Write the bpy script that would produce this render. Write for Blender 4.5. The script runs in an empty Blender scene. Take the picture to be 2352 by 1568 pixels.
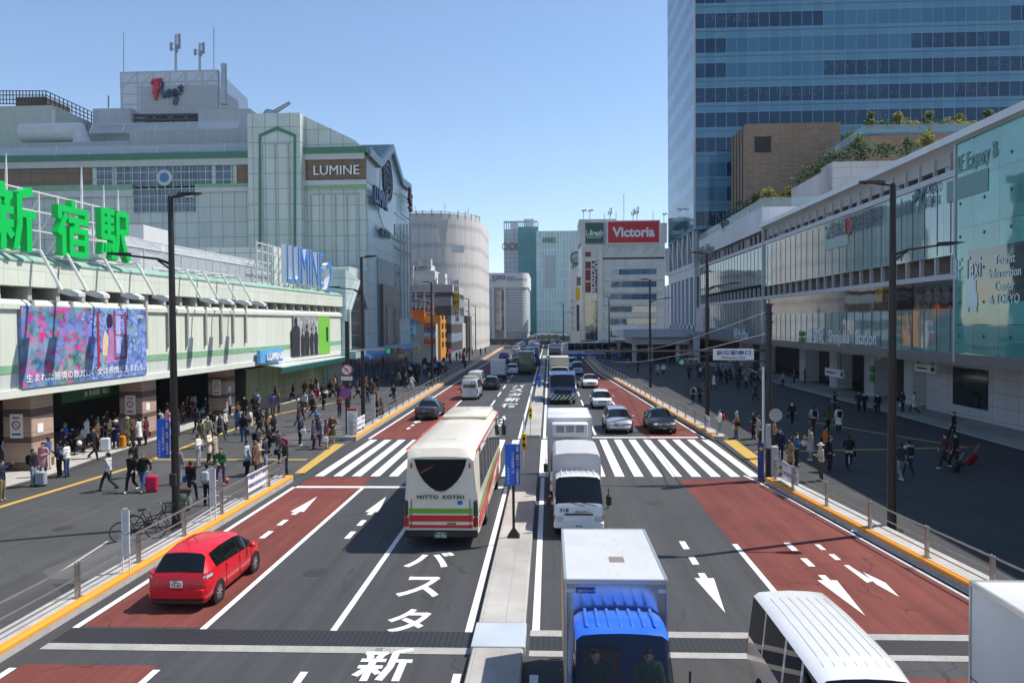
import bpy, math, random
from mathutils import Vector, Matrix
R = random.Random(11)
rad = math.radians
SC = bpy.context.scene
COL = SC.collection
# -- camera
F, CH = 1790.0, 7.3                     # focal length in pixels of a 2352 px wide picture, eye height in metres
_a = Vector((86, 43, F)).normalized()   # the road's direction seen from the camera
_b = Vector((1, .008, 0)); _b = (_b - _a * _b.dot(_a)).normalized()
_c = _a.cross(_b)
if _c.y < 0: _c = -_c
cam = bpy.data.cameras.new('camera'); cam_o = bpy.data.objects.new('camera', cam); COL.objects.link(cam_o)
cam.sensor_width = 36; cam.lens = 36 * F / 2352; cam.clip_start = .2; cam.clip_end = 6000
cam_o.matrix_world = Matrix(((_b.x, _b.y, -_b.z, 0), (_a.x, _a.y, -_a.z, 0), (_c.x, _c.y, -_c.z, CH), (0, 0, 0, 1)))
SC.camera = cam_o
# -- light
SUN_AZ, SUN_EL = 68.0, 56.0
W = bpy.data.worlds.new('World'); SC.world = W; W.use_nodes = True
_n = W.node_tree.nodes; _bg = _n['Background']
_sky = _n.new('ShaderNodeTexSky'); _sky.sky_type = 'NISHITA'; _sky.sun_disc = False
_sky.sun_elevation = rad(SUN_EL); _sky.sun_rotation = rad(SUN_AZ)
_sky.air_density = 1.0; _sky.dust_density = .25; _sky.ozone_density = 3.2
W.node_tree.links.new(_sky.outputs[0], _bg.inputs[0]); _bg.inputs[1].default_value = .15
sun = bpy.data.lights.new('sun', 'SUN'); sun.energy = 5.0; sun.angle = rad(.53); sun.color = (1, .95, .87)
sun_o = bpy.data.objects.new('sun', sun); COL.objects.link(sun_o); sun_o.location = (40, 20, 80)
_d = Vector((math.sin(rad(SUN_AZ)) * math.cos(rad(SUN_EL)), math.cos(rad(SUN_AZ)) * math.cos(rad(SUN_EL)), math.sin(rad(SUN_EL))))
sun_o.rotation_euler = _d.to_track_quat('Z', 'Y').to_euler()
SC.view_settings.view_transform = 'Standard'; SC.view_settings.look = 'None'
SC.view_settings.exposure = 0.25; SC.view_settings.gamma = 1.0
SC.cycles.max_bounces = 6; SC.cycles.diffuse_bounces = 3; SC.cycles.glossy_bounces = 3
SC.cycles.transmission_bounces = 4; SC.cycles.transparent_max_bounces = 12
SC.cycles.use_denoising = True; SC.cycles.sample_clamp_indirect = 4
# -- pixels of the photo -> points of the place
def ray(x, y):
 d = Vector(((x - 1176) / F, (784 - y) / F, 1)); return Vector((d.dot(_b), d.dot(_a), d.dot(_c)))
def G(x, y, z=0.0):
 d = ray(x, y); t = (z - CH) / d.z; return Vector((d.x * t, d.y * t, z))
def PX(x, y, X):
 d = ray(x, y); t = X / d.x; return Vector((X, d.y * t, CH + d.z * t))
def PY(x, y, Y):
 d = ray(x, y); t = Y / d.y; return Vector((d.x * t, Y, CH + d.z * t))
def PL(x, y, A, D):                      # on the vertical plane through A along D (2-d)
 d = ray(x, y); n = (D[1], -D[0]); t = (A[0] * n[0] + A[1] * n[1]) / (d.x * n[0] + d.y * n[1])
 return Vector((d.x * t, d.y * t, CH + d.z * t))
# -- materials
MATS = {}
class NT:
 def __init__(s, name):
  s.m = bpy.data.materials.new(name); s.m.use_nodes = True; s.t = s.m.node_tree
  s.p = s.t.nodes['Principled BSDF']; s.geo = None
  MATS[name] = s.m
 def node(s, k): return s.t.nodes.new('ShaderNode' + k)
 def link(s, a, b): s.t.links.new(a, b)
 def put(s, sock, v):
  if hasattr(v, 'is_output'): s.link(v, sock)
  else: sock.default_value = v
 def math(s, op, a, b=0.0, c=0.0):
  n = s.node('Math'); n.operation = op
  s.put(n.inputs[0], a); s.put(n.inputs[1], b); s.put(n.inputs[2], c); return n.outputs[0]
 def mix(s, f, a, b, mode='MIX'):
  n = s.node('Mix'); n.data_type = 'RGBA'; n.blend_type = mode
  s.put(n.inputs[0], f); s.put(n.inputs[6], a); s.put(n.inputs[7], b); return n.outputs[2]
 def pos(s):
  if not s.geo: s.geo = s.node('NewGeometry')
  return s.geo.outputs['Position']
 def objpos(s):
  n = s.node('TexCoord'); return n.outputs['Object']
 def xyz(s, v):
  n = s.node('SeparateXYZ'); s.link(v, n.inputs[0]); return n.outputs
 def noise(s, scale, detail=3, rough=.6, vec=None, w=None):
  n = s.node('TexNoise'); n.inputs['Scale'].default_value = scale; n.inputs['Detail'].default_value = detail
  n.inputs['Roughness'].default_value = rough; s.link(vec if vec is not None else s.pos(), n.inputs['Vector']); return n.outputs['Fac']
 def scaled(s, v, sc):
  n = s.node('VectorMath'); n.operation = 'MULTIPLY'; s.link(v, n.inputs[0]); n.inputs[1].default_value = sc; return n.outputs[0]
 def rng(s, v, a, b, c, d):
  n = s.node('MapRange'); s.put(n.inputs[0], v)
  for i, q in enumerate((a, b, c, d)): n.inputs[i + 1].default_value = q
  return n.outputs[0]
 def white(s, u, v):
  c = s.node('CombineXYZ'); s.put(c.inputs[0], u); s.put(c.inputs[1], v)
  n = s.node('TexWhiteNoise'); n.noise_dimensions = '2D'; s.link(c.outputs[0], n.inputs['Vector']); return n.outputs['Value']
 def bump(s, h, strength=.3, dist=.02):
  n = s.node('Bump'); n.inputs['Strength'].default_value = strength; n.inputs['Distance'].default_value = dist
  s.link(h, n.inputs['Height']); s.link(n.outputs[0], s.p.inputs['Normal'])
 def done(s, col, rough=.6, metal=0.0, spec=.5, ior=None):
  s.put(s.p.inputs['Base Color'], col); s.put(s.p.inputs['Roughness'], rough); s.put(s.p.inputs['Metallic'], metal)
  s.put(s.p.inputs['Specular IOR Level'], spec)
  if ior: s.p.inputs['IOR'].default_value = ior
  return s.m
def c4(c): return (c[0], c[1], c[2], 1)
def M(name, c, rough=.6, metal=0.0, spec=.5, var=.12, scale=1.2, coat=0, fine=0):
 n = NT(name)
 if var:
  f = n.noise(scale, 4, .65)
  k = n.rng(f, .25, .75, 1 - var, 1 + var)
  if fine: k = n.math('MULTIPLY', k, n.rng(n.noise(fine, 2), .3, .7, .85, 1.15))
  g = n.node('CombineXYZ')
  for i in range(3): n.link(k, g.inputs[i])
  col = n.mix(1.0, c4(c), g.outputs[0], 'MULTIPLY')
 else: col = c4(c)
 m = n.done(col, rough, metal, spec)
 if coat: n.p.inputs['Coat Weight'].default_value = coat; n.p.inputs['Coat Roughness'].default_value = .05
 return m
def EM(name, c, strength):
 n = NT(name); n.p.inputs['Emission Color'].default_value = c4(c); n.p.inputs['Emission Strength'].default_value = strength
 return n.done(c4(c), .4)
def panel(name, c, line, su, sz, lw=.03, var=.06, rough=.5, spec=.5, off=(0, 0), dirt=.12, bumpy=.15, metal=0):
 """cladding: rectangular panels with joints, picked on X or Y by the wall's direction"""
 n = NT(name); x, y, z = n.xyz(n.pos())
 nx = n.xyz(n.geo.outputs['True Normal'])[0]
 side = n.math('GREATER_THAN', n.math('ABSOLUTE', nx), .6)
 u = n.math('ADD', n.math('MULTIPLY', y, side), n.math('MULTIPLY', x, n.math('SUBTRACT', 1.0, side)))
 cu = n.math('DIVIDE', n.math('ADD', u, off[0] + 500), su); cz = n.math('DIVIDE', n.math('ADD', z, off[1] + 50), sz)
 lu = n.math('LESS_THAN', n.math('FRACT', cu), lw / su); lz = n.math('LESS_THAN', n.math('FRACT', cz), lw / sz)
 ln = n.math('MAXIMUM', lu, lz)
 rnd = n.white(n.math('FLOOR', cu), n.math('FLOOR', cz))
 k = n.math('MULTIPLY', n.rng(rnd, 0, 1, 1 - var, 1 + var), n.rng(n.noise(.35, 5, .7, n.scaled(n.pos(), (1, 1, .25))), .3, .7, 1 - dirt, 1 + dirt))
 g = n.node('CombineXYZ')
 for i in range(3): n.link(k, g.inputs[i])
 col = n.mix(ln, n.mix(1.0, c4(c), g.outputs[0], 'MULTIPLY'), c4(line))
 if bumpy: n.bump(n.math('SUBTRACT', 1.0, ln), bumpy, .03)
 return n.done(col, rough, metal, spec)
# -- mesh builder
class MB:
 def __init__(s, tr=None): s.v = []; s.f = []; s.m = []; s.tr = tr; s.mi = 0; s.cuts = []
 def add(s, vs, fs):
  o = len(s.v); s.cuts.append((o, len(s.f)))
  s.v += [(s.tr @ Vector(p) if s.tr else Vector(p)) for p in vs]
  s.f += [tuple(i + o for i in q) for q in fs]; s.m += [s.mi] * len(fs); return s
 def pieces(s):
  c = s.cuts + [(len(s.v), len(s.f))]; return [(c[i][0], c[i + 1][0], c[i][1], c[i + 1][1]) for i in range(len(s.cuts))]
 def quad(s, *p): return s.add(p, [tuple(range(len(p)))])
 def box(s, x0, x1, y0, y1, z0, z1):
  v = [(x, y, z) for z in (z0, z1) for y in (y0, y1) for x in (x0, x1)]
  return s.add(v, [(0, 2, 3, 1), (4, 5, 7, 6), (0, 1, 5, 4), (2, 6, 7, 3), (0, 4, 6, 2), (1, 3, 7, 5)])
 def rbox(s, x0, x1, y0, y1, z0, z1, r=.02):
  """box with chamfered edges"""
  rings = []
  for z, k in ((z0, r), (z0 + r, 0), (z1 - r, 0), (z1, r)):
   a, b_, c_, d = x0 + k, x1 - k, y0 + k, y1 - k
   q = max(r * .99, 1e-4)
   rings.append([(a + q, c_, z), (b_ - q, c_, z), (b_, c_ + q, z), (b_, d - q, z), (b_ - q, d, z), (a + q, d, z), (a, d - q, z), (a, c_ + q, z)])
  return s.loft(rings)
 def loft(s, rings, cap=True, close=True):
  n = len(rings[0]); v = [p for r in rings for p in r]; f = []
  for i in range(len(rings) - 1):
   for j in range(n if close else n - 1):
    k = (j + 1) % n; f.append((i * n + j, i * n + k, (i + 1) * n + k, (i + 1) * n + j))
  if cap: f.append(tuple(range(n))[::-1]); f.append(tuple(range((len(rings) - 1) * n, len(rings) * n)))
  return s.add(v, f)
 def prism(s, poly, d):
  """polygon of 3-d points pushed along the vector d"""
  d = Vector(d); return s.loft([[Vector(p) for p in poly], [Vector(p) + d for p in poly]])
 def tube(s, pts, r, n=6):
  pts = [Vector(p) for p in pts]; rings = []
  for i, p in enumerate(pts):
   t = (pts[min(i + 1, len(pts) - 1)] - pts[max(i - 1, 0)]).normalized()
   u = t.cross(Vector((0, 0, 1)));  u = t.cross(Vector((1, 0, 0))) if u.length < .05 else u
   u.normalize(); w = t.cross(u); rr = r[i] if isinstance(r, (list, tuple)) else r
   rings.append([p + (u * math.cos(k * 2 * math.pi / n) + w * math.sin(k * 2 * math.pi / n)) * rr for k in range(n)])
  return s.loft(rings)
 def bar(s, p, q, w, h):
  p, q = Vector(p), Vector(q); t = (q - p).normalized(); u = t.cross(Vector((0, 0, 1)))
  u = Vector((1, 0, 0)) if u.length < .05 else u.normalized(); n = t.cross(u)
  return s.loft([[x + u * a * w / 2 + n * b * h / 2 for a, b in ((-1, -1), (1, -1), (1, 1), (-1, 1))] for x in (p, q)])
 def disc(s, c, ax, r0, r1, d, n=20):
  """ring profile turned round an axis: list of (radius, offset) between r0.. given as profile r0"""
  ax = Vector(ax).normalized(); u = ax.orthogonal().normalized(); w = ax.cross(u); c = Vector(c)
  return s.loft([[c + ax * o + (u * math.cos(k * 2 * math.pi / n) + w * math.sin(k * 2 * math.pi / n)) * r for k in range(n)] for r, o in ((r0, 0), (r1, d))])
 def lathe(s, c, ax, prof, n=20, cap=True):
  ax = Vector(ax).normalized(); u = ax.orthogonal().normalized(); w = ax.cross(u); c = Vector(c)
  return s.loft([[c + ax * o + (u * math.cos(k * 2 * math.pi / n) + w * math.sin(k * 2 * math.pi / n)) * r for k in range(n)] for r, o in prof], cap)
 def ball(s, c, rx, ry, rz, n=10, m=6):
  c = Vector(c)
  return s.loft([[c + Vector((rx * math.sin(a) * math.cos(k * 2 * math.pi / n), ry * math.sin(a) * math.sin(k * 2 * math.pi / n), rz * math.cos(a))) for k in range(n)]
     for a in [math.pi * (i + .02) / (m + .04) for i in range(m + 1)]])
 def build(s, name, mat, parent=None, smooth=None, world=True):
  me = bpy.data.meshes.new(name)
  vs = s.v
  if parent is not None: off = OFF.get(parent, Vector()) if world else Vector()
  elif vs:
   lo = Vector([min(p[i] for p in vs) for i in range(3)]); hi = Vector([max(p[i] for p in vs) for i in range(3)])
   off = Vector(((lo.x + hi.x) / 2, (lo.y + hi.y) / 2, lo.z))
  else: off = Vector()
  me.from_pydata([p - off for p in vs], [], s.f); me.update()
  for q in (mat if isinstance(mat, (list, tuple)) else [mat]): me.materials.append(q)
  if any(s.m): me.polygons.foreach_set('material_index', s.m)
  bm_fix(me)
  if smooth is not None:
   me.polygons.foreach_set('use_smooth', [True] * len(me.polygons)); me.set_sharp_from_angle(angle=rad(smooth))
  o = bpy.data.objects.new(name, me); COL.objects.link(o)
  if parent is not None: o.parent = parent; OFF[o] = off
  else: o.location = off; OFF[o] = off
  return o
def each(mb, name, mat, parent=None, smooth=None):
 """every piece added to mb becomes an object of its own"""
 for (v0, v1, f0, f1) in mb.pieces():
  q = MB(); q.v = mb.v[v0:v1]; q.f = [tuple(i - v0 for i in f) for f in mb.f[f0:f1]]; q.m = mb.m[f0:f1]; q.build(name, mat, parent, smooth)
import bmesh
def bm_fix(me):
 b = bmesh.new(); b.from_mesh(me); bmesh.ops.recalc_face_normals(b, faces=b.faces); b.to_mesh(me); b.free()
OFF = {}
def tag(o, label=None, cat=None, group=None, kind=None):
 if label: o['label'] = label
 if cat: o['category'] = cat
 if group: o['group'] = group
 if kind: o['kind'] = kind
 return o
def thing(name, label, cat, loc=(0, 0, 0), rz=0.0, group=None):
 o = bpy.data.objects.new(name, None); COL.objects.link(o); o.empty_display_size = .3
 o.location = loc; o.rotation_euler = (0, 0, rz); OFF[o] = Vector(loc)
 return tag(o, label, cat, group)
def struct(o, ): o['kind'] = 'structure'; return o
def copy_tree(o, parent=None):
 c = o.copy(); COL.objects.link(c); OFF[c] = OFF.get(o, Vector())
 if parent is not None: c.parent = parent
 for ch in o.children: copy_tree(ch, c)
 return c
_VL = bpy.context.view_layer
TXT = {}
def text_mesh(body, size=1.0, depth=.02, bold=0.0, align='CENTER', spacing=1.0, line=1.0):
 """flat mesh data of a piece of writing in its own x,y plane (z = depth)"""
 cu = bpy.data.curves.new('writing', 'FONT'); cu.body = body; cu.size = size; cu.extrude = depth / 2; cu.offset = bold
 cu.align_x = align; cu.align_y = 'CENTER'; cu.space_character = spacing; cu.space_line = line; cu.resolution_u = 3
 o = bpy.data.objects.new('writing', cu); COL.objects.link(o); _VL.update()
 me = bpy.data.meshes.new_from_object(o.evaluated_get(bpy.context.evaluated_depsgraph_get()))
 vs = [v.co.copy() for v in me.vertices]; fs = [tuple(p.vertices) for p in me.polygons]
 bpy.data.objects.remove(o); bpy.data.curves.remove(cu); bpy.data.meshes.remove(me)
 return vs, fs
def frame(o, u, v):
 """matrix taking text x,y,z to world: origin o, x along u, y along v, z out"""
 u = Vector(u).normalized(); v = Vector(v).normalized(); w = u.cross(v)
 return Matrix(((u.x, v.x, w.x, o[0]), (u.y, v.y, w.y, o[1]), (u.z, v.z, w.z, o[2]), (0, 0, 0, 1)))
def add_text(mb, body, o, u, v, w=None, h=None, depth=.02, bold=0.0, spacing=1.0, fat=0, line=1.0):
 """fit the writing into width w and height h, centred on o"""
 vs, fs = text_mesh(body, 1.0, depth, bold, spacing=spacing, line=line)
 if not vs: return
 lo = [min(p[i] for p in vs) for i in range(2)]; hi = [max(p[i] for p in vs) for i in range(2)]
 sx = w / (hi[0] - lo[0]) if w else None; sy = h / (hi[1] - lo[1]) if h else None
 sx = sx or sy; sy = sy or sx; m = frame(o, u, v)
 for q in range(fat + 1):
  dx = fat and (q - fat / 2) * .05
  mb.add([m @ Vector((((p.x + dx) - (lo[0] + hi[0]) / 2) * sx, (p.y - (lo[1] + hi[1]) / 2) * sy, p.z + q * .0015)) for p in vs], fs)
def strokes(mb, segs, m, w, h, t, depth):
 """a character drawn with a broad flat pen in a unit square: segs are polylines or (polyline, thickness)"""
 for i, sg in enumerate(segs):
  k = t
  if isinstance(sg, tuple): sg, k = sg
  for (x0, y0), (x1, y1) in zip(sg[:-1], sg[1:]):
   p, q = Vector((x0 * w, y0 * h, 0)), Vector((x1 * w, y1 * h, 0)); d = (q - p).normalized()
   n = Vector((-d.y, d.x, 0)) * k * min(w, h) / 2; e = d * k * min(w, h) * .02
   z = .0012 * i
   mb.loft([[m @ (x + Vector((0, 0, zz))) for x in (p - n - e, q - n + e, q + n + e, p + n - e)] for zz in (-z * .5, depth + z)])
SHIN = [[(.25, 1), (.25, .84)], [(.04, .83), (.47, .83)], [(.13, .8), (.18, .66)], [(.38, .8), (.33, .66)], [(.02, .6), (.49, .6)], [(.03, .4), (.48, .4)],
  [(.255, .58), (.255, .0)], [(.22, .38), (.05, .14)], [(.3, .36), (.46, .2)],
  [(.92, .95), (.62, .85)], [(.62, .87), (.62, .42), (.52, .02)], [(.62, .58), (.99, .58)], [(.83, .56), (.83, .0)]]
SHUKU = [[(.5, 1.02), (.5, .86)], [(.05, .84), (.95, .84)], [(.09, .86), (.09, .66)], [(.91, .86), (.91, .66)], [(.28, .74), (.06, .38)], [(.2, .5), (.2, 0)],
  [(.34, .66), (.96, .66)], [(.64, .65), (.54, .5)], [(.42, .49), (.42, 0)], [(.88, .49), (.88, 0)], [(.37, .48), (.93, .48)], [(.42, .27), (.88, .27)], [(.37, .05), (.93, .05)]]
EKI = [[(.07, .98), (.07, .4)], [(.06, .94), (.47, .94)], [(.06, .78), (.45, .78)], [(.06, .62), (.45, .62)], [(.06, .44), (.47, .44)], [(.27, .94), (.27, .44)],
 ([(.44, .46), (.46, .2), (.38, .02)], .1), ([(.07, .32), (.03, .1)], .08), ([(.17, .32), (.16, .14)], .08), ([(.26, .32), (.27, .15)], .08), ([(.35, .32), (.37, .18)], .08),
 [(.57, .94), (.95, .94)], [(.92, .94), (.92, .56)], [(.57, .58), (.93, .58)], [(.58, .95), (.57, .4), (.49, .02)], [(.72, .56), (.82, .25), (.98, .02)]]
# shared materials
asphalt = None
def mk_asphalt(name, c, patch=.12, rough=.72, spec=.35):
 n = NT(name); p = n.pos()
 k = n.math('MULTIPLY', n.rng(n.noise(.22, 5, .7), .3, .7, 1 - patch, 1 + patch), n.rng(n.noise(38, 2, .7), .3, .7, .8, 1.2))
 k = n.math('MULTIPLY', k, n.rng(n.noise(1, 4, .7, n.scaled(p, (2.2, .06, 1))), .35, .7, 1.12, .76))
 g = n.node('CombineXYZ')
 for i in range(3): n.link(k, g.inputs[i])
 n.bump(n.noise(60, 2), .25, .01)
 v = n.node('TexVoronoi'); v.feature = 'DISTANCE_TO_EDGE'; v.inputs['Scale'].default_value = .21; w = n.node('VectorMath'); w.operation = 'ADD'; n.link(p, w.inputs[0])
 q = n.node('TexNoise'); q.inputs['Scale'].default_value = .8; q.inputs['Detail'].default_value = 4; n.link(p, q.inputs['Vector']); n.link(n.scaled(q.outputs['Color'], (1.6, 1.6, 0)), w.inputs[1]); n.link(w.outputs[0], v.inputs['Vector'])
 cr = n.math('MULTIPLY', n.math('LESS_THAN', v.outputs['Distance'], .0035), n.math('GREATER_THAN', n.noise(.3, 2), .5))
 spot = n.rng(n.noise(1.3, 4, .7), .63, .72, 0, .35)
 col = n.mix(n.math('MAXIMUM', n.math('MULTIPLY', cr, .6), spot), n.mix(1.0, c4(c), g.outputs[0], 'MULTIPLY'), c4([x * .35 for x in c]))
 return n.done(col, rough, 0, spec)
asphalt = mk_asphalt('asphalt', (.055, .056, .059))
asphalt2 = mk_asphalt('plaza_asphalt', (.066, .066, .067), .22)
asphalt3 = mk_asphalt('worn_asphalt', (.10, .10, .10), .1)
redroad = mk_asphalt('red_road_coating', (.17, .050, .041), .2, .85, .2)
def mk_paint(name, c):
 n = NT(name); w = n.rng(n.noise(9, 6, .75), .54, .70, 0, 1)
 col = n.mix(n.math('MULTIPLY', w, .55), n.mix(n.noise(.8, 4), c4([q * .9 for q in c]), c4(c)), (.16, .16, .165, 1))
 return n.done(col, .6, 0, .4)
wpaint = mk_paint('road_paint', (.80, .80, .78)); ypaint = mk_paint('yellow_tactile', (.56, .36, .07)); opaint = mk_paint('orange_paint', (.85, .34, .03))
concrete = M('concrete', (.42, .405, .38), .8, var=.18, scale=1.5, fine=25)
concrete_d = M('dark_concrete', (.34, .33, .31), .85, var=.2, scale=1.2, fine=20)
paving = panel('paving_slabs', (.40, .39, .37), (.24, .235, .225), .6, 50, .02, .08, .75, dirt=.2)
white_m = M('white_metal', (.74, .74, .72), .45, 0, .5, .06)
grey_m = M('grey_metal', (.42, .42, .42), .4, .6, .5, .1)
steel = M('stainless', (.46, .42, .38), .35, .9, .5, .1, 6)
dark_m = M('dark_brown_metal', (.022, .017, .015), .4, .2, .5, .15)
black = M('black', (.012, .012, .013), .5, 0, .4, .1)
rubber = M('rubber', (.018, .018, .018), .75, 0, .3, .1, 8)
blue_s = M('sign_blue', (.012, .115, .62), .35, 0, .5, .03); red_s = M('sign_red', (.62, .015, .02), .4, 0, .5, .03)
green_s = M('sign_green', (.0, .52, .085), .45, 0, .4, .03); white_s = M('sign_white', (.82, .82, .82), .45, 0, .5, .02)
navy_s = M('sign_navy', (.02, .04, .25), .4, var=.03); yellow_s = M('sign_yellow', (.78, .52, .01), .45, var=.03); orange_s = M('sign_orange', (.72, .14, .015), .45, var=.03)
dgreen_s = M('sign_dark_green', (.01, .12, .075), .45, var=.03); pink_s = M('sign_pink', (.7, .2, .3), .45, var=.03)
lens_m = M('lamp_lens', (.75, .75, .72), .2, 0, .6, 0)
glass_d = M('dark_window', (.012, .016, .020), .06, 0, .8, 0)
# == the setting: ground, road, pavements
PZ = .06
def slab(name, pts, z1, mat, z0=-.4):
 return struct(MB().prism([(p[0], p[1], z0) for p in pts], (0, 0, z1 - z0)).build(name, mat))
struct(MB().quad((-800, -120, -.12), (800, -120, -.12), (800, 1100, -.12), (-800, 1100, -.12)).build('ground', asphalt2))
struct(MB().quad((-26, -20, 0), (26, -20, 0), (26, 900, 0), (-26, 900, 0)).build('road', asphalt))
LK = [(-12.1, -10), (-12.1, 36), (-12.2, 48), (-12.75, 112), (-13.4, 250), (-13.4, 420)]
RK = [(13.2, -10), (11.45, 20.5), (10.0, 35.8), (10.15, 48), (7.4, 115), (7.4, 300), (7.4, 420)]
slab('left_plaza', LK + [(-200, 420), (-200, -10)], PZ, asphalt2)
slab('right_plaza', RK + [(200, 420), (200, -10)], PZ, mk_asphalt('right_plaza_shade_asphalt', (.046, .046, .048), .15))  # building shade deepened in the base colour, darker than the left plaza's asphalt
# light pavement along the two stations
pv = [G(x, y, PZ) for x, y in ((0, 1122), (125, 1087), (211, 1056), (363, 1008), (541, 951), (659, 926), (790, 893))]
struct(MB().prism([(p.x, p.y, 0) for p in pv] + [(-40, 92, 0), (-40, 34, 0)], (0, 0, PZ + .05)).build('station_pavement_left', concrete))
MBk = MB()
for a, b in zip(pv[:-1], pv[1:]):
 d = (b - a).normalized(); n = Vector((d.y, -d.x, 0)) * .55
 MBk.quad(*[p + Vector((0, 0, .005)) for p in (a, b, b + n, a + n)])
struct(MBk.build('gutter_left', mk_asphalt('gutter', (.05, .05, .052))))
struct(MB().prism([(25.6, 20, 0), (26.4, 60, 0), (26.4, 140, 0), (31, 140, 0), (31, 20, 0)], (0, 0, PZ + .05)).build('station_pavement_right', paving))
def sheet(mb, pts, z=.004, off=None): mb.quad(*[(p[0], p[1], z) for p in pts])
def strip(mb, x0, x1, y0, y1, z): mb.quad((x0, y0, z), (x1, y0, z), (x1, y1, z), (x0, y1, z))
# coloured lanes
mb = MB()
for y0, y1 in ((-5, 16.2), (18.3, 36.7), (48.9, 140)): strip(mb, -11.42, -8.45, y0, y1, .004)
struct(mb.build('red_lane_left', redroad))
mb = MB()
A = G(1560, 1100); B = G(1685, 1250)
sheet(mb, [A, G(1757, 1100), (10.6, 25.66), (11.0, 21), (11.25, 18.4), (6.0, 18.4), B])
sheet(mb, [(6.05, -5), (12.3, -5), (11.35, 16.1), (6.05, 16.1)])
sheet(mb, [(6.1, 48.9), (9.5, 48.9), (6.75, 115), (6.75, 160), (3.6, 160), (4.0, 115)])
struct(mb.build('red_lane_right', redroad))
# painted lines
mb = MB(); Z = .008
for y0, y1 in ((-5, 16.0), (18.2, 34.4), (49.0, 150)):
 strip(mb, -11.62, -11.45, y0, y1, Z)
for y0, y1 in ((-5, 16.0), (18.2, 34.2)):
 strip(mb, -8.46, -8.30, y0, y1, Z); strip(mb, -5.28, -5.12, y0, y1, Z); strip(mb, -2.05, -1.88, y0, y1, Z); strip(mb, -.46, -.28, y0, y1, Z)
strip(mb, -2.05, -1.88, 49, 400, Z); strip(mb, -.46, -.28, 49, 400, Z); strip(mb, -.46, -.28, 34.2, 36.6, Z)
for k in range(26):                                                       # dashed lane lines beyond the crossing
 y = 50.5 + k * 9.0
 strip(mb, -8.46, -8.30, y, y + 5, Z); strip(mb, -5.28, -5.12, y, y + 5, Z); strip(mb, 2.85, 3.0, y, y + 5, Z)
 if y > 53: strip(mb, 5.95 - (y - 53) * .02, 6.1 - (y - 53) * .02, y, y + 5, Z)
strip(mb, 5.93, 6.10, 18.3, 25.7, Z); strip(mb, 5.93, 6.1, -5, 16, Z)
strip(mb, -11.45, -1.9, 34.25, 34.62, Z); strip(mb, -.28, 9.3, 49.3, 49.72, Z)
def edge(mb, pts, w, z):
 for a, b in zip(pts[:-1], pts[1:]):
  mb.quad((a[0] - w, a[1], z), (a[0], a[1], z), (b[0], b[1], z), (b[0] - w, b[1], z))
RE = [(p[0] - .42, p[1]) for p in RK]
edge(mb, [(11.6, 10), (10.98, 20.5), (9.5, 35.6)], .11, Z); edge(mb, [(11.85, 10), (11.2, 20.5), (9.7, 35.6)], .08, Z)
edge(mb, [(9.5, 35.6), (9.2, 37.2)], .12, Z); edge(mb, [(9.7, 49), (6.95, 115), (6.95, 200)], .15, Z)
struct(mb.build('lane_lines', wpaint))
mb = MB()
x = -11.35
while x < 9.4:
 if not (-1.85 < x + .22 < -.55): strip(mb, x, x + .45, 36.9, 48.6, Z)
 x += .9
struct(mb.build('zebra_crossing', wpaint))
# arrows: a tapering head with two dashes behind it
mb = MB()
def arrow(cx, y0, s, away=1):
 q = lambda x, y: (cx + x, y0 + y * away, Z)
 mb.quad(q(-.1, 0), q(.1, 0), q(.1, .9), q(-.1, .9)); mb.quad(q(-.1, 1.7), q(.1, 1.7), q(.1, 2.5), q(-.1, 2.5))
 mb.quad(q(-.1, 3.3), q(.1, 3.3), q(.1, 3.75), q(-.1, 3.75)); mb.quad(q(-.27, 3.75), q(.27, 3.75), q(0, 6.4))
arrow(-9.9, 26.1, 1); arrow(-6.95, 26.1, 1); arrow(-9.9, 53.5, 1); arrow(-3.6, 55, 1)
arrow(4.35, 26.0, 1, -1); arrow(7.75, 25.9, 1, -1)
T_ = lambda *q: mb.quad(*[G((2100 + a / 1.178) / 1.7415, (1900 + b / 1.178) / 1.7415, Z) for a, b in q])
T_((1364, 325), (1388, 325), (1420, 350), (1396, 350)); T_((1430, 371), (1456, 371), (1490, 398), (1464, 398)); T_((1502, 422), (1524, 422), (1640, 497), (1612, 505)); T_((1592, 455), (1698, 505), (1764, 572), (1655, 512))
struct(mb.build('direction_arrows', wpaint))
# road lettering
mb = MB()
def roadchar(ch, x0, x1, ytop, ybot):
 a, b = G(x0, ybot), G((x0 + x1) / 2, ytop); y0, y1 = a.y, b.y; ym = (ytop + ybot) / 2; p, q = G(x0, ym), G(x1, ym); cx = (p.x + q.x) / 2; w = q.x - p.x
 if ch == 'N': strokes(mb, SHIN, frame((cx - w / 2, y0, Z), (1, 0, 0), (0, 1, 0)), w, y1 - y0, .135, .002)
 else: add_text(mb, ch, (cx, (y0 + y1) / 2, Z), (1, 0, 0), (0, 1, 0), w, y1 - y0, .002, .02)
roadchar('バ', 935, 1040, 1268, 1302); roadchar('ス', 918, 1015, 1324, 1370); roadchar('タ', 890, 985, 1398, 1452); roadchar('N', 822, 945, 1488, 1564)
for k, ch in enumerate('宿新タスバ'): add_text(mb, ch, (-3.6, 69 + k * 5.2, Z), (1, 0, 0), (0, 1, 0), 1.4, 3.6, .002, .01)
struct(mb.build('road_lettering', wpaint))
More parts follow.
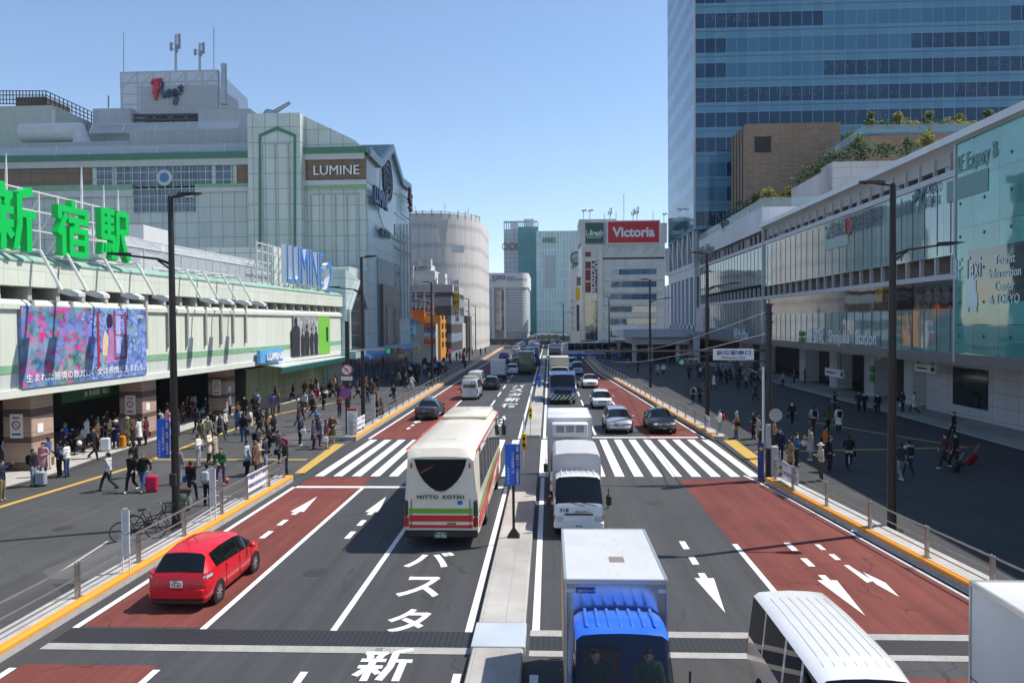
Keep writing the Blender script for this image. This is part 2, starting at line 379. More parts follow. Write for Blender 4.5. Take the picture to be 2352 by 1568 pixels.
# yellow tactile paving
mb = MB()
def band(pts, w, z=PZ + .004):
 pts = [Vector((p[0], p[1], z)) for p in pts]
 for a, b in zip(pts[:-1], pts[1:]):
  d = (b - a).normalized(); n = Vector((-d.y, d.x, 0)) * w / 2; mb.quad(a - n, b - n, b + n, a + n)
band([G(-60, 1182, PZ), G(310, 1070, PZ), G(470, 1009, PZ), G(640, 950, PZ), G(790, 920, PZ)], .3)
band([G(340, 1055, PZ), G(705, 1055, PZ)], .28)
mb.quad(*[G(x, y, PZ + .004) for x, y in ((676, 1086), (700, 1086), (792, 1019), (768, 1019))])
band([G(1668, 1024, PZ), G(1980, 1040, PZ)][:0] or [G(1735, 1038, PZ), G(2255, 1026, PZ)], .28)
band([G(1855, 967, PZ), G(2010, 993, PZ), G(2215, 1026, PZ), G(2255, 1026, PZ)], .28)
mb.quad(*[G(x, y, PZ + .004) for x, y in ((1660, 1010), (1690, 1010), (1758, 1060), (1758, 1085))])
struct(mb.build('tactile_paving', ypaint))
# asphalt patches and pale lines of the plaza
mb = MB()
for q in ([(95, 1310), (300, 1228), (420, 1228), (250, 1330), (120, 1330)], [(640, 1010), (770, 960), (800, 975), (690, 1020)]): mb.quad(*[G(x, y, PZ + .003) for x, y in q])
struct(mb.build('asphalt_patch', asphalt3))
mb = MB()
for a, b in (((125, 1322), (248, 1242)), ((420, 1210), (520, 1145)), ((468, 1135), (530, 1140))): band([G(*a, PZ), G(*b, PZ)], .1, PZ + .006)
for k in range(5): band([G(740 - k * 2, 1000 - k * 6, PZ), G(790 - k * 2, 1003 - k * 6, PZ)], .12, PZ + .006)
struct(mb.build('faded_plaza_lines', mk_paint('worn_paint', (.4, .4, .4))))
mb = MB(); mb.quad(*[G(x, y, PZ + .003) for x, y in ((120, 1340), (215, 1340), (195, 1360), (155, 1372))]); struct(mb.build('asphalt_stain', mk_asphalt('stain', (.04, .04, .042))))
# joint across the bridge: two concrete strips with a toothed rubber mat between
mb = MB()
for y0, y1 in ((16.95, 17.25), (17.85, 18.2)):
 pass
strip(mb, -11.6, -1.8, 16.95, 17.3, .010); strip(mb, -.5, 11.3, 16.9, 17.2, .010); strip(mb, -.5, 11.3, 18.0, 18.35, .010)
struct(mb.build('joint_strips', concrete_d))
n = NT('joint_mat'); vx, vy, vz = n.xyz(n.pos())
tri = n.math('ABSOLUTE', n.math('SUBTRACT', n.math('FRACT', n.math('MULTIPLY', vx, 8.0)), .5))
teeth = n.math('LESS_THAN', n.math('ABSOLUTE', n.math('SUBTRACT', n.math('FRACT', n.math('MULTIPLY', vy, 9.0)), .5)), tri)
jm = n.done(n.mix(teeth, (.012, .012, .014, 1), (.028, .03, .036, 1)), .6)
mb = MB(); strip(mb, -11.6, -1.8, 17.32, 18.2, .009); strip(mb, -.5, 11.3, 17.22, 17.98, .009)
struct(mb.build('joint_mat', jm))
# median island
mb = MB()
mb.rbox(-1.74, -.62, -8, 16.85, -.1, .22, .03); mb.rbox(-1.74, -.62, 18.25, 30.6, -.1, .22, .03); mb.rbox(-1.76, -.6, 30.7, 36.4, -.1, .2, .04)
mb.rbox(-1.7, -.62, 49.4, 70, -.1, .2, .05)
mb.rbox(-1.55, -.75, 70.1, 170, -.1, .2, .05)
struct(mb.build('median_island', panel('median_slabs', (.40, .38, .35), (.26, .25, .235), .56, 50, .015, .07, .8, dirt=.22, off=(.06, 0))))
struct(MB().rbox(-1.775, -.585, 16.87, 18.23, .0, .232, .01).build('median_joint_plate', M('plate_metal', (.50, .55, .60), .5, .2, var=.1)))
# kerb strips that carry the railings
def kerb(name, pts, w):
 ps = [Vector((p[0], p[1], 0)) for p in pts]; sgn = 1 if w > 0 else -1
 mb, mo, n = MB(), MB(), len(ps)
 prof = [(0, -.1), (0, .25), (.03, .28), (abs(w) - .02, .28), (abs(w), .26), (abs(w), -.1)]
 mb.loft([[(p.x + sgn * o, p.y, z) for o, z in prof] for p in ps])
 mo.loft([[(p.x + sgn * o, p.y, z) for o, z in ((-.004, .17), (-.004, .252), (.028, .285), (.2, .285), (.2, .275), (.05, .2))] for p in ps])
 k = struct(mb.build(name, concrete)); mo.build('orange_edge', opaint, k); return k
kerb('kerb', [(-12.0, -8), (-12.0, 35.7)], -.85); kerb('kerb', [(-12.12, 48), (-12.75, 115), (-13.3, 230)], -.85)
kerb('kerb', [(13.3, -8), (11.17, 20.5), (9.65, 35.4)], .95); kerb('kerb', [(10.0, 48), (7.2, 115), (7.2, 240)], .85)
# == buildings
def FR(x0, y0, x1, y1, Y):
 a, b = PY(x0, y0, Y), PY(x1, y1, Y); return a.x, b.x, b.z, a.z
def ybox(mb, x0, y0, x1, y1, Y, d=.1, out=.1):
 """box on the plane Y standing `out` proud of it towards the camera and d deep behind; corners in photo pixels"""
 X0, X1, z0, z1 = FR(x0, y0, x1, y1, Y); mb.box(X0, X1, Y - out, Y + d, z0, z1); return X0, X1, z0, z1
lum_p = panel('pale_green_panels', (.55, .61, .56), (.22, .25, .22), 1.55, 1.9, .07, .05, .45, dirt=.1)
sta_p = panel('station_panels', (.66, .69, .585), (.36, .38, .32), .95, 30, .022, .035, .5, dirt=.08)
sta_g = panel('station_grey_panels', (.58, .61, .56), (.3, .32, .3), .95, 30, .02, .035, .5, dirt=.08)
green_b = M('green_trim', (.055, .20, .12), .45, var=.15); green_l = M('pale_green_trim', (.23, .42, .25), .5, var=.15)
brown_g = panel('brown_glass', (.19, .11, .05), (.06, .04, .025), 1.55, 1.2, .07, .12, .2)
refl_g = panel('facade_glass', (.06, .09, .12), (.3, .34, .34), 1.0, 1.05, .06, .3, .04, .9, dirt=.3)
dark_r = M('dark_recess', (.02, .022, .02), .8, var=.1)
roofc = M('roof_grey', (.42, .42, .42), .8, var=.15, scale=.4)
pipe_m = M('pipe_white', (.62, .62, .60), .5, var=.1)
# -- the low station on the left --
SA = Vector((-25.2, 36.0)); SD = Vector((.0436, .99905))
ST = Matrix(((SD.x, SD.y, 0, SA.x), (SD.y, -SD.x, 0, SA.y), (0, 0, 1, 0), (0, 0, 0, 1)))   # local: x along the facade, y out to the road
def SL(x, y):
 p = PL(x, y, SA, SD); q = Vector((p.x, p.y)) - SA; return q.dot(SD), p.z
s_end = SL(788, 700)[0]
st = thing('station_building', 'long low pale green station building with a deep canopy and green stripes', 'building', (-30, 60, 0))
mb = MB(ST)
mb.box(-30, s_end, -1.5, .0, 3.95, 4.32)                                     # white edge of the canopy
mb.build('canopy', M('canopy_white', (.66, .68, .62), .5, var=.06), st)
mb = MB(ST); mb.box(-30, s_end, -.9, -.12, 4.32, 5.1); mb.build('lower_panels', sta_g, st)
mb = MB(ST); mb.box(-30, s_end, -.9, -.10, 5.1, 5.5); mb.build('green_stripe', green_l, st)
mb = MB(ST); mb.box(-30, s_end, -.9, -.12, 5.5, 8.15); mb.loft([[(s, .02, 8.15), (s, .02, 8.4), (s, -.25, 8.62), (s, -.9, 8.62), (s, -.9, 8.15)] for s in (-30, s_end)])
mb.build('wall_panels', sta_p, st)
mb = MB(ST); mb.box(-30, s_end, -1.6, .1, 9.25, 10.42); mb.build('parapet', sta_p, st)
mb = MB(ST); mb.loft([[(s, .14, 10.42), (s, .14, 10.5), (s, -.3, 10.78), (s, -1.6, 10.78), (s, -1.6, 10.42)] for s in (-30, s_end)]); mb.build('parapet_trim', M('verdigris_trim', (.26, .42, .33), .5, var=.2), st)
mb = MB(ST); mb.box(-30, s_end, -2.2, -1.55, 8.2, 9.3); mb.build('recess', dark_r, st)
for k in range(int((s_end + 30) / 2.05)):
 s = -30 + k * 2.05
 if s < -4: continue
 m2 = MB(ST); m2.box(s, s + .28, -1.5, -.15, 8.6, 9.25); m2.build('rib', concrete, st)
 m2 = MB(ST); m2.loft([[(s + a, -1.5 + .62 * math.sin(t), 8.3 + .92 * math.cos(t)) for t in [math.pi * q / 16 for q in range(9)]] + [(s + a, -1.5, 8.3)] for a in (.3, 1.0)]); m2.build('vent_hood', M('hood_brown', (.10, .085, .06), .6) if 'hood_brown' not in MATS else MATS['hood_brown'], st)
mb = MB(ST)
for x in (157, 265, 345, 580, 702, 808, 900, 988, 1062, 1120, 1180):               # drop pipes in the joints, measured at the top lip
 sx = SL(x * .4783 if x < 2200 else x, 715)[0]
 mb.box(sx - .09, sx + .09, -.12, .05, 5.9, 8.6)
each(mb, 'drain_channel', concrete_d, st)
mb = MB(ST); mb.box(-30, s_end, -28, -1.5, 10.1, 10.5); mb.build('roof', roofc, st)
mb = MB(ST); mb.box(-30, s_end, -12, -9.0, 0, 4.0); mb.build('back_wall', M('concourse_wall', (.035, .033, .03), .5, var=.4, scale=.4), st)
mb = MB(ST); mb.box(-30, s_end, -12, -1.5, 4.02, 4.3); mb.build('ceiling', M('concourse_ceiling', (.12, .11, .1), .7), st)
n = NT('pillar_stone'); z = n.xyz(n.pos())[2]
bnd = n.math('MAXIMUM', n.math('COMPARE', z, .32, .22), n.math('MAXIMUM', n.math('COMPARE', z, 1.65, .16), n.math('COMPARE', z, 3.0, .2)))
jt = n.math('LESS_THAN', n.math('FRACT', n.math('MULTIPLY', z, 1.5)), .03)
pm = n.done(n.mix(jt, n.mix(bnd, n.mix(n.noise(3, 4), (.42, .29, .22, 1), (.5, .36, .28, 1)), (.14, .085, .075, 1)), (.12, .09, .07, 1)), .45)
PILL = [G(126, 1066, .11), G(361, 1002, .11), G(541, 948, .11)]
for i, p in enumerate(PILL + [Vector((-26.0, 22, 0))]):
 MB().rbox(p.x - 1.5, p.x, p.y - 1.75, p.y, .1, 4.0, .04).build('pillar', pm, st)
sign_paper = white_s
def nosmoke(p, y):
 t = thing('no_smoking_notice', 'white no smoking notice on the stone pillar ' + y, 'sign', (p.x - .75, p.y - 1.8, 2.0), 0, 'no smoking notices on pillars')
 MB().box(p.x - 1.1, p.x - .45, p.y - 1.79, p.y - 1.75, 1.75, 2.95).build('board', white_s, t)
 m = MB(); m.lathe((p.x - .775, p.y - 1.792, 2.4), (0, -1, 0), [(.22, 0), (.22, .006), (.16, .008), (.16, 0)], 20, False); m.bar((p.x - .92, p.y - 1.797, 2.54), (p.x - .63, p.y - 1.797, 2.26), .05, .006); m.build('ban_ring', red_s, t)
 m = MB(); m.box(p.x - 1.0, p.x - .55, p.y - 1.797, p.y - 1.788, 1.9, 1.98); m.box(p.x - .95, p.x - .6, p.y - 1.797, p.y - 1.788, 2.74, 2.8); m.build('lettering', black, t)
for p, y in zip(PILL, ('nearest the camera', 'second from the left', 'third from the left')): nosmoke(p, y)
for i, p in enumerate(PILL):
 tag(MB().box(p.x - .0, p.x + .03, p.y - 1.35, p.y - .9, 1.95, 2.4).build('paper_notice', white_s), 'small white paper taped to the road side of the %s stone pillar' % ('nearest', 'middle', 'farthest')[i], 'notice', 'paper notices on pillars')
# storefront under the awning
shop_g = panel('shop_front', (.42, .46, .26), (.12, .13, .1), 1.6, 30, .08, .12, .15)
sh0, sh1 = G(645, 938, .1), G(790, 894, .1)
t = thing('glazed_shop', 'yellow green glazed shop front under the teal awning', 'shop front', (sh0.x, sh0.y, 0))
m = MB(); m.box(-25.6, -25.2, 64.5, 87, .9, 3.6); m.build('glazing', shop_g, t)
m = MB(); m.box(-25.6, -25.1, 64.5, 87, .1, .9); m.build('plinth', M('plinth_stone', (.4, .3, .24), .6), t)
m = MB(); m.box(-33, -25.6, 64.3, 64.5, .1, 4.0); m.build('side_wall', M('shop_side', (.05, .04, .035), .6), t)
aw = thing('awning', 'shallow awning with white top and teal front over the shop front', 'awning', (-23.5, 76, 2.9))
MB().loft([[(-25.2, y, 4.1), (-22.5, y, 3.75), (-22.5, y, 3.68), (-25.2, y, 4.0)] for y in (64.5, 88)]).build('roof_sheet', M('awning_white', (.5, .56, .54), .4), aw)
m = MB()
MB().loft([[(-22.5, y, 3.68), (-22.46, y, 3.68), (-22.62, y, 3.2), (-22.66, y, 3.2)] for y in (64.5, 88)]).build('valance', M('awning_teal', (.02, .17, .15), .5), aw)
tag(MB().loft([[(-23.5, y, 4.0), (-20.6, y, 3.62), (-20.6, y, 3.3), (-23.5, y, 3.7)] for y in (88.2, 116)]).build('awning', M('awning_blue', (.02, .16, .5), .5)), 'bright blue awning beyond the traffic signal', 'awning')
# JR sign above the concourse
t = thing('station_entrance_sign', 'green hanging station entrance sign in the dark concourse', 'sign', (-27.5, 45, 3.2))
sg = MB(); sg.box(-27.6, -27.5, 42.6, 50.2, 2.95, 3.65); sg.build('board', M('jr_green', (.005, .11, .035), .4), t)
sg = MB(); add_text(sg, 'JR 新宿駅  南口', (-27.49, 46, 3.3), (0, 1, 0), (0, 0, 1), None, .42, .01); sg.build('lettering', white_s, t)
tag(MB().box(-27.9, -27.8, 50.6, 52.4, 3.0, 3.8).build('exit_sign', yellow_s), 'yellow sign beside the green entrance sign', 'sign')
tag(MB().box(-28.6, -28.5, 47, 51, 3.1, 3.5).build('guide_sign', white_s), 'narrow white guide sign deep in the concourse', 'sign')
# -- things hung on the station facade --
# big flower poster
x0, z1 = SL(45.5, 702); x1, _ = SL(332, 713); z0 = SL(50, 893)[1]
n = NT('flower_poster'); tc = n.node('TexCoord'); P = tc.outputs['Object']
sx, sy_, sz = n.xyz(P)
vor = n.node('TexVoronoi'); vor.inputs['Scale'].default_value = 3.3; DP = n.node('VectorMath'); DP.operation = 'ADD'; n.link(P, DP.inputs[0]); nn = n.node('TexNoise'); nn.inputs['Scale'].default_value = 2.2; nn.inputs['Detail'].default_value = 5; n.link(P, nn.inputs['Vector']); n.link(n.scaled(nn.outputs['Color'], (1.1, 1.1, 1.1)), DP.inputs[1]); n.link(DP.outputs[0], vor.inputs['Vector'])
vor2 = n.node('TexVoronoi'); vor2.inputs['Scale'].default_value = 5.5; n.link(DP.outputs[0], vor2.inputs['Vector'])
cr = n.node('ValToRGB'); n.link(n.xyz(vor.outputs['Color'])[0], cr.inputs[0])
el = cr.color_ramp.elements; el[0].color = (.02, .10, .07, 1); el[1].color = (.55, .01, .18, 1)
for p_, c_ in ((.22, (.06, .16, .12)), (.4, (.03, .10, .30)), (.55, (.12, .2, .1)), (.68, (.45, .02, .25)), (.85, (.62, .03, .10))):
 e = cr.color_ramp.elements.new(p_); e.color = c4(c_)
cr2 = n.node('ValToRGB'); n.link(n.xyz(vor2.outputs['Color'])[1], cr2.inputs[0])
el = cr2.color_ramp.elements; el[0].color = (.03, .04, .16, 1); el[1].color = (.22, .18, .55, 1)
for p_, c_ in ((.35, (.05, .13, .14)), (.6, (.12, .10, .42)), (.8, (.35, .4, .62))):
 e = cr2.color_ramp.elements.new(p_); e.color = c4(c_)
L = x1 - x0
mixx = n.rng(sx, L * .28, L * .7, 0, 1)
mixn = n.math('ADD', mixx, n.math('MULTIPLY', n.math('SUBTRACT', n.noise(.8, 4, .6, P), .5), 1.3))
base = n.mix(n.math('GREATER_THAN', mixn, .5), cr.outputs[0], cr2.outputs[0])
soft = n.mix(n.rng(n.noise(1.3, 5, .7, P), .42, .6, 0, .8), base, n.mix(n.rng(n.noise(.5, 3, .5, P), .35, .65, 0, 1), (.16, .22, .52, 1), (.24, .40, .30, 1)))
soft = n.mix(1.0, soft, (1.1, 1.2, 1.45, 1), 'MULTIPLY')
post_m = n.done(soft, .35)
t = thing('flower_poster', 'large colourful poster of flowers and a seated figure above the concourse', 'poster', ST @ Vector((x0, 0, z0)), math.pi / 2 - rad(2.5))
MB().box(0, L, -.06, .12, 0, z1 - z0).build('print', post_m, t, world=False)
H_ = z1 - z0
m = MB(); m.prism([(L * .6, -.07, H_ * .22), (L * .69, -.07, H_ * .22), (L * .7, -.07, H_ * .55), (L * .665, -.07, H_ * .86), (L * .64, -.07, H_ * .84), (L * .65, -.07, H_ * .5)], (0, -.006, 0)); m.build('figure', M('poster_mauve', (.45, .2, .42), .4, var=.3, scale=3), t, world=False)
m = MB(); m.prism([(L * .585, -.072, H_ * .33), (L * .63, -.072, H_ * .33), (L * .64, -.072, H_ * .6), (L * .61, -.072, H_ * .7), (L * .59, -.072, H_ * .55)], (0, -.006, 0)); m.build('figure', M('poster_cream', (.75, .55, .35), .4, var=.2, scale=3), t, world=False)
m = MB(); m.ball((L * .655, -.075, H_ * .82), .3, .01, .42, 12, 8); m.build('figure', M('poster_dark', (.04, .02, .08), .4), t, world=False)
m = MB()
for a, b, c_, d_ in ((.545, .565, .12, .95), (.69, .70, .3, .97), (.79, .805, .28, .95), (.69, .805, .27, .3), (.70, .80, .61, .625), (.7, .8, .9, .915)):
 m.box(L * a, L * b, -.078, -.06, H_ * c_, H_ * d_)
m.build('window_frame', M('poster_red', (.35, .04, .06), .4), t, world=False)
m = MB(); m.box(L * .71, L * .75, -.074, -.06, H_ * .35, H_ * .9); m.build('window_pane', M('poster_pale', (.45, .45, .72), .4, var=.2), t, world=False)
m = MB(); add_text(m, '生まれた感情の数だけ、女は表情が生まれる。', (L * .5, -.085, H_ * .12), (1, 0, 0), (0, 0, 1), L * .96, H_ * .105, .01, .008); m.build('lettering', white_s, t, world=False)
m = MB(); add_text(m, 'LUMINE', (L * .935, -.085, H_ * .885), (1, 0, 0), (0, 0, 1), L * .075, H_ * .055, .01); m.build('lettering', white_s, t, world=False)
# black and white poster with a green strip
x0, z1 = SL(673, 726); x1, _ = SL(730, 726); x2, _ = SL(756, 726); z0 = SL(673, 820)[1]
t = thing('crowd_poster', 'black and white poster of people in suits with a bright green side strip', 'poster', ST @ Vector((x0, 0, z0)), math.pi / 2 - rad(2.5))
n = NT('mono_print'); tc = n.node('TexCoord'); P = tc.outputs['Object']
v = n.rng(n.noise(1.4, 4, .6, n.scaled(P, (1.6, 1, .6))), .35, .65, .04, .6)
MB().box(0, x1 - x0, -.06, .12, 0, z1 - z0).build('print', n.done(v, .4), t, world=False)
m = MB(); L2 = x1 - x0; H2 = z1 - z0
for cx, s in ((.08, 1.5), (.5, 1.0), (.33, .72), (.7, .8), (.88, .85)):
 m.prism([(L2 * (cx - .09 * s), -.066, 0), (L2 * (cx + .09 * s), -.066, 0), (L2 * (cx + .1 * s), -.066, H2 * .55 * s ** .5), (L2 * (cx + .03 * s), -.066, H2 * .66 * s ** .5), (L2 * (cx - .03 * s), -.066, H2 * .66 * s ** .5), (L2 * (cx - .1 * s), -.066, H2 * .55 * s ** .5)], (0, -.004, 0))
 m.ball((L2 * cx, -.068, H2 * .74 * s ** .4), L2 * .045 * s, .004, H2 * .07 * s, 10, 6)
m.build('figure', M('poster_black', (.03, .03, .035), .4, var=.3, scale=4), t, world=False)
MB().box(x1 - x0, x2 - x0, -.06, .12, 0, z1 - z0).build('green_strip', M('poster_green', (.19, .55, .05), .4, var=.03), t, world=False)
m = MB(); a_ = x1 - x0; m.box(a_ + (x2 - x1) * .66, a_ + (x2 - x1) * .82, -.07, -.055, H2 * .32, H2 * .72); m.build('lettering', black, t, world=False)
# little blue light box
x0, z1 = SL(587, 805); x1, _ = SL(640, 805); z0 = SL(600, 833)[1]
t = thing('fascia_sign', 'small blue and white backlit sign at the canopy edge', 'sign', ST @ Vector((x0, .1, z0)), math.pi / 2 - rad(2.5))
MB().box(0, x1 - x0, -.3, .0, 0, z1 - z0).build('board', M('lightbox_blue', (.12, .40, .75), .4), t, world=False)
m = MB(); add_text(m, 'LUMINE', ((x1 - x0) * .6, -.38, (z1 - z0) * .45), (1, 0, 0), (0, 0, 1), (x1 - x0) * .75, (z1 - z0) * .55, .12, .02); m.build('lettering', white_s, t, world=False)
# floodlight arms
FL = [((89, 570), (120, 676)), ((150, 586), (197, 682)), ((236, 603), (269, 685)), ((310, 618), (330, 688)),
 ((421, 637), (443, 692)), ((461, 642), (483, 696)), ((505, 648), (520, 697)), ((541, 653), (556, 702))]
names = ['above the flower poster, nearest the camera', 'above the flower poster, second', 'above the flower poster, third', 'at the far end of the flower poster',
  'above the blank panels, nearest of four', 'above the blank panels, second of four', 'above the blank panels, third of four', 'above the blank panels, farthest of four']
for (p, q), nm in zip(FL, names):
 s0, _ = SL(*p); s0 -= .5
 t = thing('floodlight', 'white floodlight on a bent arm ' + nm, 'floodlight', ST @ Vector((s0, 0, 8.8)), 0, 'floodlights along the station parapet')
 m = MB(ST); m.tube([(s0, -1.4, 10.95), (s0, .45, 11.0)], .06); m.tube([(s0, .42, 11.02), (s0, 1.55, 9.0)], .075); m.build('arm', pipe_m, t, 40)
 m = MB(ST); m.loft([[(s0 - .28, 1.5, 8.95), (s0 + .28, 1.5, 8.95), (s0 + .28, 1.5, 9.1), (s0 - .28, 1.5, 9.1)], [(s0 - .34, 2.2, 8.75), (s0 + .34, 2.2, 8.75), (s0 + .34, 2.2, 9.08), (s0 - .34, 2.2, 9.08)], [(s0 - .26, 2.55, 8.74), (s0 + .26, 2.55, 8.74), (s0 + .26, 2.55, 8.9), (s0 - .26, 2.55, 8.9)]]); m.build('lamp_head', pipe_m, t)
for a, b, w in ((0, 3, 'above the flower poster'), (4, 7, 'above the blank panels')):
 s0, s1 = SL(*FL[a][0])[0] - 1.6, SL(*FL[b][0])[0]
 m = MB(ST)
 for yy, zz in ((-.2, 11.08), (-1.2, 11.05)): m.tube([(s0, yy, zz), (s1, yy, zz)], .06)
 for k in range(5): s = s0 + (s1 - s0) * k / 4; m.tube([(s, -1.2, 10.7), (s, -1.2, 11.1)], .05)
 tag(m.build('lamp_rail', pipe_m), 'long white pipe rail carrying the floodlights ' + w, 'rail', 'floodlight rails')
# the green station name
dk = 0.35
CH_ = [('新', SHIN, -24, 82, 428, 577), ('宿', SHUKU, 126, 203, 468, 592), ('駅', EKI, 226, 293, 486, 600)]
for (ch, seg, x0, x1, y0, y1) in CH_:
 s0, s1 = SL(x0, 560)[0] - .5, SL(x1, 560)[0] - .6; z0 = SL((x0 + x1) / 2, y1)[1]; z1 = SL((x0 + x1) / 2, y0)[1]
 o = ST @ Vector((s0, .15, z0))
 m = MB(); strokes(m, seg, frame(o, (SD.x, SD.y, 0), (0, 0, 1)), s1 - s0, z1 - z0, .122, dk)
 tag(m.build('station_letter', green_s), 'huge bright green character %s standing on the station roof edge' % ch, 'roof letter', 'green roof letters')
m = MB(ST)
s0, s1 = SL(-60, 560)[0], SL(296, 560)[0]
for z_ in (11.2, 12.2, 13.2, 14.2): m.box(s0, s1, -1.3, -1.24, z_, z_ + .07)
for k in range(9):
 s = s0 + (s1 - s0) * k / 8
 m.box(s, s + .07, -1.33, -1.25, 10.5, 14.3); m.bar((s, -1.3, 13.8), (s, -3.6, 10.5), .08, .08)
tag(m.build('sign_scaffold', pipe_m), 'white steel lattice behind the green roof letters', 'sign frame')
# LUMINE 2 on the roof
s0, s1 = SL(655, 640)[0], SL(748, 640)[0]; z0 = 10.95
blue_n = M('letter_blue', (.05, .22, .62), .35, var=.05)
t = thing('roof_letters', 'tall blue and white letters on a lattice at the end of the station roof', 'roof letters', ST @ Vector((s0, -.2, z0)), math.pi / 2 - rad(2.5))
m = MB(); add_text(m, 'LUMINE', ((s1 - s0) * .47, 0, 1.9), (1, 0, 0), (0, 0, 1), s1 - s0 - 1.2, 3.5, .5, .0); m.build('letter_side', white_s, t, world=False)
m = MB(); add_text(m, 'LUMINE', ((s1 - s0) * .47, -.3, 1.9), (1, 0, 0), (0, 0, 1), s1 - s0 - 1.25, 3.45, .08, -.012); m.build('letter_face', blue_n, t, world=False)
m = MB(); add_text(m, '2', ((s1 - s0) + 1.0, 0, 1.4), (1, 0, 0), (0, 0, 1), 1.75, 2.85, .5, .0); m.build('letter_side', white_s, t, world=False)
m = MB(); add_text(m, '2', ((s1 - s0) + 1.0, -.3, 1.4), (1, 0, 0), (0, 0, 1), 1.7, 2.8, .08, -.005); m.build('letter_face', blue_n, t, world=False)
m = MB()
for z_ in (0, .9, 1.8, 2.7, 3.4): m.box(-3.5, s1 - s0 + 1.2, 1.0, 1.1, z_, z_ + .09)
for k in range(14): q = -3.5 + k * (s1 - s0 + 4.7) / 13; m.box(q, q + .08, .9, 1.0, -.4, 3.6); m.bar((q, 1.0, 3.2), (q, 2.4, -.2), .06, .06)
m.build('lattice', pipe_m, t, world=False)
# roof fence of pale mesh
n = NT('wire_mesh'); x_, y_, z_ = n.xyz(n.pos())
gm = n.math('MAXIMUM', n.math('LESS_THAN', n.math('FRACT', n.math('MULTIPLY', n.math('ADD', x_, y_), 9)), .35), n.math('LESS_THAN', n.math('FRACT', n.math('MULTIPLY', z_, 9)), .35))
mesh_m = n.done((.52, .52, .54, 1), .5); n.put(n.p.inputs['Alpha'], n.math('MULTIPLY', gm, .95))
t = thing('roof_fence', 'pale wire mesh fence with a leaning top along the station roof', 'fence', ST @ Vector((20, -2.2, 10.5)))
a0, a1 = SL(300, 600)[0], SL(622, 640)[0] + 4
m = MB(ST); m.quad((a0, -2.0, 10.6), (a1, -2.0, 10.6), (a1, -2.0, 12.4), (a0, -2.0, 12.4)); m.quad((a0, -2.0, 12.4), (a1, -2.0, 12.4), (a1, -3.1, 13.1), (a0, -3.1, 13.1)); m.build('mesh_panel', mesh_m, t)
k = a0
while k < a1:
 m = MB(ST); m.tube([(k, -1.97, 10.5), (k, -1.97, 12.4), (k, -3.1, 13.15)], .05, 5); m.build('post', pipe_m, t); k += 2.4
m = MB(ST)
for y_, z_ in ((-1.97, 10.6), (-1.97, 12.4), (-3.1, 13.15)): m.tube([(a0, y_, z_), (a1, y_, z_)], .045, 5)
m.build('rail', pipe_m, t)
# boxes and lights on the station roof
t = thing('roof_cabin', 'white box shaped plant room on the station roof behind the green letters', 'plant room', (-40, 60, 10.5))
m = MB(); ybox(m, 205, 518, 330, 552, 60, 4, 0); m.build('upper_box', M('cabin_white', (.6, .61, .6), .5, var=.06), t)
m = MB(); ybox(m, 150, 548, 322, 640, 60.4, 4, 0); m.build('louvre_wall', panel('louvre', (.5, .51, .5), (.3, .3, .3), 50, .25, .05, .04, .6), t)
m = MB(); ybox(m, 320, 571, 626, 660, 78, 8, 0); tag(m.build('plant_room', lum_p), 'low pale green plant room beyond the roof fence', 'plant room')
for (x, y0, y1, Y) in ((560 + 32, 625, 663, 70), (525, 610, 655, 64)):
 p = PY(x, y1, Y); q = PY(x, y0, Y); m = MB(); m.tube([p, q], .07); m.rbox(q.x - .35, q.x + .35, q.y - .3, q.y + .3, q.z, q.z + .3, .05)
 tag(m.build('roof_camera', grey_m), 'small grey camera on a stalk on the station roof' if x > 550 else 'small pale lamp on a stalk above the fence', 'camera' if x > 550 else 'lamp')
# -- the tall department store behind --
LY = 97.0
t = lum = thing('department_store', 'tall pale green department store with dark green trim and pointed gable', 'building', (-45, 100, 0))
m = MB(); zt = PY(450, 352, LY).z; XC = PY(841, 600, LY).x
m.box(-95, XC, LY, LY + 30, 0, zt - 1.2); m.build('main_wall', lum_p, t)
m = MB(); m.box(-95, PY(582, 400, LY).x, LY - .5, LY + 30, zt - .75, zt); m.box(PY(697, 400, LY).x, XC + .4, LY - .5, LY + 2, zt - .4, zt + .35); each(m, 'green_cornice', green_b, t)
m = MB(); ybox(m, -30, 364, 582, 379, LY, .2, .35); ybox(m, 697, 352, 838, 366, LY, .2, .35); each(m, 'cornice', M('cornice_grey', (.5, .53, .5), .6), t)
m = MB(); ybox(m, -30, 385, 213, 433, LY, .1, .06); ybox(m, 543, 372, 583, 422, LY, .1, .06); ybox(m, 702, 362, 842, 415, LY, .1, .06); m.box(XC - .2, XC + .1, LY, LY + 3.5, PY(840, 415, LY).z, PY(840, 362, LY).z); each(m, 'brown_glass_band', brown_g, t)
m = MB()
for a, b in ((222, 260), (268, 487), (495, 535)): ybox(m, a, 381, b, 432, LY, .1, .05)
ybox(m, 307, 430, 450, 487, LY, .1, .05); each(m, 'window_band', refl_g, t)
for k, (a, b, c_, d_) in enumerate(((222, 381, 260, 432), (268, 381, 487, 432), (495, 381, 535, 432), (307, 432, 450, 487))):
 m = MB(); X0, X1, z0, z1 = FR(a, b, c_, d_, LY)
 for q in range(int((X1 - X0) / 1.05) + 1): m.box(X0 + q * 1.05 - .04, X0 + q * 1.05 + .04, LY - .14, LY, z0, z1)
 for q in range(int((z1 - z0) / 1.05) + 1): m.box(X0, X1, LY - .13, LY, z0 + q * 1.05 - .04, z0 + q * 1.05 + .04)
 m.build('window_grid', lum_p, t)
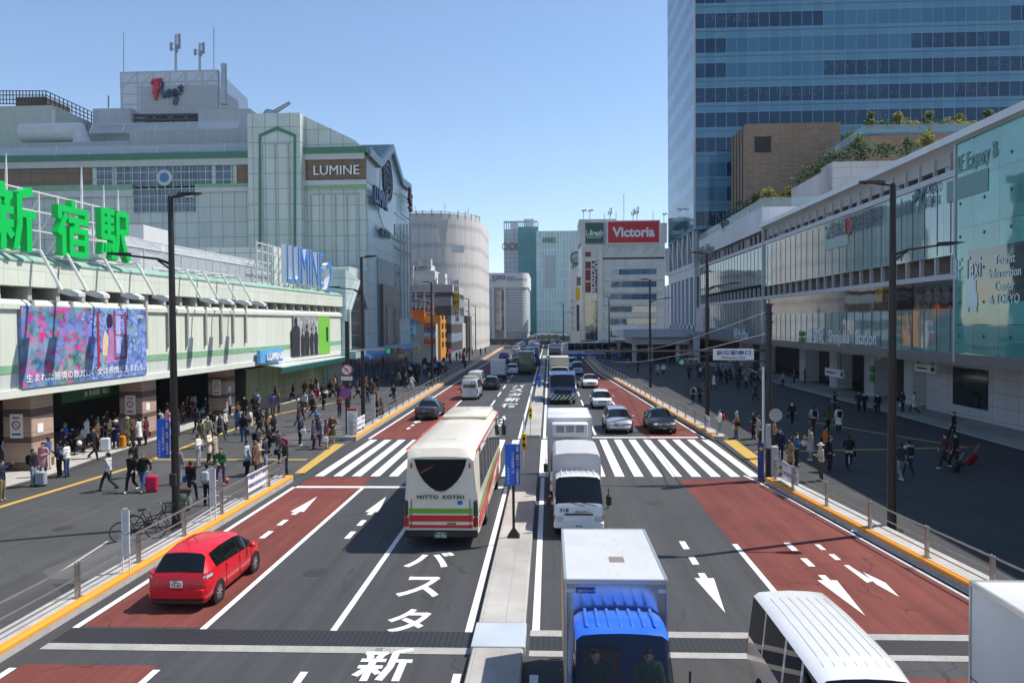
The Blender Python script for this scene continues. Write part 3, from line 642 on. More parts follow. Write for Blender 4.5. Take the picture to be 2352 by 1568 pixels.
m = MB(); ybox(m, -30, 433, 307, 452, LY, .1, .3); ybox(m, 450, 430, 583, 440, LY, .1, .3); ybox(m, 700, 416, 842, 424, LY, .1, .3); each(m, 'ledge', M('ledge_pale', (.55, .58, .55), .5), t)
m = MB(); ybox(m, -30, 430, 307, 437, LY, .1, .32); ybox(m, 450, 424, 583, 430, LY, .1, .32); ybox(m, 700, 424, 842, 431, LY, .1, .28); each(m, 'green_ledge', green_l, t)
p = PY(380, 409, LY); m = MB(); m.lathe((p.x, LY - .16, p.z), (0, -1, 0), [(1.0, 0), (1.0, .12), (.85, .14), (.62, .14), (.62, 0)], 28, False); m.build('round_window', M('rose_ring', (.5, .56, .58), .3), t)
m = MB(); m.lathe((p.x, LY - .16, p.z), (0, -1, 0), [(.62, 0), (.62, .1), (.02, .1)], 28, False); m.build('round_window', M('rose_blue', (.05, .14, .3), .05, spec=.8), t)
# vertical ribs of the plain wall and its front tower
tx0, tx1 = PY(581, 400, LY).x, PY(700, 400, LY).x; tz = PY(640, 268, LY).z
m = MB(); m.box(tx0, tx1, LY - 1.6, LY + 10, 0, tz); m.build('stair_tower', lum_p, t)
m = MB(); m.prism([(tx1, LY, zt), (tx1, LY, tz), PY(815, 322, LY), PY(815, 345, LY)], (0, 8, 0)); m.build('sloped_wall', lum_p, t)
q = lambda x, y: PY(x, y, LY - 1.6)
m = MB()
arch = [q(595, 680), q(595, 310), q(637, 291), q(680, 310), q(680, 680)]
inn = [q(600, 680), q(600, 314), q(637, 299), q(675, 314), q(675, 680)]
for k in range(4): m.prism([arch[k], arch[k + 1], inn[k + 1], inn[k]], (0, -.15, 0))
m.build('green_arch', green_b, t)
m = MB()
for x in (607, 637, 667): a_, b_ = q(x, 680), q(x, 328); m.box(a_.x - .08, a_.x + .08, LY - 1.75, LY - 1.6, 3, b_.z)
a_, b_ = q(607, 328), q(667, 328); m.box(a_.x, b_.x, LY - 1.74, LY - 1.6, b_.z - .08, b_.z + .08)
for x in (718, 746, 773, 800, 826): a_, b_ = PY(x, 680, LY), PY(x, 448, LY); m.box(a_.x - .07, a_.x + .07, LY - .14, LY, 3, b_.z)
a_, b_ = PY(718, 446, LY), PY(826, 446, LY); m.box(a_.x, b_.x, LY - .13, LY, a_.z - .07, a_.z + .07)
each(m, 'wall_rib', M('rib_green', (.38, .43, .38), .5), t)
# gable end that faces the road
gx = XC + .05
gp = lambda x, y: PX(x, y, gx)
top = [gp(842, 338), gp(869, 367), gp(897, 332), gp(920, 409), gp(938.5, 424)]
gab = panel('gable_panels', (.46, .57, .57), (.2, .26, .26), 2.2, 1.6, .07, .06, .28, .6, dirt=.12)
m = MB(); m.prism([(gx, top[0].y, 0)] + top + [(gx, top[-1].y, 0)], (-8, 0, 0)); m.build('gable_wall', gab, t)
m = MB()
for a_, b_ in zip(top[:-1], top[1:]): m.loft([[p + Vector((.5, 0, 0)), p + Vector((.5, 0, -1.1)), p + Vector((-6, 0, -1.1)), p + Vector((-6, 0, 0))] for p in (a_, b_)])
m.build('gable_coping', M('coping_teal', (.26, .36, .36), .4), t)
lat = panel('gable_lattice', (.03, .05, .07), (.25, .31, .32), 1.4, 1.3, .12, .3, .06, .9)
m = MB(); m.prism([gp(870, 490), gp(873, 400), gp(888, 352), gp(902, 395), gp(908, 440), gp(908, 545), gp(880, 520)], (.06, 0, 0)); m.build('gable_glazing', lat, t)
m = MB(); a_ = gp(889, 414)
for r_ in (3.0, 2.2, 1.2): m.lathe((gx + .1, a_.y, a_.z), (1, 0, 0), [(r_ + .13, 0), (r_ + .13, .12), (r_ - .13, .12), (r_ - .13, 0)], 26, False)
for k in range(8): an = k * math.pi / 4; m.bar((gx + .16, a_.y, a_.z), (gx + .16, a_.y + 3 * math.cos(an), a_.z + 3 * math.sin(an)), .12, .08)
m.build('rose_window', M('rose_dark', (.03, .04, .05), .4), t)
m = MB(); a_, b_ = gp(844, 372), gp(863, 470)
m.box(gx, gx + .06, LY + .5, LY + 6, gp(846, 420).z, gp(846, 367).z); each(m, 'brown_glass_band', brown_g, t)
m = MB()
for y_, a_, b_ in ((444, 842, 876), (512, 862, 930), (556, 905, 938)):
 p, r_ = gp(a_, y_ + (0 if y_ < 500 else 10)), gp(b_, y_ + 24); m.box(gx, gx + .18, p.y, r_.y, p.z - .25, p.z + .15)
each(m, 'ledge', M('gable_ledge', (.4, .46, .45), .5), t)
m = MB()
for x in (912, 920, 928, 936): p = gp(x, 560); m.tube([(gx + .5, p.y, 8), (gx + .5, p.y, gp(x, 515).z)], .12, 5)
for z_ in (12, 15, 18, 21, 24, 27): m.tube([(gx + .5, gp(912, 560).y, z_), (gx + .5, gp(936, 560).y, z_)], .09, 5)
m.build('pipe_rack', grey_m, t)
m = MB(); m.box(gx, gx + .1, gp(866, 640).y, gp(917, 640).y, 1, 16.2); m.build('recess_panel', M('recess_teal', (.14, .24, .29), .2, .2, .6), t)
m = MB(); p0, p1 = gp(872, 700), gp(917, 690); m.box(gx, gx + .5, p0.y, p1.y - 3, 1, 12.7); m.build('dark_bay', M('bay_plum', (.10, .07, .075), .25, var=.2), t)
m = MB(); m.box(gx + .5, gx + .56, p0.y + 2.2, p1.y - 5.2, 4.5, 9.8); m.build('bay_window', glass_d, t)
# lower corner with the pointed window
lowX = -22.6
m = MB(); ya, yb = PX(791, 700, lowX).y, PX(841, 700, lowX).y
m.prism([(lowX, ya + .6, 0), (lowX, ya + .6, 13.4), (lowX, yb, 12.2), (lowX, yb + 2, 0)], (-6, 0, 0)); m.build('corner_block', gab, t)
m = MB(); yc = PX(822, 700, lowX).y; y0, y1 = PX(799, 700, lowX).y, PX(836, 700, lowX).y
m.prism([(lowX + .05, y0, 3.9), (lowX + .05, y0, 8.8), (lowX + .05, y0 + (yc - y0) * .5, 10.6), (lowX + .05, yc, 12), (lowX + .05, y1, 9.4), (lowX + .05, y1, 3.9)], (.06, 0, 0)); m.build('pointed_window', panel('arch_glass', (.015, .02, .025), (.09, .11, .11), 1.1, 1.4, .1, .3, .08, .8), t)
m = MB()
for a_, b_ in (((y0, 8.8), (yc, 12.4)), ((yc, 12.4), (y1 + .6, 9.2))): m.bar((lowX + .2, *a_), (lowX + .2, *b_), .3, .3)
m.box(lowX, lowX + .35, y0 - .5, y0, 3.5, 9); m.build('arch_frame', M('arch_pale', (.45, .5, .47), .5), t)
m = MB(); m.box(-24, lowX + 1.2, ya, 127, 3.5, 4.3); m.build('canopy', M('lumine_canopy', (.3, .42, .48), .5), t)
m = MB(); m.box(lowX - .3, lowX + .08, ya, 127, .1, 3.5); m.build('shop_windows', panel('street_glass', (.05, .07, .11), (.2, .22, .24), 2.4, 30, .2, .6, .1, .7), t)
m = MB(); XA = PY(700, 600, LY).x; m.box(XA, lowX - .2, LY - 9, LY + .1, 0, PY(770, 612, LY - 9).z); m.build('side_block', lum_p, t)
# LUMINE on the front
m = MB(); p0, p1 = PY(721, 392, LY - .3), PY(825, 390, LY - .3)
add_text(m, 'LUMINE', ((p0.x + p1.x) / 2, LY - .35, p0.z), (1, 0, 0), (0, 0, 1), p1.x - p0.x, PY(720, 380, LY).z - PY(720, 401, LY).z, .2, .0, fat=0)
tag(m.build('wall_letters', white_s), 'white shop name letters on the brown glass band', 'letters')
m = MB(); p0, p1 = gp(846, 452), gp(877, 462); add_text(m, 'LUMINE', (gx + .7, (p0.y + p1.y) / 2, gp(860, 455).z), (0, 1, 0), (0, 0, 1), p1.y - p0.y, 2.2, .4, .03)
tag(m.build('wall_letters', M('letters_navy', (.03, .06, .16), .4)), 'dark blue letters high on the shaded gable end', 'letters')
m = MB(); p0, p1 = gp(868, 540), gp(888, 545); add_text(m, 'JR EAST', (gx + .4, (p0.y + p1.y) / 2, gp(876, 538).z), (0, 1, 0), (0, 0, 1), p1.y - p0.y, 1.3, .3, .02)
tag(m.build('wall_letters', M('letters_teal', (.02, .10, .12), .4)), 'small teal letters low on the shaded gable end', 'letters')
m = MB()
for k, ch in enumerate('ルミネ'): add_text(m, ch, (gx + .9, gp(929, 450).y, gp(929, 446 + k * 14).z), (0, 1, 0), (0, 0, 1), 2.8, 1.9, .4, .03)
tag(m.build('wall_letters', M('letters_maroon', (.16, .03, .05), .4)), 'dark red vertical letters at the far end of the gable', 'letters')
# roof storeys, parapet glass, boxes behind
m = MB(); ybox(m, 298, 300, 582, 345, LY + 5, 25, 0); ybox(m, -30, 330, 300, 352, LY + 5, 25, 0); each(m, 'roof_storey', panel('roof_storey', (.42, .46, .46), (.3, .33, .33), .8, 30, .04, .03, .5), t)
gpar = NT('parapet_glass'); gpm = gpar.done((.62, .64, .66, 1), .15, 0, .6); gpar.p.inputs['Alpha'].default_value = .55
for nm, (x0, x1, y0, y1, yy) in dict(a=(-30, 582, 338, 357, 2), b=(205, 545, 282, 300, 7)).items():
 m = MB(); X0, X1, z0, z1 = FR(x0, y0, x1, y1, LY + yy); m.quad((X0, LY + yy, z0), (X1, LY + yy, z0), (X1, LY + yy + .9, z1), (X0, LY + yy + .9, z1)); m.build('parapet_screen', gpm, t)
 m = MB()
 for k in range(int((X1 - X0) / 4.5) + 1): m.bar((X0 + k * 4.5, LY + yy, z0), (X0 + k * 4.5, LY + yy + .9, z1), .14, .14)
 m.bar((X0, LY + yy + .9, z1), (X1, LY + yy + .9, z1), .1, .1); m.build('parapet_frame', pipe_m, t)
m = MB(); p = PY(618, 265, LY + 3); q2 = PY(666, 236, LY + 3); m.tube([p, q2], [.35, .22], 8); m.ball(p, .8, .8, .8); tag(m.build('roof_crane', grey_m), 'grey window cleaning jib sloping up from the tower top', 'crane')
# -- screen building with the script sign --
FY = 118.0
t = thing('rooftop_screen_building', 'grey building with a tall perforated screen and open steel frame on top', 'building', (-60, 122, 0))
n = NT('perforated_screen'); x_, y_, z_ = n.xyz(n.pos())
pd = n.math('MAXIMUM', n.math('LESS_THAN', n.math('FRACT', n.math('MULTIPLY', x_, 4.0)), .5), n.math('LESS_THAN', n.math('FRACT', n.math('MULTIPLY', z_, 4.0)), .45))
scr = n.done((.55, .55, .55, 1), .5); n.put(n.p.inputs['Alpha'], n.rng(pd, 0, 1, .5, 1.0))
X0, X1, z0, z1 = FR(275, 166, 501, 260, FY)
m = MB(); m.quad((X0, FY, z0), (X1, FY, z0), (X1, FY, z1), (X0, FY, z1)); m.quad((X1, FY, z0), (X1, FY + 12, z0), (X1, FY + 12, z1 - 1), (X1, FY, z1)); m.build('screen', scr, t)
m = MB()
for k in range(7): x = X0 + (X1 - X0) * k / 6; m.box(x - .12, x + .12, FY + .3, FY + .55, z0 - 3, z1)
for k in range(5): z = z0 + (z1 - z0) * k / 4; m.box(X0, X1, FY + .2, FY + .35, z - .1, z + .1)
for k in range(6): x = X0 + (X1 - X0) * k / 6; m.bar((x, FY + .4, z1 - 2.5), (x + (X1 - X0) / 6, FY + .4, z1), .12, .12)
m.build('screen_frame', grey_m, t)
m = MB(); m.box(X0 + 2, X1 - 1.2, FY + 2, FY + 11, z0 - 2, z1 - 1.6); m.build('screened_plant', M('plant_grey', (.28, .28, .28), .7, var=.3, scale=.5), t)
m = MB(); ybox(m, 213, 250, 300, 285, FY - 4, 10, 0); ybox(m, 455, 252, 575, 320, FY - 4, 14, 0); each(m, 'roof_box', panel('roof_box', (.5, .5, .5), (.35, .35, .35), 4.2, 30, .06, .04, .5), t)
m = MB(); ybox(m, 200, 284, 600, 420, FY - 2, 14, 0); m.build('upper_wall', roofc, t)
m = MB()
for y_ in (266, 276): a_, b_ = PY(302, y_, FY - 3), PY(455, y_ - 2, FY - 3); m.bar(a_, b_, .4, .35)
for x in (302, 340, 370, 398, 425, 455): m.bar(PY(x, 264, FY - 3), PY(x, 284, FY - 3), .3, .3)
m.build('steel_frame', M('steel_dark', (.06, .065, .07), .5), t)
m = MB(); a_, b_ = PY(515, 240, FY - 2), PY(514, 147, FY - 2); m.tube([a_, b_], .45, 8); m.build('flue', grey_m, t)
m = MB(); z_ = PY(380, 205, FY).z
fl = lambda x, y: PY(x, y, FY - .3)
def brush(mb, pts, r, Y=FY):
 pts = [PY(x, y, Y - .25) for x, y in pts]; mb.tube(pts, r, 6)
brush(m, [(349, 196), (352, 190), (372, 183)], [.25, .5, .35]); brush(m, [(361, 187), (358, 207), (357, 230)], [.4, .5, .2]); brush(m, [(351, 214), (368, 202)], [.3, .35])
tag(m.build('script_letter', M('script_red', (.62, .05, .07), .4)), 'red brush script letter F on the perforated rooftop screen', 'letter')
m = MB()
for s in ([(373, 190), (371, 210), (377, 222), (382, 214)], [(392, 208), (384, 212), (386, 221), (394, 214), (395, 221)], [(405, 207), (398, 210), (399, 218), (407, 212), (405, 226), (401, 240)], [(419, 198), (411, 202), (418, 208), (412, 215), (408, 213)]): brush(m, s, .33)
tag(m.build('script_letters', M('script_grey', (.09, .12, .17), .4)), 'dark blue brush script letters lags on the perforated rooftop screen', 'letters')
# masts on it
for i, (x, y0, y1, lab) in enumerate(((284, 168, 73, 'thin lightning rod at the left edge of the perforated screen'), (491, 162, 64, 'thin lightning rod at the right edge of the perforated screen'), (249, 248, 220, 'short rod on the low box left of the screen'))):
 m = MB(); m.tube([PY(x, y0, FY + 1), PY(x, y1, FY + 1)], .07 if i < 2 else .12, 5); tag(m.build('lightning_rod', grey_m), lab, 'mast')
def antenna(x, y0, y1, Y, lab, s=1.0):
 t = thing('antenna_mast', lab, 'antenna', PY(x, y0, Y), 0, 'mobile antenna masts')
 a_, b_ = PY(x, y0, Y), PY(x, y1, Y); h = b_.z - a_.z
 m = MB(); m.tube([a_, b_], .16 * s, 6); m.build('mast', grey_m, t)
 for dx, f0, f1 in ((-.55, .55, .78), (.55, .6, 1.02), (.2, .5, .72)):
  m = MB(); m.rbox(a_.x + dx * s - .16 * s, a_.x + dx * s + .16 * s, Y - .2, Y + .05, a_.z + h * f0, a_.z + h * f1, .05); m.bar((a_.x, Y, a_.z + h * f0 * 1.1), (a_.x + dx * s, Y, a_.z + h * f0 * 1.1), .08, .08); m.bar((a_.x, Y, a_.z + h * f1 * .95), (a_.x + dx * s, Y, a_.z + h * f1 * .95), .08, .08)
  m.build('antenna_panel', M('antenna_grey', (.3, .3, .32), .5) if 'antenna_grey' not in MATS else MATS['antenna_grey'], t)
antenna(404, 163, 80, FY + 2, 'tall antenna mast above the perforated screen', 1.2); antenna(459, 161, 100, FY + 2, 'shorter antenna mast above the perforated screen', 1.2)
# -- building at the far left with the brown lattice
BY = 108.0
t = thing('office_block', 'pale concrete block with a rusty brown roof lattice at the left edge', 'building', (-75, 112, 0))
m = MB(); X0, X1, z0, z1 = FR(-60, 246, 124, 400, BY); m.prism([(X0, BY, 8), (X1, BY, 8), (X1, BY, z1), (X0, BY, z1)], (0, 14, 0)); m.build('upper_wall', M('wall_cream', (.5, .52, .46), .7, var=.08), t)
m = MB()
for p, q2, n_ in (((PY(-60, 240, BY)), PY(106, 240, BY), 22), (PY(106, 240, BY), PY(106, 240, BY) + Vector((0, 16, 0)), 16)):
 for k in range(n_ + 1): w_ = p.lerp(q2, k / n_); m.bar(w_, w_ + Vector((0, 0, 1.9)), .1, .1)
 for zz in (.1, .7, 1.3, 1.9): m.bar(p + Vector((0, 0, zz)), q2 + Vector((0, 0, zz)), .1, .1)
m.build('roof_lattice', M('rust_brown', (.09, .06, .045), .7), t)
m = MB(); a_ = PY(36, 245, BY + 4); b_ = PY(104, 222, BY + 4); m.box(a_.x, b_.x, BY + 4, BY + 10, a_.z, b_.z); m.build('plant', M('plant_brown', (.06, .05, .045), .8), t)
m = MB(); m.tube([PY(124, 252, BY), PY(122, 300, BY)], .25, 6); m.build('drain_pipe', pipe_m, t)
m = MB(); a_ = PY(150, 288, LY + 9); b_ = PY(200, 330, LY + 9); m.tube([(a_.x - 6, LY + 9, a_.z - 1), (a_.x + 2, LY + 9, a_.z - 1), (a_.x + 2.6, LY + 9, a_.z - 4)], 1.4, 10); tag(m.build('air_duct', pipe_m, None, 50), 'fat white curved duct on the department store roof', 'duct')
for x, y0, y1 in ((14, 470, 352), (187, 480, 384), (238, 540, 425), (271, 545, 436)):
 m = MB(); m.tube([PY(x, y0, 70), PY(x, (y0 + y1) / 2, 70), PY(x, y1, 70)], [.14, .12, .04], 6); tag(m.build('roof_mast', pipe_m), {14: 'slim mast rising behind the leftmost green letter', 187: 'pale mast behind the middle green letter', 238: 'mast above the right green letter, left of two', 271: 'mast above the right green letter, right of two'}[x], 'mast')
# == right side: glass station front, tower, garden terraces
def glass(name, c, su, lines=(.10, .14, .15), lw=.07, rough=.03, ior=2.3, var=.15, off=0.0, sz=60, zoff=0, frit=None):
 n = NT(name); x, y, z = n.xyz(n.pos()); nx = n.xyz(n.geo.outputs['True Normal'])[0]
 side = n.math('GREATER_THAN', n.math('ABSOLUTE', nx), .6)
 u = n.math('ADD', n.math('MULTIPLY', y, side), n.math('MULTIPLY', x, n.math('SUBTRACT', 1.0, side)))
 cu = n.math('DIVIDE', n.math('ADD', u, 500 + off), su); cz = n.math('DIVIDE', n.math('ADD', z, 50 + zoff), sz)
 ln = n.math('MAXIMUM', n.math('LESS_THAN', n.math('FRACT', cu), lw / su), n.math('LESS_THAN', n.math('FRACT', cz), lw / sz))
 r = n.white(n.math('FLOOR', cu), n.math('FLOOR', cz))
 k = n.math('MULTIPLY', n.rng(r, 0, 1, 1 - var, 1 + var), n.rng(n.noise(.12, 4, .6), .3, .7, .7, 1.3))
 g = n.node('CombineXYZ')
 for i in range(3): n.link(k, g.inputs[i])
 n.bump(n.noise(.25, 2), .05, .3)
 return n.done(n.mix(ln, n.mix(1.0, c4(c), g.outputs[0], 'MULTIPLY'), c4(lines)), rough, 0, .7, ior)
FX = 25.0
g_up = glass('upper_glass', (.19, .31, .30), 1.7); g_lo = glass('lower_glass', (.16, .33, .31), 1.3); g_dk = glass('dark_glass', (.006, .011, .012), 3.4, (.05, .06, .06))
g_bx = glass('hall_glass', (.085, .37, .32), 2.62, (.02, .05, .05), .05, .03, 2.0, .12, .4, 2.9, 1.05)
g_left = glass('left_glass', (.10, .16, .17), 1.5)
wh = panel('white_cladding', (.56, .57, .60), (.32, .33, .35), 2.4, 30, .03, .04, .4)
soff = panel('soffit_panels', (.62, .62, .64), (.45, .45, .46), 1.2, 30, .03, .03, .5)
frame_w = M('frame_white', (.46, .47, .50), .4, .1, var=.05)
fin_m = M('fin_dark', (.03, .05, .05), .3)
t = ns = thing('terminal_building', 'long glass fronted station building with white roof edge on the right side', 'building', (30, 75, 0))
Y0, YB, YE, YL = 14.0, 49.4, 92.5, 131.0
def fb(x0, x1, y0, y1, z0, z1, mat, name, p=None): return MB().box(x0, x1, y0, y1, z0, z1).build(name, mat, p or t)
fb(FX, FX + .25, YB, YE, 11.3, 16.1, g_up, 'upper_glazing'); fb(FX + .02, FX + .25, YB, YE, 8.0, 9.8, g_dk, 'dark_glazing'); fb(FX, FX + .25, YB, YE, 5.2, 8.0, g_lo, 'lower_glazing')
fb(FX, FX + .25, YE, YL, 11.6, 16.0, g_left, 'upper_glazing'); fb(FX, FX + .25, YE, YL, 5.2, 9.9, g_left, 'lower_glazing')
for y0, y1 in ((YB, YE), (YE + .1, YL)):
 fb(FX - .12, FX + .4, y0, y1, 16.1, 16.5, frame_w, 'sill'); fb(FX - .12, FX + .4, y0, y1, 9.8, 10.15, frame_w, 'sill')
 fb(FX + 1.2, FX + 1.5, y0, y1, 9.9, 13.5, dark_r if y0 > 90 else M('opening_brown', (.16, .13, .12), .7), 'opening_back'); fb(FX + 1.2, FX + 1.5, y0, y1, 16.0, 17.9, dark_r, 'opening_back')
 m = MB(); y = y0 + .6
 while y < y1: m.box(FX + .1, FX + .35, y, y + .16, 10.15, 11.3); m.box(FX + .1, FX + .35, y + .3, y + .4, 16.5, 17.7); y += 2.05
 each(m, 'mullion', frame_w, t)
 m = MB(); y = y0 + 2
 while y < y1: m.tube([(FX + .7, y, 16.5), (FX + .7, y, 17.8)], .3, 10); y += 7.2
 each(m, 'column', frame_w, t)
 m = MB(); y = y0 + .5
 while y < y1:
  m.box(FX - .03, FX, y, y + .05, 5.3, 8.0 if y0 < 90 else 9.8); m.box(FX - .03, FX, y, y + .05, 11.4, 15.9); y += 1.7
 each(m, 'glass_fin', fin_m, t)
m = MB(); m.loft([[(FX - .35, y, 18.15), (FX - .35, y, 18.5), (FX + 2, y, 18.8), (FX + 8, y, 18.8), (FX + 8, y, 18.4), (FX + 1.2, y, 17.55)] for y in (Y0, YE)]); m.build('eave', soff, t)
fb(FX - .5, FX - .34, Y0, YE, 18.1, 18.55, M('edge_light', (.66, .66, .68), .35), 'roof_edge')
fb(FX - .12, FX + .2, YB - .2, YB, 4.7, 18.1, frame_w, 'corner_post'); fb(FX - .2, FX + .1, YE - .3, YE, 4.7, 18.1, frame_w, 'corner_post')
fb(FX - .15, FX + 7, YE + .05, YL, 17.9, 20.6, wh, 'white_parapet'); fb(FX - .1, FX + 7, YL - .4, YL, 4.6, 17.9, wh, 'end_wall')
n = NT('rail_glass'); rg = n.done((.32, .42, .42, 1), .05, 0, .7); n.p.inputs['Alpha'].default_value = .5
m = MB(); m.quad((FX, YE + .1, 20.6), (FX, YL, 20.6), (FX, YL, 21.7), (FX, YE + .1, 21.7)); m.quad((FX, YE + .1, 20.6), (FX + 7, YE + .1, 20.6), (FX + 7, YE + .1, 21.7), (FX, YE + .1, 21.7)); m.build('glass_rail', rg, t)
m = MB()
for k in range(17): y = YE + .2 + k * 2.4; m.box(FX - .05, FX + .05, y, y + .08, 20.6, 21.2)
each(m, 'rail_post', grey_m, t)
fb(FX - .05, FX + .3, Y0, YB - .25, 4.95, 18.1, g_bx, 'hall_glazing')
m = MB()
for k in range(14):
 for j in range(6): y, z = YB - .7 - k * 2.62, 6.3 + j * 2.0; m.box(FX - .09, FX - .05, y - .12, y + .12, z - .02, z + .02); m.box(FX - .09, FX - .05, y - .02, y + .02, z - .1, z + .1)
m.build('glass_fitting', M('fitting', (.03, .04, .04), .4), t)
fb(FX - .06, FX + 6, Y0, YL, 4.62, 5.2, M('fascia_brown', (.17, .155, .145), .5, var=.1), 'fascia')
fb(FX, FX + 5.6, Y0, YL, 4.5, 4.62, M('soffit_dark', (.2, .19, .18), .6), 'soffit')
fb(FX + .3, 70, Y0, YE, 17, 18.2, roofc, 'roof'); fb(FX + 6, 70, YE, YL, 17, 18.2, roofc, 'roof')
tile = panel('wall_tiles', (.58, .585, .62), (.2, .2, .22), 1.5, .95, .03, .04, .35, dirt=.08)
GW = 30.4; yw = PX(2158, 900, GW).y
fb(GW, GW + .4, Y0, yw, .1, 4.6, tile, 'tiled_wall')
ya, yb = PX(2270, 900, GW).y, PX(2190, 900, GW).y; fb(GW - .06, GW, ya, yb, .95, 3.75, glass_d, 'dark_window')
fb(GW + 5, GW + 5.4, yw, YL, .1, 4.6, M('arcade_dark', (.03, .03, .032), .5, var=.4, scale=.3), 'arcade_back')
pier = panel('pier_tiles', (.55, .56, .6), (.28, .28, .3), 50, 1.1, .03, .03, .4)
for x0, x1 in ((1905, 1936), (1836, 1862), (1985, 2010), (2076, 2096), (2128, 2158), (1640, 1662), (1698, 1722), (1745, 1770)):
 y1, y0 = PX(x0, 900, GW).y, PX(x1, 900, GW).y; y0 = max(y0, y1 - 2.2); MB().box(GW, GW + 1.6, y0, y1, .1, 4.6).build('pier', pier, t)
for k, (x0, x1) in enumerate(((1862, 1905), (1942, 1984), (2012, 2075))):
 y1, y0 = PX(x0, 900, GW).y, PX(x1, 900, GW).y; MB().box(GW + 1.7, GW + 1.9, y0, y1, .1, 4.4).build('shop_window', glass_d, t)
lit = EM('lit_interior', (.9, .8, .6), .25)
for x, s, lab in ((2014, 'PIZZERIA', 'white pizzeria letters in the dark arcade'),):
 p = PX(x, 822, GW); m = MB(); add_text(m, s, (GW - .1, p.y, 3.9), (0, -1, 0), (0, 0, 1), 2.6, .4, .05); tag(m.build('shop_letters', white_s), lab, 'letters')
p = PX(2002, 910, GW - .1); t2 = thing('green_shop_sign', 'two small green squares on the pier in the arcade', 'sign', (GW - .1, p.y, 1.7)); m = MB(); m.box(GW - .12, GW - .02, p.y - .4, p.y + .4, 2.35, 3.0); m.box(GW - .12, GW - .02, p.y - .4, p.y + .4, 1.5, 2.2); m.build('board', M('leaf_green', (.04, .3, .06), .4), t2)
for (x, y, w, h, lab) in ((1871 + 10, 866, 5.0, .8, 'white guide sign hanging below the glass front, nearest the station name'), (2090, 856, 3.2, .55, 'white guide sign hanging in the arcade near the tiled wall')):
 t2 = thing('hanging_guide_sign', lab, 'sign', PX(x + 35, y, 28.5), 0, 'hanging guide signs'); p = PX(x + 35, y - 10, 28.5)
 m = MB(); m.box(28.45, 28.6, p.y - w / 2, p.y + w / 2, p.z - h / 2, p.z + h / 2); m.build('board', white_s, t2)
 m = MB(); m.box(28.42, 28.45, p.y - w / 2 + .1, p.y - w / 2 + .6, p.z - h * .3, p.z + h * .3); m.box(28.42, 28.45, p.y - .4, p.y + w * .4, p.z - .06, p.z + .06)
 for s in (-1, 1): m.box(28.5, 28.55, p.y + s * w * .35, p.y + s * w * .35 + .06, p.z + h / 2, 4.6)
 m.build('lettering', black, t2)
# writing on the glass
def glasstext(name, s, x0, x1, ym, h, mat, lab, X=FX - .2, depth=.03, fat=0, bold=.0, cat='letters'):
 a_, b_ = PX(x0, ym, X), PX(x1, ym, X); m = MB()
 z_ = PX((x0 + x1) / 2, ym, X).z
 add_text(m, s, (X, (a_.y + b_.y) / 2, z_), (0, -1, 0), (0, 0, 1), abs(a_.y - b_.y), h, depth, bold, fat=fat)
 return tag(m.build(name, mat), lab, cat)
glasstext('station_letters', '新宿駅', 1856, 1891, 769, 1.35, white_s, 'three white characters on the lower glass, left of the latin station name', fat=0, bold=.0)
glasstext('station_letters', 'Shinjuku   Station', 1903, 2012, 779, 1.45, white_s, 'white latin station name on the lower glass of the right building')
glasstext('shop_letters', 'NEWoMan', 1686, 1718, 767, 1.35, white_s, 'white shop name letters on the lower glass near the far end')
glasstext('shop_letters', 'NEWoMan', 1597, 1637, 580, 2.3, M('letters_ink', (.02, .03, .04), .4), 'dark shop name letters with white sides on the white parapet', FX - .35, .06)
m = MB(); p = PX(1838, 773, FX - .2)
for a, b in ((.3, .3), (-.3, .3), (.3, -.3), (-.3, -.3)): m.ball((FX - .15, p.y + a, p.z + b), .05, .3, .3, 10, 6)
tag(m.build('clover_emblem', M('clover_green', (.02, .22, .06), .4)), 'small green clover emblem left of the station name', 'emblem')
frost = M('frosted_letters', (.72, .90, .88), .5, var=.03); ink = M('glass_ink', (.03, .045, .055), .4, var=.03); frost_d = M('frosted_dim', (.16, .30, .29), .5, var=.03)
glasstext('window_letters', '2月26日', 1897, 1943, 527, 1.35, ink, 'dark date lettering on the upper glass', bold=.0)
m = MB(); p = PX(1948, 519, FX - .12); m.lathe((FX - .12, p.y, p.z), (-1, 0, 0), [(.75, 0), (.75, .02), (.0, .02)], 24, False); add_text(m, '日', (FX - .16, p.y, p.z), (0, -1, 0), (0, 0, 1), .6, .8, .02); m.mi = 0
tag(m.build('day_disc', M('disc_red', (.42, .03, .03), .4)), 'red disc after the date on the upper glass', 'sign')
glasstext('window_letters', '圏央道 開通！', 1956, 2024, 503, 1.45, M('glass_ink_mid', (.06, .10, .13), .4), 'grey announcement lettering after the red disc on the upper glass')
glasstext('window_letters', '国土交通省', 2048, 2092, 480, 1.0, M('glass_ink_faint', (.09, .15, .17), .4), 'faint ministry lettering behind the tall lamp post')
glasstext('window_letters', 'NEXCO\n東日本', 2122, 2150, 449, 1.5, MATS['glass_ink_mid'], 'small company lettering at the end of the upper glass')
m = MB(); p = PX(2108, 458, FX - .1); m.prism([(FX - .12, p.y + .9, p.z - .2), (FX - .12, p.y + .2, p.z + .8), (FX - .12, p.y - .3, p.z + .3), (FX - .12, p.y - .9, p.z + .7), (FX - .12, p.y - .1, p.z - 1.0), (FX - .12, p.y - .2, p.z + .2)], (.04, 0, 0))
tag(m.build('bird_emblem', M('emblem_teal', (.02, .11, .12), .4)), 'dark teal folded emblem beside the company lettering', 'emblem')
m = MB(); a_, b_ = PX(1900, 530, FX), PX(1946, 540, FX); m.box(FX - .08, FX, b_.y - .3, a_.y + .3, 13.6, 15.4); tag(m.build('date_backing', M('backing_mint', (.32, .45, .43), .5)), 'pale mint panel behind the date on the upper glass', 'panel')
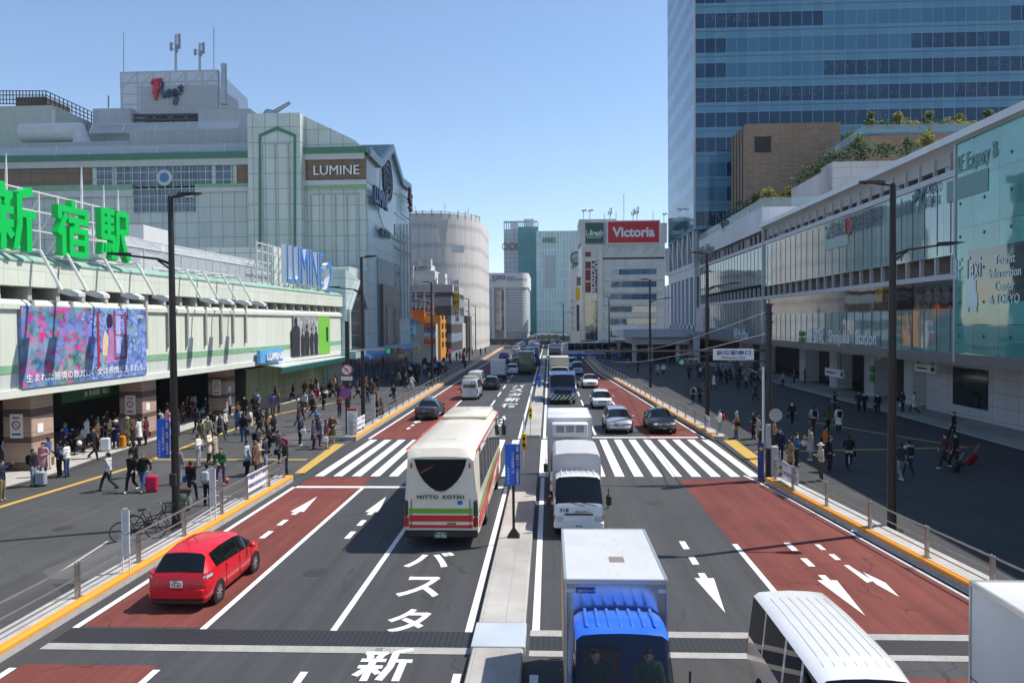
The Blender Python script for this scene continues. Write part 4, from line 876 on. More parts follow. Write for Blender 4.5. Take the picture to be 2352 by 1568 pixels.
glasstext('window_letters', '4F Expwy B', 2195, 2290, 365, 1.2, frost_d, 'faint frosted expressway bus lettering high on the glass hall', FX - .1, .02)
glasstext('window_letters', '3F Taxi', 2190, 2252, 615, 1.3, frost, 'frosted taxi lettering on the glass hall', FX - .1, .02)
glasstext('window_letters', 'Tourist\nInformation\nCenter\n& TOKYO', 2271, 2345, 640, 2.7, frost, 'frosted tourist information lettering at the right end of the glass hall', FX - .1, .02)
fb(FX - .065, FX + .1, Y0, YB - 1.6, 8.25, 11.4, g_dk, 'dark_glazing')
p = PX(2231, 672, FX - .1); m = MB(); cy, cz = p.y, p.z
for a, b, c_, d_ in ((-.62, .62, -.85, -.05), (-.45, .45, -.05, .72), (-.2, .2, .72, .95), (-.55, -.33, -1.15, -.85), (.33, .55, -1.15, -.85)): m.box(FX - .1, FX - .07, cy + a, cy + b, cz + c_, cz + d_)
tag(m.build('taxi_pictogram', frost), 'frosted front view taxi pictogram on the glass hall', 'pictogram')
m = MB()
for x0, x1, y0, y1 in ((2218, 2242, 630, 660), (2180, 2210, 580, 700)): a_, b_ = PX(x0, y0, FX), PX(x1, y1, FX)
p = PX(2225, 425, FX); m.box(FX - .09, FX - .06, p.y - 2.2, p.y + 2.4, p.z - .7, p.z + .6); m.box(FX - .1, FX - .07, p.y - 1.9, p.y + 2.1, p.z + .9, p.z + 1.0); tag(m.build('bus_pictogram', frost_d), 'faint frosted bus pictogram below the expressway lettering', 'pictogram')
m = MB(); a_, b_ = PX(1613, 712, FX - .3), PX(1622, 770, FX - .3); m.box(FX - .5, FX - .1, PX(1623, 740, FX).y, PX(1606, 740, FX).y, 5.6, 9.6); o = tag(m.build('poster_board', M('poster_lilac', (.6, .5, .58), .5, var=.25, scale=.8)), 'tall pale pink poster at the far corner of the glass front', 'poster')
# -- glass tower --
TY, TX = 138.0, 25.4; TR, TB, TH = 104.0, 168.0, 196.0
FLH, PW = 4.27, 1.84; z_top0 = PY(1592, 0, TY).z
n = NT('tower_glass'); x, y, z = n.xyz(n.pos()); nx = n.xyz(n.geo.outputs['True Normal'])[0]
side = n.math('GREATER_THAN', n.math('ABSOLUTE', nx), .6)
u = n.math('ADD', n.math('MULTIPLY', y, side), n.math('MULTIPLY', x, n.math('SUBTRACT', 1.0, side)))
cu = n.math('DIVIDE', n.math('SUBTRACT', u, TX - 184 * PW), PW); cz = n.math('DIVIDE', n.math('ADD', z, 1.75 + 42.7), FLH)
fu, fz = n.math('FRACT', cu), n.math('FRACT', cz); iu, iz = n.math('FLOOR', cu), n.math('FLOOR', cz)
vis = n.math('LESS_THAN', fz, .62)
ln = n.math('MAXIMUM', n.math('LESS_THAN', fu, .055), n.math('MAXIMUM', n.math('COMPARE', fz, .62, .012), n.math('LESS_THAN', fz, .024)))
ln2 = n.math('COMPARE', fz, .98, .0)
blind = n.math('GREATER_THAN', n.white(n.math('FLOOR', n.math('DIVIDE', iu, 8.5)), iz), .80)
rnd = n.white(iu, iz)
vcol = n.mix(blind, n.mix(rnd, (.001, .034, .085, 1), (.003, .055, .125, 1)), n.mix(rnd, (.04, .15, .26, 1), (.06, .20, .31, 1)))
scol = n.mix(rnd, (.085, .24, .36, 1), (.115, .29, .41, 1))
col = n.mix(vis, scol, vcol)
col = n.mix(ln, col, (.20, .30, .38, 1))
# ceiling lights seen through the upper panes: little lit dashes
du, dz = n.math('FRACT', n.math('MULTIPLY', fu, 2.0)), n.math('FRACT', n.math('MULTIPLY', fz, 9.0))
dash = n.math('MULTIPLY', n.math('LESS_THAN', n.math('ABSOLUTE', n.math('SUBTRACT', n.math('ADD', du, n.math('MULTIPLY', dz, -.3)), .35)), .09), n.math('COMPARE', dz, .5, .22))
on = n.math('MULTIPLY', n.math('MULTIPLY', n.math('GREATER_THAN', n.white(n.math('FLOOR', n.math('DIVIDE', iu, 4.3)), n.math('ADD', iz, 31.0)), .62), n.math('GREATER_THAN', n.white(n.math('FLOOR', n.math('MULTIPLY', cu, 2.0)), n.math('FLOOR', n.math('MULTIPLY', cz, 9.0))), .55)), n.math('COMPARE', fz, .40, .17))
em = n.math('MULTIPLY', n.math('MULTIPLY', dash, on), n.math('MULTIPLY', n.math('SUBTRACT', 1.0, blind), vis))
n.p.inputs['Emission Color'].default_value = (.8, .9, 1, 1); n.link(n.math('MULTIPLY', em, .1), n.p.inputs['Emission Strength'])
n.bump(n.noise(.3, 2), .03, .3)
tg = n.done(col, .03, 0, .5, 1.5)
t = tw = thing('glass_tower', 'very tall blue glass office tower rising behind the brown garden block', 'building', (62, 155, 0))
zb = PY(1594, 527, TY).z
fb(TX, TR, TY, TB, zb, TH, tg, 'curtain_wall')
m = MB()
for k in range(1, 30):
 zz = zb + k * FLH
 m.box(TX, TR, TY - .09, TY, zz - .05, zz + .05)
m.build('transom', M('transom_blue', (.14, .2, .26), .3, .3), t)
m = MB(); m.box(TX - .1, TX + .25, TY - .12, TY + .2, zb, TH); m.build('corner_trim', frame_w, t)
# tower foot: white frame, struts and blue windows
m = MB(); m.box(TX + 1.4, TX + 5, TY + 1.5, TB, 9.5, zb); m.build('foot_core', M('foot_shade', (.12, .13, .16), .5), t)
m = MB()
for k in range(7):
 y = TY + 1.2 + k * 5.6; m.box(TX + .05, TX + .8, y, y + 1.1, 17.5, zb)
 if k % 2: m.bar((TX + .5, y - 4.4, 17.6), (TX + .5, y - .2, zb), .5, .4); m.bar((TX + .5, y + 5, 17.6), (TX + .5, y + 1, zb), .5, .4)
m.box(TX - .1, TX + 1.2, TY, TB, 16.9, 17.7); each(m, 'strut', frame_w, t)
fb(TX + .05, TX + .9, TY, TB, 15.2, 16.9, wh, 'white_band'); fb(TX + .4, TX + 1.4, TY, TB, 6.6, 15.2, glass('foot_glass', (.03, .07, .16), 1.2, (.3, .31, .34), .1), 'window_band')
m = MB()
for k in range(9): y = TY + k * 4.4; m.box(TX, TX + .42, y, y + 1.5, 5.4, 15.2)
each(m, 'white_frame', wh, t)
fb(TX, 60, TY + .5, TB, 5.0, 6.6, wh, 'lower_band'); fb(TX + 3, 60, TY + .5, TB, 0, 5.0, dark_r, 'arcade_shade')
for k in range(6): MB().box(TX + .1, TX + 1.1, TY + 1 + k * 6.3, TY + 2 + k * 6.3, 0, 5.0).build('column', wh, t)
# canopy over the side entrance
t = thing('entrance_canopy', 'long white canopy on columns under the tower', 'canopy', (20, 150, 0))
a_, b_ = PY(1432, 758, 142), PY(1600, 770, 142)
fb(a_.x, TX + 2, 142, 168, 4.5, 6.0, wh, 'roof', t); fb(a_.x + 2, TX, 143, 160, 3.2, 4.4, wh, 'lower_beam', t)
for x in (a_.x + 2.2, 18.5, 23.5): MB().tube([(x, 144, 0), (x, 144, 4.6)], .45, 12).build('column', wh, t)
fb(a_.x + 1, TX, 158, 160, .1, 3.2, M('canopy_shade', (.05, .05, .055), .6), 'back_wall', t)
# -- brown block and garden terraces --
brick = panel('brown_brick', (.30, .205, .135), (.15, .10, .065), 1.0, .22, .03, .16, .75, dirt=.14)
GY = 124.0
t = thing('stone_block', 'plain brown stone block with one square black opening below the tower', 'building', (38, 128, 18))
p0, p1 = PY(1712, 285, GY), PY(1931, 274, GY)
m = MB(); m.box(p0.x, p1.x, GY, GY + 9.5, 17, p0.z); m.build('block', brick, t)
m = MB(); a_, b_ = PY(1733, 314, GY), PY(1771, 350, GY); m.box(a_.x, b_.x, GY - .06, GY, b_.z, a_.z); m.build('square_opening', black, t)
m = MB()
for k in range(4): y = GY + 1.6 + k * 2.0; m.box(p0.x - .08, p0.x, y, y + .22, 18, p0.z - .02)
each(m, 'groove', dark_r, t)
t = thing('terrace_wall', 'brown stone terrace walls stepping down under the planting', 'terrace', (55, 118, 18))
def tri(pts, Y, d, mat, name): m = MB(); m.prism([PY(x, y, Y) for x, y in pts], (0, d, 0)); return m.build(name, mat, t)
tri([(1895, 440), (1975, 312), (2190, 305), (2330, 300), (2330, 470), (1895, 470)], 112, 5, brick, 'wall')
tri([(1912, 372), (2110, 368), (2130, 470), (1912, 470)], 96, 4, panel('pale_wall', (.42, .42, .43), (.3, .3, .31), 3.1, 1.2, .08, .05, .6), 'pale_wall')
tri([(1835, 425), (1912, 382), (1912, 470), (1835, 470)], 97, 3, panel('grey_slope', (.34, .35, .38), (.26, .27, .3), 1.0, 30, .04, .05, .6), 'grey_wall')
m = MB(); a_, b_ = PY(1930, 345, 113), PY(1985, 290, 111); m.quad(PY(1905, 363, 111), PY(1985, 305, 111), PY(1985, 287, 111), PY(1905, 345, 111)); m.quad(PY(1985, 305, 111), PY(2270, 300, 111), PY(2270, 283, 111), PY(1985, 287, 111)); m.build('glass_rail', rg, t)
# == planting
def leafmat(name, c, v=.45):
 n = NT(name); f = n.noise(1.7, 4, .7); r = n.white(*[n.math('FLOOR', n.math('MULTIPLY', q, 5.0)) for q in n.xyz(n.pos())[:2]])
 col = n.mix(n.math('MULTIPLY', n.math('ADD', f, r), .5), c4([q * (1 - v) for q in c]), c4([q * (1 + v) for q in c]))
 n.p.inputs['Subsurface Weight'].default_value = 0
 return n.done(col, .7, 0, .12)
lf_d = leafmat('leaf_dark', (.022, .055, .014)); lf_m = leafmat('leaf_mid', (.075, .13, .025)); lf_y = leafmat('leaf_yellow', (.22, .21, .03)); bark = M('bark', (.09, .07, .05), .9)
def leaves(mb, c, r, n_, s, squash=1.0):
 for _ in range(n_):
  v = Vector((R.gauss(0, 1), R.gauss(0, 1), R.gauss(0, 1))).normalized() * (R.random() ** .45)
  p = Vector(c) + Vector((v.x * r, v.y * r, v.z * r * squash))
  u = Vector((R.gauss(0, 1), R.gauss(0, 1), R.gauss(0, 1))).normalized(); w = u.orthogonal().normalized(); k = s * R.uniform(.6, 1.3)
  mb.quad(p - u * k, p + w * k * .55, p + u * k, p - w * k * .55)
def tree(x, y0, y1, Y, mat, lab, dens=1.0):
 b_, tp = PY(x, y0, Y), PY(x, y1, Y); h = tp.z - b_.z
 t = thing('garden_tree', lab, 'tree', b_, 0, 'small trees on the roof garden')
 m = MB(); m.tube([b_, b_.lerp(tp, .5) + Vector((.1, 0, 0)), b_.lerp(tp, .9)], [.09, .06, .02], 5)
 for k in range(5): q = b_.lerp(tp, .3 + .12 * k); m.tube([q, q + Vector((R.uniform(-.5, .5), R.uniform(-.5, .5), .5)) * h * .25], [.04, .015], 4)
 m.build('trunk', bark, t)
 m = MB()
 for k in range(9):
  f = .32 + .62 * R.random(); q = b_.lerp(tp, f) + Vector((R.gauss(0, .2), R.gauss(0, .2), 0)) * h * (1.15 - f)
  leaves(m, q, h * .27 * R.uniform(.7, 1.2), int(80 * dens), .2)
 m.build('crown', mat, t)
TREES = [(1763, 475, 430, 106, lf_y, 'pale yellow green tree on the near terrace, leftmost'), (1812, 470, 424, 105, lf_y, 'pale yellow tree beside the grey slope'), (1844, 470, 424, 104, lf_m, 'thin green tree near the grey slope, third on the terrace'), (1882, 468, 424, 102, lf_m, 'dark thin tree at the foot of the pale wall'),
 (1735, 500, 450, 110, lf_m, 'low bushy green tree below the brown block'), (1974, 350, 312, 108, lf_m, 'round dense green tree in front of the brown terrace wall'), (2086, 352, 318, 107, lf_m, 'round green tree above the hedge, right of centre'), (2026, 350, 330, 107, lf_y, 'small pale shrub tree between the two round trees'),
 (2130, 350, 302, 109, lf_y, 'tall pale wispy tree against the brown terrace'), (2000, 300, 262, 113, lf_m, 'tree on the top terrace, leftmost'), (2062, 298, 262, 113, lf_y, 'wispy tree on the top terrace, second'), (2134, 296, 258, 113, lf_m, 'tree on the top terrace, third'), (2204, 292, 264, 113, lf_y, 'wispy tree on the top terrace, fourth'), (2270, 290, 255, 113, lf_m, 'tree on the top terrace, nearest the roof edge'),
 (1952, 330, 300, 113, lf_y, 'small pale tree at the top corner of the brown wall')]
for a in TREES: tree(*a)
def hedge(pts, Y, d, h, mat, lab, s=.2, n_=60):
 m = MB()
 for (xa, ya_), (xb, yb_) in zip(pts[:-1], pts[1:]):
  a_, b_ = PY(xa, ya_, Y), PY(xb, yb_, Y); L = (b_ - a_).length
  for k in range(max(2, int(L / .7))):
   q = a_.lerp(b_, (k + R.random()) / max(2, int(L / .7))) + Vector((0, R.uniform(0, d), R.uniform(0, h * .6))); leaves(m, q, h * .5, n_, s, .8)
 return tag(m.build('hedge', mat), lab, 'hedge')
hedge([(1995, 290), (2065, 289)], 111.5, 1.2, 1.3, lf_m, 'green hedge strip on the top terrace, left')
hedge([(2072, 289), (2128, 288)], 111.5, 1.2, 1.4, lf_y, 'yellow hedge strip on the top terrace, left'); hedge([(2130, 288), (2180, 286)], 111.5, 1.2, 1.3, lf_m, 'green hedge strip on the top terrace, right'); hedge([(2182, 286), (2262, 283)], 111.5, 1.2, 1.4, lf_y, 'yellow hedge strip on the top terrace, right')
hedge([(1925, 362), (2110, 350)], 103, 2.5, 2.2, lf_d, 'long dark hedge under the brown terrace wall', .22, 80)
hedge([(1840, 420), (1925, 362)], 103, 2.0, 2.4, lf_d, 'dark hedge running down beside the grey slope', .22, 80); hedge([(1860, 395), (1930, 350)], 106, 1.5, 1.0, lf_m, 'pale green shrubs above the dark sloping hedge', .18, 50)
hedge([(1660, 530), (1735, 480)], 112, 2, 2.6, lf_d, 'dark shrubs between the tower and the white parapet', .22, 80); hedge([(1730, 480), (1760, 468)], 108, 1.5, 1.0, lf_m, 'pale shrubs behind the white parapet', .18, 50)
# == far buildings down the road
def tower_box(name, lab, x0, x1, ytop, Y, depth, mat, part='wall', z0=0):
 t = thing(name, lab, 'building', ((PY(x0, 740, Y).x + PY(x1, 740, Y).x) / 2, Y + depth / 2, 0))
 a_, b_ = PY(x0, ytop, Y), PY(x1, ytop, Y); MB().box(a_.x, b_.x, Y, Y + depth, z0, a_.z).build(part, mat, t); return t
# shrouded building
SY = 205.0
n = NT('shroud'); x, y, z = n.xyz(n.pos())
ang = n.math('ADD', x, n.math('MULTIPLY', y, .8))
seam = n.math('LESS_THAN', n.math('FRACT', n.math('DIVIDE', ang, 2.9)), .05)
fl_ = n.math('ABSOLUTE', n.math('SUBTRACT', n.math('FRACT', n.math('DIVIDE', n.math('ADD', z, n.math('MULTIPLY', n.noise(.2, 2), 1.2)), 5.2)), .5))
band_ = n.rng(fl_, .0, .22, .72, 1.0); st_ = n.rng(n.noise(.9, 4, .6, n.scaled(n.pos(), (1, 1, .06))), .3, .7, .86, 1.1)
g = n.node('CombineXYZ'); k = n.math('MULTIPLY', band_, st_)
for i in range(3): n.link(k, g.inputs[i])
sh_m = n.done(n.mix(seam, n.mix(1.0, (.60, .57, .54, 1), g.outputs[0], 'MULTIPLY'), (.74, .72, .69, 1)), .75)
t = thing('shrouded_building', 'large rounded building wrapped in pale grey scaffold sheeting', 'building', (-35, 225, 0))
xl, xr = PY(860, 600, SY).x, PY(1105, 600, SY + 16).x; zt = PY(980, 489, SY).z; zr = PY(1100, 505, SY + 10).z
pl = [(xl, SY)] + [(xr - 14 + 14 * math.sin(a), SY + 16 - 16 * math.cos(a)) for a in [math.pi / 2 * q / 9 for q in range(10)]] + [(xr, SY + 45), (xl, SY + 45)]
m = MB(); m.loft([[(p[0], p[1], 0) for p in pl], [(p[0], p[1], zt) for p in pl]]); m.build('sheeting', sh_m, t, 30)
m = MB()
for a_, b_ in zip(pl[:11], pl[1:11]):
 n_ = max(1, int((Vector(b_) - Vector(a_)).length / 1.6))
 for k in range(n_):
  q = Vector(a_).lerp(Vector(b_), k / n_); m.tube([(q.x, q.y, zt - 1), (q.x, q.y, zt + R.uniform(.5, 1.3))], .12, 4)
 m.tube([(a_[0], a_[1], zt + .4), (b_[0], b_[1], zt + .4)], .1, 4)
m.build('scaffold_top', M('scaffold', (.25, .25, .25), .6), t)
m = MB(); a_, b_ = PY(1038, 571, SY - .3), PY(1082, 570, SY - .3); m.prism([(a_.x, SY - .2, a_.z - 1.0), (b_.x - 2, SY + 1.2, a_.z - 1.0), (b_.x - 2, SY + 1.2, a_.z + .9), (a_.x, SY - .2, a_.z + .9)], (0, -.1, 0)); tag(m.build('cloth_banner', M('banner_pale', (.62, .62, .64), .6, var=.2, scale=2)), 'pale crumpled banner halfway up the shrouded building', 'banner')
m = MB(); m.prism([PY(1005, 510, SY - .1), PY(1030, 503, SY - .1), PY(1018, 600, SY - .1)], (0, -.06, 0)); tag(m.build('loose_sheet', M('sheet_cream', (.58, .54, .47), .7)), 'torn cream flap of sheeting hanging from the shrouded building', 'sheet')
for x, y1 in ((954, 474), (1022, 466), (1075, 478)):
 m = MB(); m.tube([PY(x, 492, SY + 8), PY(x, y1, SY + 8)], .1, 4); tag(m.build('roof_mast', grey_m), {954: 'short mast on the shrouded building, left', 1022: 'thin mast on the shrouded building, centre', 1075: 'short mast on the shrouded building, right'}[x], 'mast')
# dark banded block with white roof plant
KY = 165.0
n = NT('banded_wall'); x, y, z = n.xyz(n.pos()); fz = n.math('FRACT', n.math('DIVIDE', n.math('ADD', z, .6), 3.9))
bw = n.done(n.mix(n.math('LESS_THAN', fz, .48), (.075, .06, .055, 1), n.mix(n.noise(.9, 3), (.12, .17, .22, 1), (.32, .4, .45, 1))), .35)
t = tower_box('banded_block', 'dark banded building with cluttered white roof plant', 880, 1036, 671, KY, 25, bw)
m = MB(); ybox(m, 880, 655, 1040, 671, KY, 22, .3); m.build('roof_edge', M('roof_edge_grey', (.42, .41, .4), .7), t)
m = MB(); ybox(m, 948, 622, 999, 656, KY + 3, 8, 0); ybox(m, 955, 608, 990, 624, KY + 4, 6, 0); ybox(m, 938, 610, 950, 655, KY + 2, 4, 0); ybox(m, 1006, 628, 1022, 655, KY + 2, 4, 0)
a_, b_ = PY(971, 612, KY + 4), PY(971, 596, KY + 4); m.tube([a_, b_], .9, 8); m.tube([a_ + Vector((1.3, 0, 0)), b_ + Vector((1.3, 0, 0))], .8, 8)
m.build('roof_plant', M('plant_white', (.55, .54, .52), .7, var=.15), t)
m = MB()
for k in range(24): x = 882 + k * 6.7; a_ = PY(x, 655, KY); m.tube([a_, a_ + Vector((0, 0, 1.6))], .07, 4)
m.tube([PY(882, 641, KY), PY(1040, 641, KY)], .07, 4); m.build('roof_rail', grey_m, t)
m = MB(); ybox(m, 1003, 652, 1022, 668, KY + 1, 1, .5); m.build('vent_box', M('vent_grey', (.4, .4, .4), .7), t)
t = thing('steel_stage', 'open pale steel lattice standing in front of the dark banded block', 'lattice', PY(975, 800, KY - 4))
m = MB()
for x in (935, 955, 975, 995): m.bar(PY(x, 735, KY - 4), PY(x, 672, KY - 4), .22, .22)
for y in (676, 690, 705, 720): m.bar(PY(930, y, KY - 4), PY(1000, y, KY - 4), .18, .18)
for a in ((935, 735, 955, 676), (955, 735, 975, 676), (975, 735, 995, 676), (960, 748, 1000, 730), (940, 748, 990, 715)): m.bar(PY(a[0], a[1], KY - 4), PY(a[2], a[3], KY - 4), .16, .16)
m.build('lattice', M('lattice_pale', (.45, .45, .45), .6), t)
# low shops in front of it
t = tower_box('shop_block', 'low grey shop building stacked with red and orange signs', 930, 1001, 744, KY - 12, 10, M('shop_grey', (.42, .42, .4), .7, var=.12))
t = thing('orange_building', 'narrow bright orange building between the grey shops', 'building', (-24, 161, 0)); zo = PY(1005, 724, 156).z; MB().box(-26.5, -21.9, 156, 169, 0, zo).build('wall', M('orange_wall', (.60, .24, .02), .6, var=.1), t)
m = MB()
for k in range(4): m.box(-21.9, -21.8, 158, 160, 2.5 + k * 1.9, 3.6 + k * 1.9); m.box(-21.9, -21.8, 163, 165.5, 2.5 + k * 1.9, 3.6 + k * 1.9)
each(m, 'window', black, t)
m = MB(); ybox(m, 945, 712, 975, 733, KY - 10, 1, 0); tag(m.build('orange_hoarding', orange_s), 'orange hoarding on the roof in front of the dark banded block', 'hoarding')
m = MB(); ybox(m, 934, 713, 946, 732, KY - 10.5, 1, 0); tag(m.build('pink_hoarding', M('salmon', (.62, .3, .22), .5)), 'salmon pink hoarding left of the orange one', 'hoarding')
NB = [('narrow_shop_building', 'pale narrow building behind the yellow sports sign', 1040, 1062, 742, 185, M('nb1', (.45, .42, .4), .7)), ('narrow_shop_building', 'dark narrow building right of the white vertical sign', 1062, 1074, 725, 192, M('nb2', (.12, .11, .11), .7)),
 ('narrow_shop_building', 'cream narrow building beside the orange building', 1019, 1032, 705, 170, M('nb3', (.5, .47, .42), .7)), ('narrow_shop_building', 'thin pinkish building left of the shrouded one', 1030, 1046, 760, 180, M('nb4', (.4, .28, .26), .7)),
 ('narrow_shop_building', 'grey narrow building at the foot of the shrouded one', 1062, 1080, 770, 198, M('nb5', (.38, .38, .38), .7)), ('narrow_shop_building', 'bluish narrow block between the shrouded and the white rounded building', 1108, 1118, 700, 320, M('nb6', (.22, .26, .38), .7)),
 ('narrow_shop_building', 'brown narrow shop left of the white rounded building', 1107, 1124, 765, 300, M('nb7', (.24, .15, .11), .7)), ('narrow_shop_building', 'beige slim building beside the sloping white one', 1310, 1322, 700, 290, M('nb8', (.5, .47, .4), .7))]
for a in NB:
 t = tower_box(a[0], a[1], a[2], a[3], a[4], a[5], 10, a[6])
 m = MB(); X0, X1 = PY(a[2], 700, a[5]).x, PY(a[3], 700, a[5]).x; zt_ = PY(a[2], a[4], a[5]).z
 zz = 3.2
 while zz < zt_ - 1.5: m.box(X0 + .3, X1 - .3, a[5] - .08, a[5], zz, zz + 1.4); zz += 3.1
 each(m, 'window_band', glass_d, t)
def board(x0, y0, x1, y1, Y, mat, lab, txt=None, tm=None, out=.3, vertical=False, h=.6, name='shop_sign', parts=None, cat='sign'):
 X0, X1, z0, z1 = FR(x0, y0, x1, y1, Y)
 t = thing(name, lab, cat, ((X0 + X1) / 2, Y - out, z0))
 MB().box(X0, X1, Y - out, Y, z0, z1).build('board', mat, t)
 if txt:
  m = MB(); L = txt if isinstance(txt, list) else [txt]
  for i, s in enumerate(L):
   zz = z1 - (z1 - z0) * (i + .5) / len(L)
   add_text(m, s, ((X0 + X1) / 2, Y - out - .04, zz), (1, 0, 0), (0, 0, 1), (X1 - X0) * .86, (z1 - z0) * h / len(L), .05, .015)
  m.build('lettering', tm or white_s, t)
 return t
board(975, 742, 1001, 755, KY - 13, red_s, 'orange red book shop sign, top of its stack', 'BOOK-OFF', yellow_s); board(975, 755.5, 1001, 764, KY - 13, navy_s, 'dark blue sign under the orange red book shop sign', '本 DVD', white_s)
board(975, 764.5, 1001, 771, KY - 13, white_s, 'white strip sign under the dark blue one', 'ここから東側', black); t = board(975, 777, 1001, 789, KY - 13, red_s, 'red hamburger restaurant sign with a yellow arch letter')
m = MB(); strokes(m, [[(0, 0), (.2, .9), (.32, 1), (.5, .2)], [(.5, .2), (.68, 1), (.8, .9), (1, 0)]], frame(PY(979, 787, KY - 13.4), (1, 0, 0), (0, 0, 1)), 1.0, .85, .16, .05); add_text(m, 'DVD', PY(994, 783, KY - 13.4), (1, 0, 0), (0, 0, 1), 1.0, .4, .05) if 0 else None; m.build('lettering', yellow_s, t)
board(930, 744, 954, 772, KY - 13.5, M('map_blue', (.12, .42, .62), .5, var=.3, scale=.6), 'pale blue and white square sign on the grey shop', '口', white_s)
board(942, 791, 963, 803, KY - 16, yellow_s, 'yellow sign low between the store canopy and the shops', 'カメラ', black)
board(1034, 642, 1055, 671, KY + 3, white_s, 'white rooftop sign with red lettering above the yellow one', ['カラオケ', 'コロロ'], M('letter_crimson', (.5, .03, .05), .5)); board(1034, 672, 1056, 703, KY + 3, yellow_s, 'yellow rooftop sports sign with black lettering', ['スポーツ', 'SPORTS'], black)
board(1043, 699, 1056, 739, KY + 8, white_s, 'white vertical sign with red and blue lettering under the yellow one', ['広島', '餃子', '店'], red_s)
board(1107, 673, 1117, 690, 300, red_s, 'red and yellow sign beside the white rounded building', None); board(1107, 690.5, 1117, 703, 300, M('sign_olive', (.2, .2, .16), .5), 'dark sign reading 24H under the red one', '24H', white_s)
board(1023, 776, 1031, 792, KY + 2, dgreen_s, 'small dark green sign among the narrow shops'); board(1030, 800, 1037, 812, KY, pink_s, 'small pink sign low among the narrow shops'); board(1047, 742, 1053, 790, 184, dgreen_s, 'tall green sign with white lettering beside the shrouded building', ['ビ', 'ル'], white_s)
board(1062, 752, 1074, 762, 196, white_s, 'white cloth sign at the foot of the shrouded building', 'HALC', grey_m); board(1107, 767, 1118, 780, 299, M('sign_brownred', (.3, .06, .03), .5), 'brown red sign at the foot of the far shops', '居酒屋', white_s)
# white rounded glass and slat building
EY = 270.0
n = NT('slat_facade'); x, y, z = n.xyz(n.pos()); fz = n.math('FRACT', n.math('DIVIDE', z, .95))
sl = n.done(n.mix(n.math('LESS_THAN', fz, .42), n.mix(n.noise(.12, 4), (.26, .32, .37, 1), (.48, .52, .55, 1)), (.62, .63, .65, 1)), .35)
t = thing('rounded_office', 'white rounded corner office building with slatted glass front', 'building', (-16, 285, 0))
xa, xb = PY(1100, 640, EY).x, PY(1213, 640, EY + 8).x; zt = PY(1160, 627, EY).z
def rp(o): return [(xa - o, EY + 4)] + [(PY(1138, 640, EY).x, EY - o), (PY(1160, 640, EY).x, EY - .8 - o)] + [(xb - 3 + (3 + o) * math.sin(a), EY + 4 - (4 + o) * math.cos(a)) for a in [math.pi / 2 * q / 6 for q in range(7)]] + [(xb + o, EY + 35), (xa - o, EY + 35)]
m = MB(); m.loft([[(*p, z_) for p in rp(0)] for z_ in (4, zt - 5)]); m.build('slat_front', sl, t, 25)
m = MB(); m.loft([[(*p, z_) for p in rp(.35)] for z_ in (zt - 5, zt)]); m.build('white_crown', white_m, t, 25)
m = MB(); m.loft([[(*p, z_) for p in rp(-.3)] for z_ in (0, 4)]); m.build('base', M('base_pale', (.45, .45, .47), .5, var=.2, scale=.2), t, 25)
m = MB(); a_, b_ = PY(1136, 655, EY - 1), PY(1159, 655, EY - 1); m.box(a_.x, b_.x, EY - 1.3, EY - .3, 5, zt - 6); m.build('glass_bay', glass('keio_glass', (.04, .06, .08), 1.4, (.5, .5, .52), .16), t)
m = MB()
for x in (1133, 1160): a_ = PY(x, 655, EY); m.box(a_.x - .35, a_.x + .35, EY - 1.6, EY - .3, 2, zt - 5)
each(m, 'pier', white_m, t)
for x, y, s, w in ((1146, 637, 'KEIO', 4.4), (1174, 640, 'KEIO', 2.8), (1116, 644, 'www.keio.co.jp', 7), (1198, 642, 'www.keio.co.jp', 3.8)):
 p = PY(x, y, EY - 1.7); m = MB(); add_text(m, s, p, (1, 0, 0), (0, 0, 1), w, None if w > 5 else 1.5, .1, .015); m.build('lettering', navy_s if w > 4 else M('letter_grey', (.15, .15, .17), .5) if 'letter_grey' not in MATS else MATS['letter_grey'], t)
# twin department blocks
OY = 340.0
oio = panel('white_grid_wall', (.66, .68, .68), (.46, .52, .54), 1.8, 2.1, .5, .04, .5); grn = panel('mint_slats', (.46, .64, .60), (.70, .78, .76), 1.3, 4.2, .36, .06, .4)
t = tower_box('grid_tower', 'pale gridded department block with a lattice crown', 1157, 1235, 527, OY + 10, 40, oio)
m = MB()
for k in range(16):
 a_ = PY(1157 + k * 5.2, 527, OY + 10); m.box(a_.x, a_.x + .4, OY + 10, OY + 10.6, a_.z, a_.z + 3.3)
a_, b_ = PY(1157, 527, OY + 10), PY(1235, 527, OY + 10); m.box(a_.x, b_.x, OY + 10, OY + 11, a_.z + 3, a_.z + 3.7)
for x0, x1, y in ((1172, 1190, 512), (1203, 1226, 503)): a_, b_ = PY(x0, y, OY + 14), PY(x1, 527, OY + 14); m.box(a_.x, b_.x, OY + 14, OY + 24, b_.z - 1, a_.z)
m.build('crown_lattice', M('crown_pale', (.55, .57, .6), .6), t)
m = MB(); add_text(m, 'OIOI', PY(1170, 566, OY + 9.4), (1, 0, 0), (0, 0, 1), 6.6, 3.4, .2, .0); m.build('lettering', M('oi_red', (.28, .10, .12), .5), t)
t = thing('mint_tower', 'tall mint green slatted building with a deep teal side', 'building', (3, OY, 0))
for nm, x0, x1, y, mt_, dy in (('teal_wall', 1190, 1236, 521, panel('teal_wall', (.09, .30, .31), (.07, .25, .26), 6, 3, .3, .06, .4), 0), ('slat_wall', 1231, 1337, 531, grn, -6)):
 a_, b_ = PY(x0, y, OY + dy), PY(x1, y, OY + dy); MB().box(a_.x, b_.x, OY + dy, OY + 30, 0, a_.z).build(nm, mt_, t)
m = MB(); ybox(m, 1251, 587, 1276, 661, OY - 6, .2, .3); m.build('window_panel', M('panel_grey', (.45, .5, .5), .4), t)
